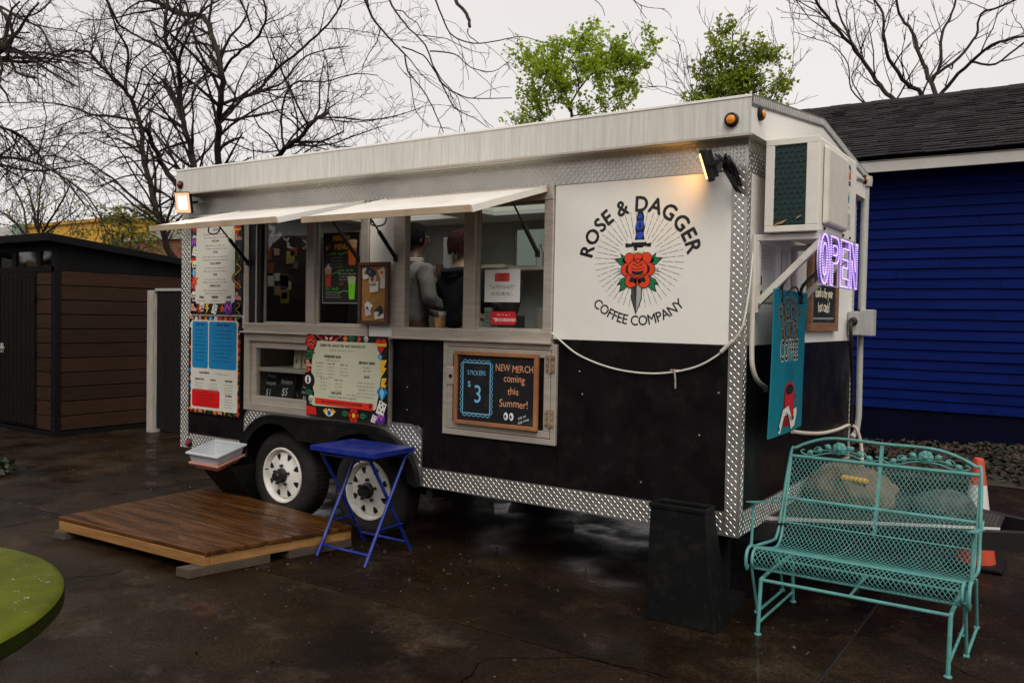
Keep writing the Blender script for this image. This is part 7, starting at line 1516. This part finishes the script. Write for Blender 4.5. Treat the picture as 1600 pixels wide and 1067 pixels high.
RIGHT_BARE = {
    'R0': [(-1.11,13.94,1.91,0.107),(-1.15,14.35,3.81,0.097),(-1.17,14.62,5.5,0.086),(-1.19,14.64,6.14,0.074)],
    'R1': [(-1.17,14.21,5.04,0.054),(-1.92,14.61,6.09,0.052),(-2.28,14.87,6.53,0.05),(-2.59,14.87,7.03,0.046),(-2.82,14.61,7.39,0.041),(-3.03,14.2,7.66,0.037),(-3.34,13.85,8.1,0.032),(-3.4,13.71,8.42,0.028)],
    'R1b': [(-2.47,13.02,6.98,0.027),(-2.71,13.03,7.55,0.022),(-2.89,13.3,8.18,0.018)],
    'R1c': [(-2.38,13.2,6.83,0.018),(-2.75,13.6,7.37,0.015),(-3.17,13.86,7.78,0.013),(-3.82,13.85,8.02,0.01)],
    'R2': [(-1.21,14.51,5.1,0.055),(-1.4,14.36,6.1,0.05),(-1.63,14.0,6.29,0.044),(-1.87,13.59,6.68,0.038),(-1.95,13.34,7.09,0.032),(-1.98,13.35,7.51,0.027),(-2.27,13.62,8.04,0.023)],
    'R3': [(-0.96,12.97,5.73,0.05),(-1.09,13.18,6.07,0.045),(-1.31,13.57,6.64,0.04),(-1.56,13.96,7.28,0.035),(-1.83,14.16,7.73,0.029),(-1.92,14.08,8.25,0.023)],
    'R4': [(-1.23,14.24,6.34,0.041),(-1.13,14.6,6.69,0.037),(-1.16,15.0,7.42,0.033),(-1.03,15.26,7.92,0.028),(-0.9,15.26,8.43,0.023)],
    'R5': [(-1.19,14.65,6.01,0.046),(-1.0,14.73,6.32,0.041),(-0.57,14.53,6.69,0.036),(-0.18,14.15,6.84,0.03),(0.35,13.76,6.82,0.025),(0.85,13.55,6.8,0.02)],
    'R6': [(-1.14,13.87,6.32,0.035),(-0.74,14.25,6.73,0.032),(-0.49,14.43,7.15,0.028),(-0.41,14.34,7.52,0.025),(-0.07,14.01,7.49,0.021),(0.44,13.59,7.51,0.016)],
    'R7': [(-0.6,14.82,6.77,0.027),(-0.21,15.15,6.74,0.024),(0.26,15.25,7.12,0.021),(0.69,15.07,7.21,0.018)],
    'R8': [(-2.46,14.88,6.09,0.019),(-2.77,14.47,6.43,0.017),(-2.77,14.14,6.88,0.014),(-3.08,14.05,7.29,0.012),(-3.52,14.24,7.55,0.01),(-4.03,14.62,7.88,0.008)],
    'R9': [(-2.27,13.94,5.86,0.018),(-2.51,14.17,6.2,0.016),(-2.79,14.56,6.72,0.014),(-2.63,14.94,7.2,0.012),(-2.75,15.12,7.81,0.01)],
}
GREEN_ONE = {
    'g0': [(-8.29,12.47,4.99,0.042),(-8.3,12.44,6.1,0.036),(-8.28,12.31,6.31,0.031)],
    'g1': [(-8.39,12.49,6.36,0.026),(-8.14,12.48,6.69,0.022),(-7.75,12.36,6.96,0.018),(-7.35,12.19,7.13,0.014),(-7.13,12.05,7.4,0.01)],
    'g2': [(-8.15,12.09,6.25,0.02),(-8.22,11.92,6.57,0.017),(-8.5,11.82,6.86,0.014),(-8.85,11.84,7.2,0.01)],
    'g3': [(-7.73,11.76,6.47,0.02),(-7.86,11.84,6.91,0.015),(-8.12,11.99,7.27,0.01)],
    'g4': [(-7.59,12.05,6.86,0.016),(-6.84,11.95,6.79,0.012),(-6.32,11.78,7.07,0.008)],
    'g5': [(-8.2,12.26,6.05,0.016),(-7.67,12.38,6.15,0.012),(-7.2,12.38,6.4,0.008)],
    'g6': [(-7.97,11.89,5.7,0.016),(-8.57,11.71,5.87,0.012),(-9.16,11.58,6.05,0.008)],
}
GREEN_TWO = {
    'h0': [(-4.4,12.24,4.63,0.037),(-4.52,12.41,5.94,0.03),(-4.56,12.56,6.49,0.024),(-4.67,12.65,7.04,0.018),(-4.67,12.61,7.42,0.011)],
    'h1': [(-4.38,12.0,5.95,0.018),(-4.79,12.12,6.29,0.015),(-5.2,12.29,6.64,0.011),(-5.38,12.43,6.18,0.008)],
    'h2': [(-4.62,12.71,6.53,0.019),(-4.26,12.8,6.76,0.013),(-3.99,12.78,6.9,0.007)],
    'h3': [(-4.52,12.41,5.94,0.017),(-3.93,12.26,6.08,0.012),(-3.55,12.2,6.26,0.007)],
    'h4': [(-4.65,12.79,5.91,0.017),(-5.26,12.66,6.08,0.012),(-5.62,12.48,6.22,0.008)],
    'w1': [(-4.87,12.74,5.53,0.009),(-5.51,12.57,6.36,0.007),(-5.74,12.43,7.28,0.005)],
    'w2': [(-4.92,12.52,5.49,0.011),(-5.85,12.37,6.36,0.009),(-6.55,12.3,6.46,0.006)],
    'w3': [(-5.09,12.6,5.53,0.009),(-5.8,12.54,6.66,0.007),(-6.42,12.61,7.31,0.005)],
    'w4': [(-4.54,12.22,5.39,0.009),(-5.15,12.34,6.39,0.007),(-5.1,12.51,7.2,0.005)],
    'w5': [(-3.87,12.52,5.25,0.009),(-3.51,12.67,6.37,0.007),(-3.51,12.84,7.16,0.005)],
    'w6': [(-4.06,12.72,5.31,0.009),(-3.71,12.85,6.06,0.007),(-3.84,12.88,7.1,0.005)],
}

# ================================================================== TREES
M_BARK = mat('dark_bark', (.036, .027, .021), rough=.95, var=.4, scale=5, stretch=(3, 3, .6), bump=.5, bscale=14, spec=.1)
M_TWIG = mat('twig_bark', (.028, .021, .017), rough=.95, spec=.1)
def grow(mb, pts, r0, r1, lvl, spec, rg, up):
    """side shoots along a limb, each with its own side shoots"""
    L = sum((q - p).length for p, q in zip(pts[:-1], pts[1:]))
    dens, lf, maxlen, rmin = spec
    n = int(L * dens[lvl]); 
    if n <= 0: return
    for k in range(n):
        t = (k + rg.random()) / n
        if lvl == 0 and t < .12: continue
        f = t * (len(pts) - 1); i = min(int(f), len(pts) - 2); p = pts[i].lerp(pts[i + 1], f - i); d = (pts[i + 1] - pts[i]).normalized()
        a = d.orthogonal().normalized(); b = d.cross(a); th = rg.uniform(0, 6.283); side = a * math.cos(th) + b * math.sin(th)
        ang = rg.uniform(.5, 1.15); dr = (d * math.cos(ang) + side * math.sin(ang)); dr.z += up; dr.normalize()
        ln = min(maxlen[lvl], L * lf * rg.uniform(.5, 1.2)) * rg.uniform(.55, 1.1); rr = max(rmin, (r0 + (r1 - r0) * t) * rg.uniform(.35, .6))
        m = 5; q = [p]; cd = dr.copy()
        for s in range(m):
            cd = (cd + Vector((rg.uniform(-.32, .32), rg.uniform(-.32, .32), rg.uniform(-.30, .30) + up * .25))).normalized(); q.append(q[-1] + cd * ln / m)
        re = max(rmin * .7, rr * .35)
        mb.tube(q, [rr + (re - rr) * s / m for s in range(m + 1)], 3 if lvl else 4, cap=False)
        if lvl + 1 < len(dens): grow(mb, q, rr, re, lvl + 1, spec, rg, up)
def bare_tree(name, label, data, thick, spec, seed, up=.25, skip=(), group=None, cat='tree'):
    rg = random.Random(seed); first = list(data.values())[0][0]
    t = thing(name, label, cat, (first[0], first[1], 0), group=group)
    tk = MB(); lb = MB(); tw = MB(); keys = list(data.keys())
    for k in keys:
        P = [Vector(q[:3]) for q in data[k]]; rs = [q[3] * .86 for q in data[k]]; S = smooth_pts(P, 4); R = []
        for i in range(len(P) - 1):
            for j in range(4): R.append(rs[i] + (rs[i + 1] - rs[i]) * j / 4)
        R.append(rs[-1]); S = [p + Vector((rg.uniform(-1, 1), rg.uniform(-1, 1), rg.uniform(-1, 1))) * min(.035, R[i] * .5) for i, p in enumerate(S)]
        if P[0].z < 3 and k in thick:    # run the stem down to the ground
            S = [Vector((S[0].x + .15, S[0].y, -.1))] + S; R = [R[0] * 1.35] + R
        (tk if k in thick else lb).tube(S, R, 9 if k in thick else 6)
        if k not in skip: grow(tw, S, rs[0], rs[-1], 0, spec, rg, up)
    to = tk.build('trunk', M_BARK, t, smooth=True)
    if lb.v: lb.build('limb', M_BARK, to, smooth=True, kind='stuff')
    tw.build('crown', M_TWIG, t, kind='stuff', fixn=False); return t
bare_tree('pecan_tree', 'big bare many-stemmed tree with dark tangled branches rising behind the left end of the trailer', PECAN, ('M1', 'M2', 'M2a', 'M3', 'M4', 'M5'), ((3.2, 4.2, 5.0), .42, (2.6, 1.15, .55), .005), 11, up=.12, skip=('M2a', 'C6', 'C0', 'M6', 'C1', 'C2', 'C2b', 'C3', 'C4', 'C5', 'C6b', 'C7', 'C8', 'C9', 'C10'))
# the long drooping limb is sparser: its shoots join the same tree
_p = [o for o in D.objects if o.name.startswith('pecan_tree')][0]
tw = MB(); rg = random.Random(5)
for k in ('C1', 'C2', 'C2b', 'C3', 'C4', 'C5', 'C7', 'C8', 'C9', 'C10'):
    P = smooth_pts([Vector(q[:3]) for q in PECAN[k]], 3); grow(tw, P, PECAN[k][0][3], PECAN[k][-1][3], 0, ((1.5, 2.0, 1.6), .36, (1.7, .7, .35), .0065), rg, -.12)
tw.build('drooping_twig', M_TWIG, _p, kind='stuff', fixn=False)
bare_tree('leaning_tree', 'dark bare tree whose heavy limbs hang in from the left edge above the shed', NEAR_LEFT, ('B0',), ((3.2, 4.2, 4.6), .45, (1.9, .85, .36), .0052), 21, up=-.05)
sp = bare_tree('sapling', 'slender multi-stemmed sapling with the first tiny leaves behind the shed', SAPLING, ('S1', 'S3'), ((4.0, 4.5, 4.0), .5, (1.3, .7, .3), .0045), 31, up=.3)
bare_tree('bare_tree', 'bare spreading tree behind the dark shingle roof at the upper right', RIGHT_BARE, ('R0', 'R1', 'R2', 'R3'), ((3.0, 4.0, 4.6), .42, (2.2, 1.0, .45), .006), 41, up=.22, skip=('R0',))
def leaf_mat(name, c1, c2):
    m = D.materials.new(name); m.use_nodes = True; n = m.node_tree.nodes; l = m.node_tree.links; b = n['Principled BSDF']; b.inputs['Roughness'].default_value = .5; b.inputs['Specular IOR Level'].default_value = .3
    tc = n.new('ShaderNodeTexCoord'); nz = n.new('ShaderNodeTexNoise'); nz.inputs['Scale'].default_value = 2.2; nz.inputs['Detail'].default_value = 4; rp = n.new('ShaderNodeValToRGB'); rp.color_ramp.elements[0].position = .35; rp.color_ramp.elements[1].position = .65
    rp.color_ramp.elements[0].color = (*c1, 1); rp.color_ramp.elements[1].color = (*c2, 1); l.new(tc.outputs['Object'], nz.inputs['Vector']); l.new(nz.outputs['Fac'], rp.inputs[0]); l.new(rp.outputs[0], b.inputs['Base Color'])
    tr_ = n.new('ShaderNodeBsdfTranslucent'); l.new(rp.outputs[0], tr_.inputs[0]); mx = n.new('ShaderNodeMixShader'); mx.inputs[0].default_value = .58; l.new(b.outputs[0], mx.inputs[1]); l.new(tr_.outputs[0], mx.inputs[2]); l.new(mx.outputs[0], n['Material Output'].inputs[0]); return m
M_LF = leaf_mat('fresh_green_leaf', (.20, .30, .012), (.44, .56, .04)); M_LF2 = leaf_mat('mid_green_leaf', (.15, .21, .014), (.34, .41, .035)); M_LF3 = leaf_mat('yellow_green_leaf', (.14, .17, .02), (.26, .26, .04))
def leaves(name, mb_pts, m, parent, smin, smax, rg):
    mb = MB()
    for p in mb_pts:
        s = rg.uniform(smin, smax) * rg.choice((.6, .8, 1, 1, 1.25)); a = Vector((rg.uniform(-1, 1), rg.uniform(-1, 1), rg.uniform(-.8, .5))).normalized(); b = a.cross(Vector((rg.uniform(-1, 1), rg.uniform(-1, 1), rg.uniform(-1, 1)))).normalized() * s * .34; a = a * s
        mb.add([p, p + a * .5 + b, p + a, p + a * .5 - b], [(0, 1, 2, 3)])
    return mb.build(name, m, parent, kind='stuff', fixn=False)
def leafy(name, label, data, thick, blobs, n, m, seed, smin, smax):
    rg = random.Random(seed); t = bare_tree(name, label, data, thick, ((4, 4.5), .5, (1.0, .5), .006), seed, up=.25); pts = []
    # leaf sprays: short shoots inside each lobe, leaves along each shoot
    tot = sum(b[3] * b[4] * b[5] for b in blobs); tw = MB()
    lobes = []
    for (x, y, z, rx, ry, rz) in blobs:      # break every mass into small uneven tufts with air between
        for q in range(9):
            d = Vector((rg.gauss(0, 1), rg.gauss(0, 1), rg.gauss(0, 1))).normalized() * rg.random() ** .5; f = rg.uniform(.22, .48)
            lobes.append((x + d.x * rx * .95, y + d.y * ry, z + d.z * rz * .95, rx * f, ry * f, rz * f * rg.uniform(.7, 1.2)))
    blobs = lobes; tot = sum(b[3] * b[4] * b[5] for b in blobs)
    for (x, y, z, rx, ry, rz) in blobs:
        k = int(n * rx * ry * rz / tot)
        while k > 0:
            d = Vector((rg.gauss(0, 1), rg.gauss(0, 1), rg.gauss(0, 1))).normalized() * rg.random() ** .42
            p = Vector((x + d.x * rx, y + d.y * ry, z + d.z * rz)); v = Vector((d.x + rg.uniform(-.5, .5), d.y + rg.uniform(-.5, .5), abs(d.z) * .5 + rg.uniform(.1, .9))).normalized(); ln = rg.uniform(.18, .42)
            q = p + v * ln; tw.tube([p - v * .1, p + v * ln * .5, q], [.006, .005, .003], 3, cap=False)
            for j in range(16): pts.append(p + v * ln * rg.uniform(.1, 1.05) + Vector((rg.gauss(0, .035), rg.gauss(0, .035), rg.gauss(0, .035))))
            k -= 16
    tw.build('shoot', M_TWIG, t, kind='stuff', fixn=False); leaves('foliage', pts, m, t, smin, smax, rg); return t
leafy('green_tree', 'bright green leafy tree above the middle of the trailer roof', GREEN_ONE, ('g0',),
      [(-8.7, 12, 6.95, .75, .7, .62), (-7.6, 12.2, 7.25, .75, .7, .50), (-6.95, 12, 7.02, .50, .5, .45), (-8.2, 12, 6.55, .6, .6, .35), (-7.2, 11.8, 6.6, .55, .6, .50), (-9.35, 12, 5.95, .50, .5, .28), (-8.9, 12, 6.3, .35, .4, .25), (-6.9, 12, 6.15, .5, .5, .25), (-6.2, 12, 7.3, .16, .2, .16), (-7.7, 12, 7.7, .22, .2, .18), (-7.6, 12, 6.0, .6, .5, .22)], 7500, M_LF, 51, .06, .11)
leafy('green_tree', 'darker green bushy tree beside the right end of the trailer roof', GREEN_TWO, ('h0',),
      [(-4.65, 12.5, 6.9, .38, .5, .55), (-4.2, 12.5, 6.65, .5, .5, .45), (-5.0, 12.5, 6.35, .5, .5, .5), (-4.3, 12.5, 6.1, .7, .6, .4), (-5.2, 12.4, 5.95, .5, .5, .25), (-3.65, 12.5, 6.0, .35, .4, .35), (-3.85, 12.5, 6.75, .2, .3, .25), (-4.75, 12.5, 7.35, .12, .15, .2), (-4.4, 12.5, 5.7, .9, .6, .3)], 6500, M_LF2, 61, .055, .10)
rg = random.Random(3); pts = []
for k in SAPLING:
    P = [Vector(q[:3]) for q in SAPLING[k]]
    for j in range(90): i = rg.randrange(len(P) - 1); pts.append(P[i].lerp(P[i + 1], rg.random()) + Vector((rg.gauss(0, .5), rg.gauss(0, .4), rg.gauss(0, .35))))
leaves('foliage', pts, M_LF3, sp, .05, .09, rg)
wl = thing('willow_shrub', 'loose yellow green shrub hanging over the shed roof in front of the yellow building', 'shrub', (-26.3, 12.5, 0)); tw = MB(); pts = []; cx_, cy_ = -26.3, 12.5
for k in range(5): tw.tube(smooth_pts([(cx_ + .1 * k, cy_, -.1), (cx_ - .3 + .25 * k, cy_, 2.4), (cx_ - 1.2 + .6 * k, cy_ + .2, 4.2)], 4), .04, 6)
wt = tw.build('trunk', M_BARK, wl, smooth=True); tw = MB()
for k in range(110):
    p = Vector((cx_ + rg.gauss(.2, 1.25), cy_ + rg.gauss(0, .5), rg.uniform(3.6, 5.05))); q = [p]; v = Vector((rg.uniform(.2, 1), 0, rg.uniform(.0, .5))).normalized()
    for s in range(5): v = (v + Vector((.05, rg.uniform(-.1, .1), -.22))).normalized(); q.append(q[-1] + v * .22)
    tw.tube(q, .008, 3, cap=False)
    for s in range(16): i = rg.randrange(5); pts.append(q[i].lerp(q[i + 1], rg.random()) + Vector((rg.gauss(0, .03), 0, rg.gauss(0, .03))))
tw.build('shoot', M_TWIG, wl, kind='stuff', fixn=False); leaves('foliage', pts, M_LF3, wl, .08, .16, rg)
# low green plant at the left edge of the yard
pl = thing('small_plant', 'small leafy plant at the left edge of the concrete in front of the shed', 'plant', (-6.95, -.45, 0)); pts = []
for j in range(160): a_ = rg.uniform(0, 6.28); r_ = rg.random() ** .5 * .2; pts.append(Vector((-6.95 + r_ * math.cos(a_), -.45 + r_ * math.sin(a_), rg.uniform(.02, .26 - r_ * .6))))
leaves('foliage', pts, mat('ivy_green', (0.022, 0.045, 0.014)), pl, .05, .10, rg); MB().lathe([(.10, 0), (.13, .08), (.12, .09), (.0001, .085)], (-6.95, -.45, 0), 'z', 16, cap=False).build('pot', mat('clay_pot', (.09, .04, .025), rough=.8), pl, smooth=True)

# ================================================================== REPEATS OF A KIND
GROUPS = {'menu_board': 'menu boards on the front of the food trailer', 'chalk_sign': 'chalk signs in the display window', 'chalkboard': 'framed chalkboards on the food trailer', 'wall_notice': 'paper notices on the end wall', 'coffee_bag': 'coffee bags on the display shelf',
          'floodlight': 'floodlights under the roof edge', 'person': 'people working inside the food trailer', 'cup_stack': 'stacks of paper cups', 'iced_drink': 'iced drinks on the serving counter', 'cloth_bundle': 'bundles on the trailer tongue', 'waste_bin': 'black bins beside the food trailer',
          'dish_tub': 'dish tubs stacked on the left bin', 'green_tree': 'green trees beyond the trailer roof', 'box': 'boxes on the shelves inside', 'paper_note': 'paper notes on the back wall'}
for o in COL.objects:
    if o.parent is None and o.get('label') and not o.get('group'):
        g_ = GROUPS.get(o.name.split('.')[0])
        if g_: o['group'] = g_
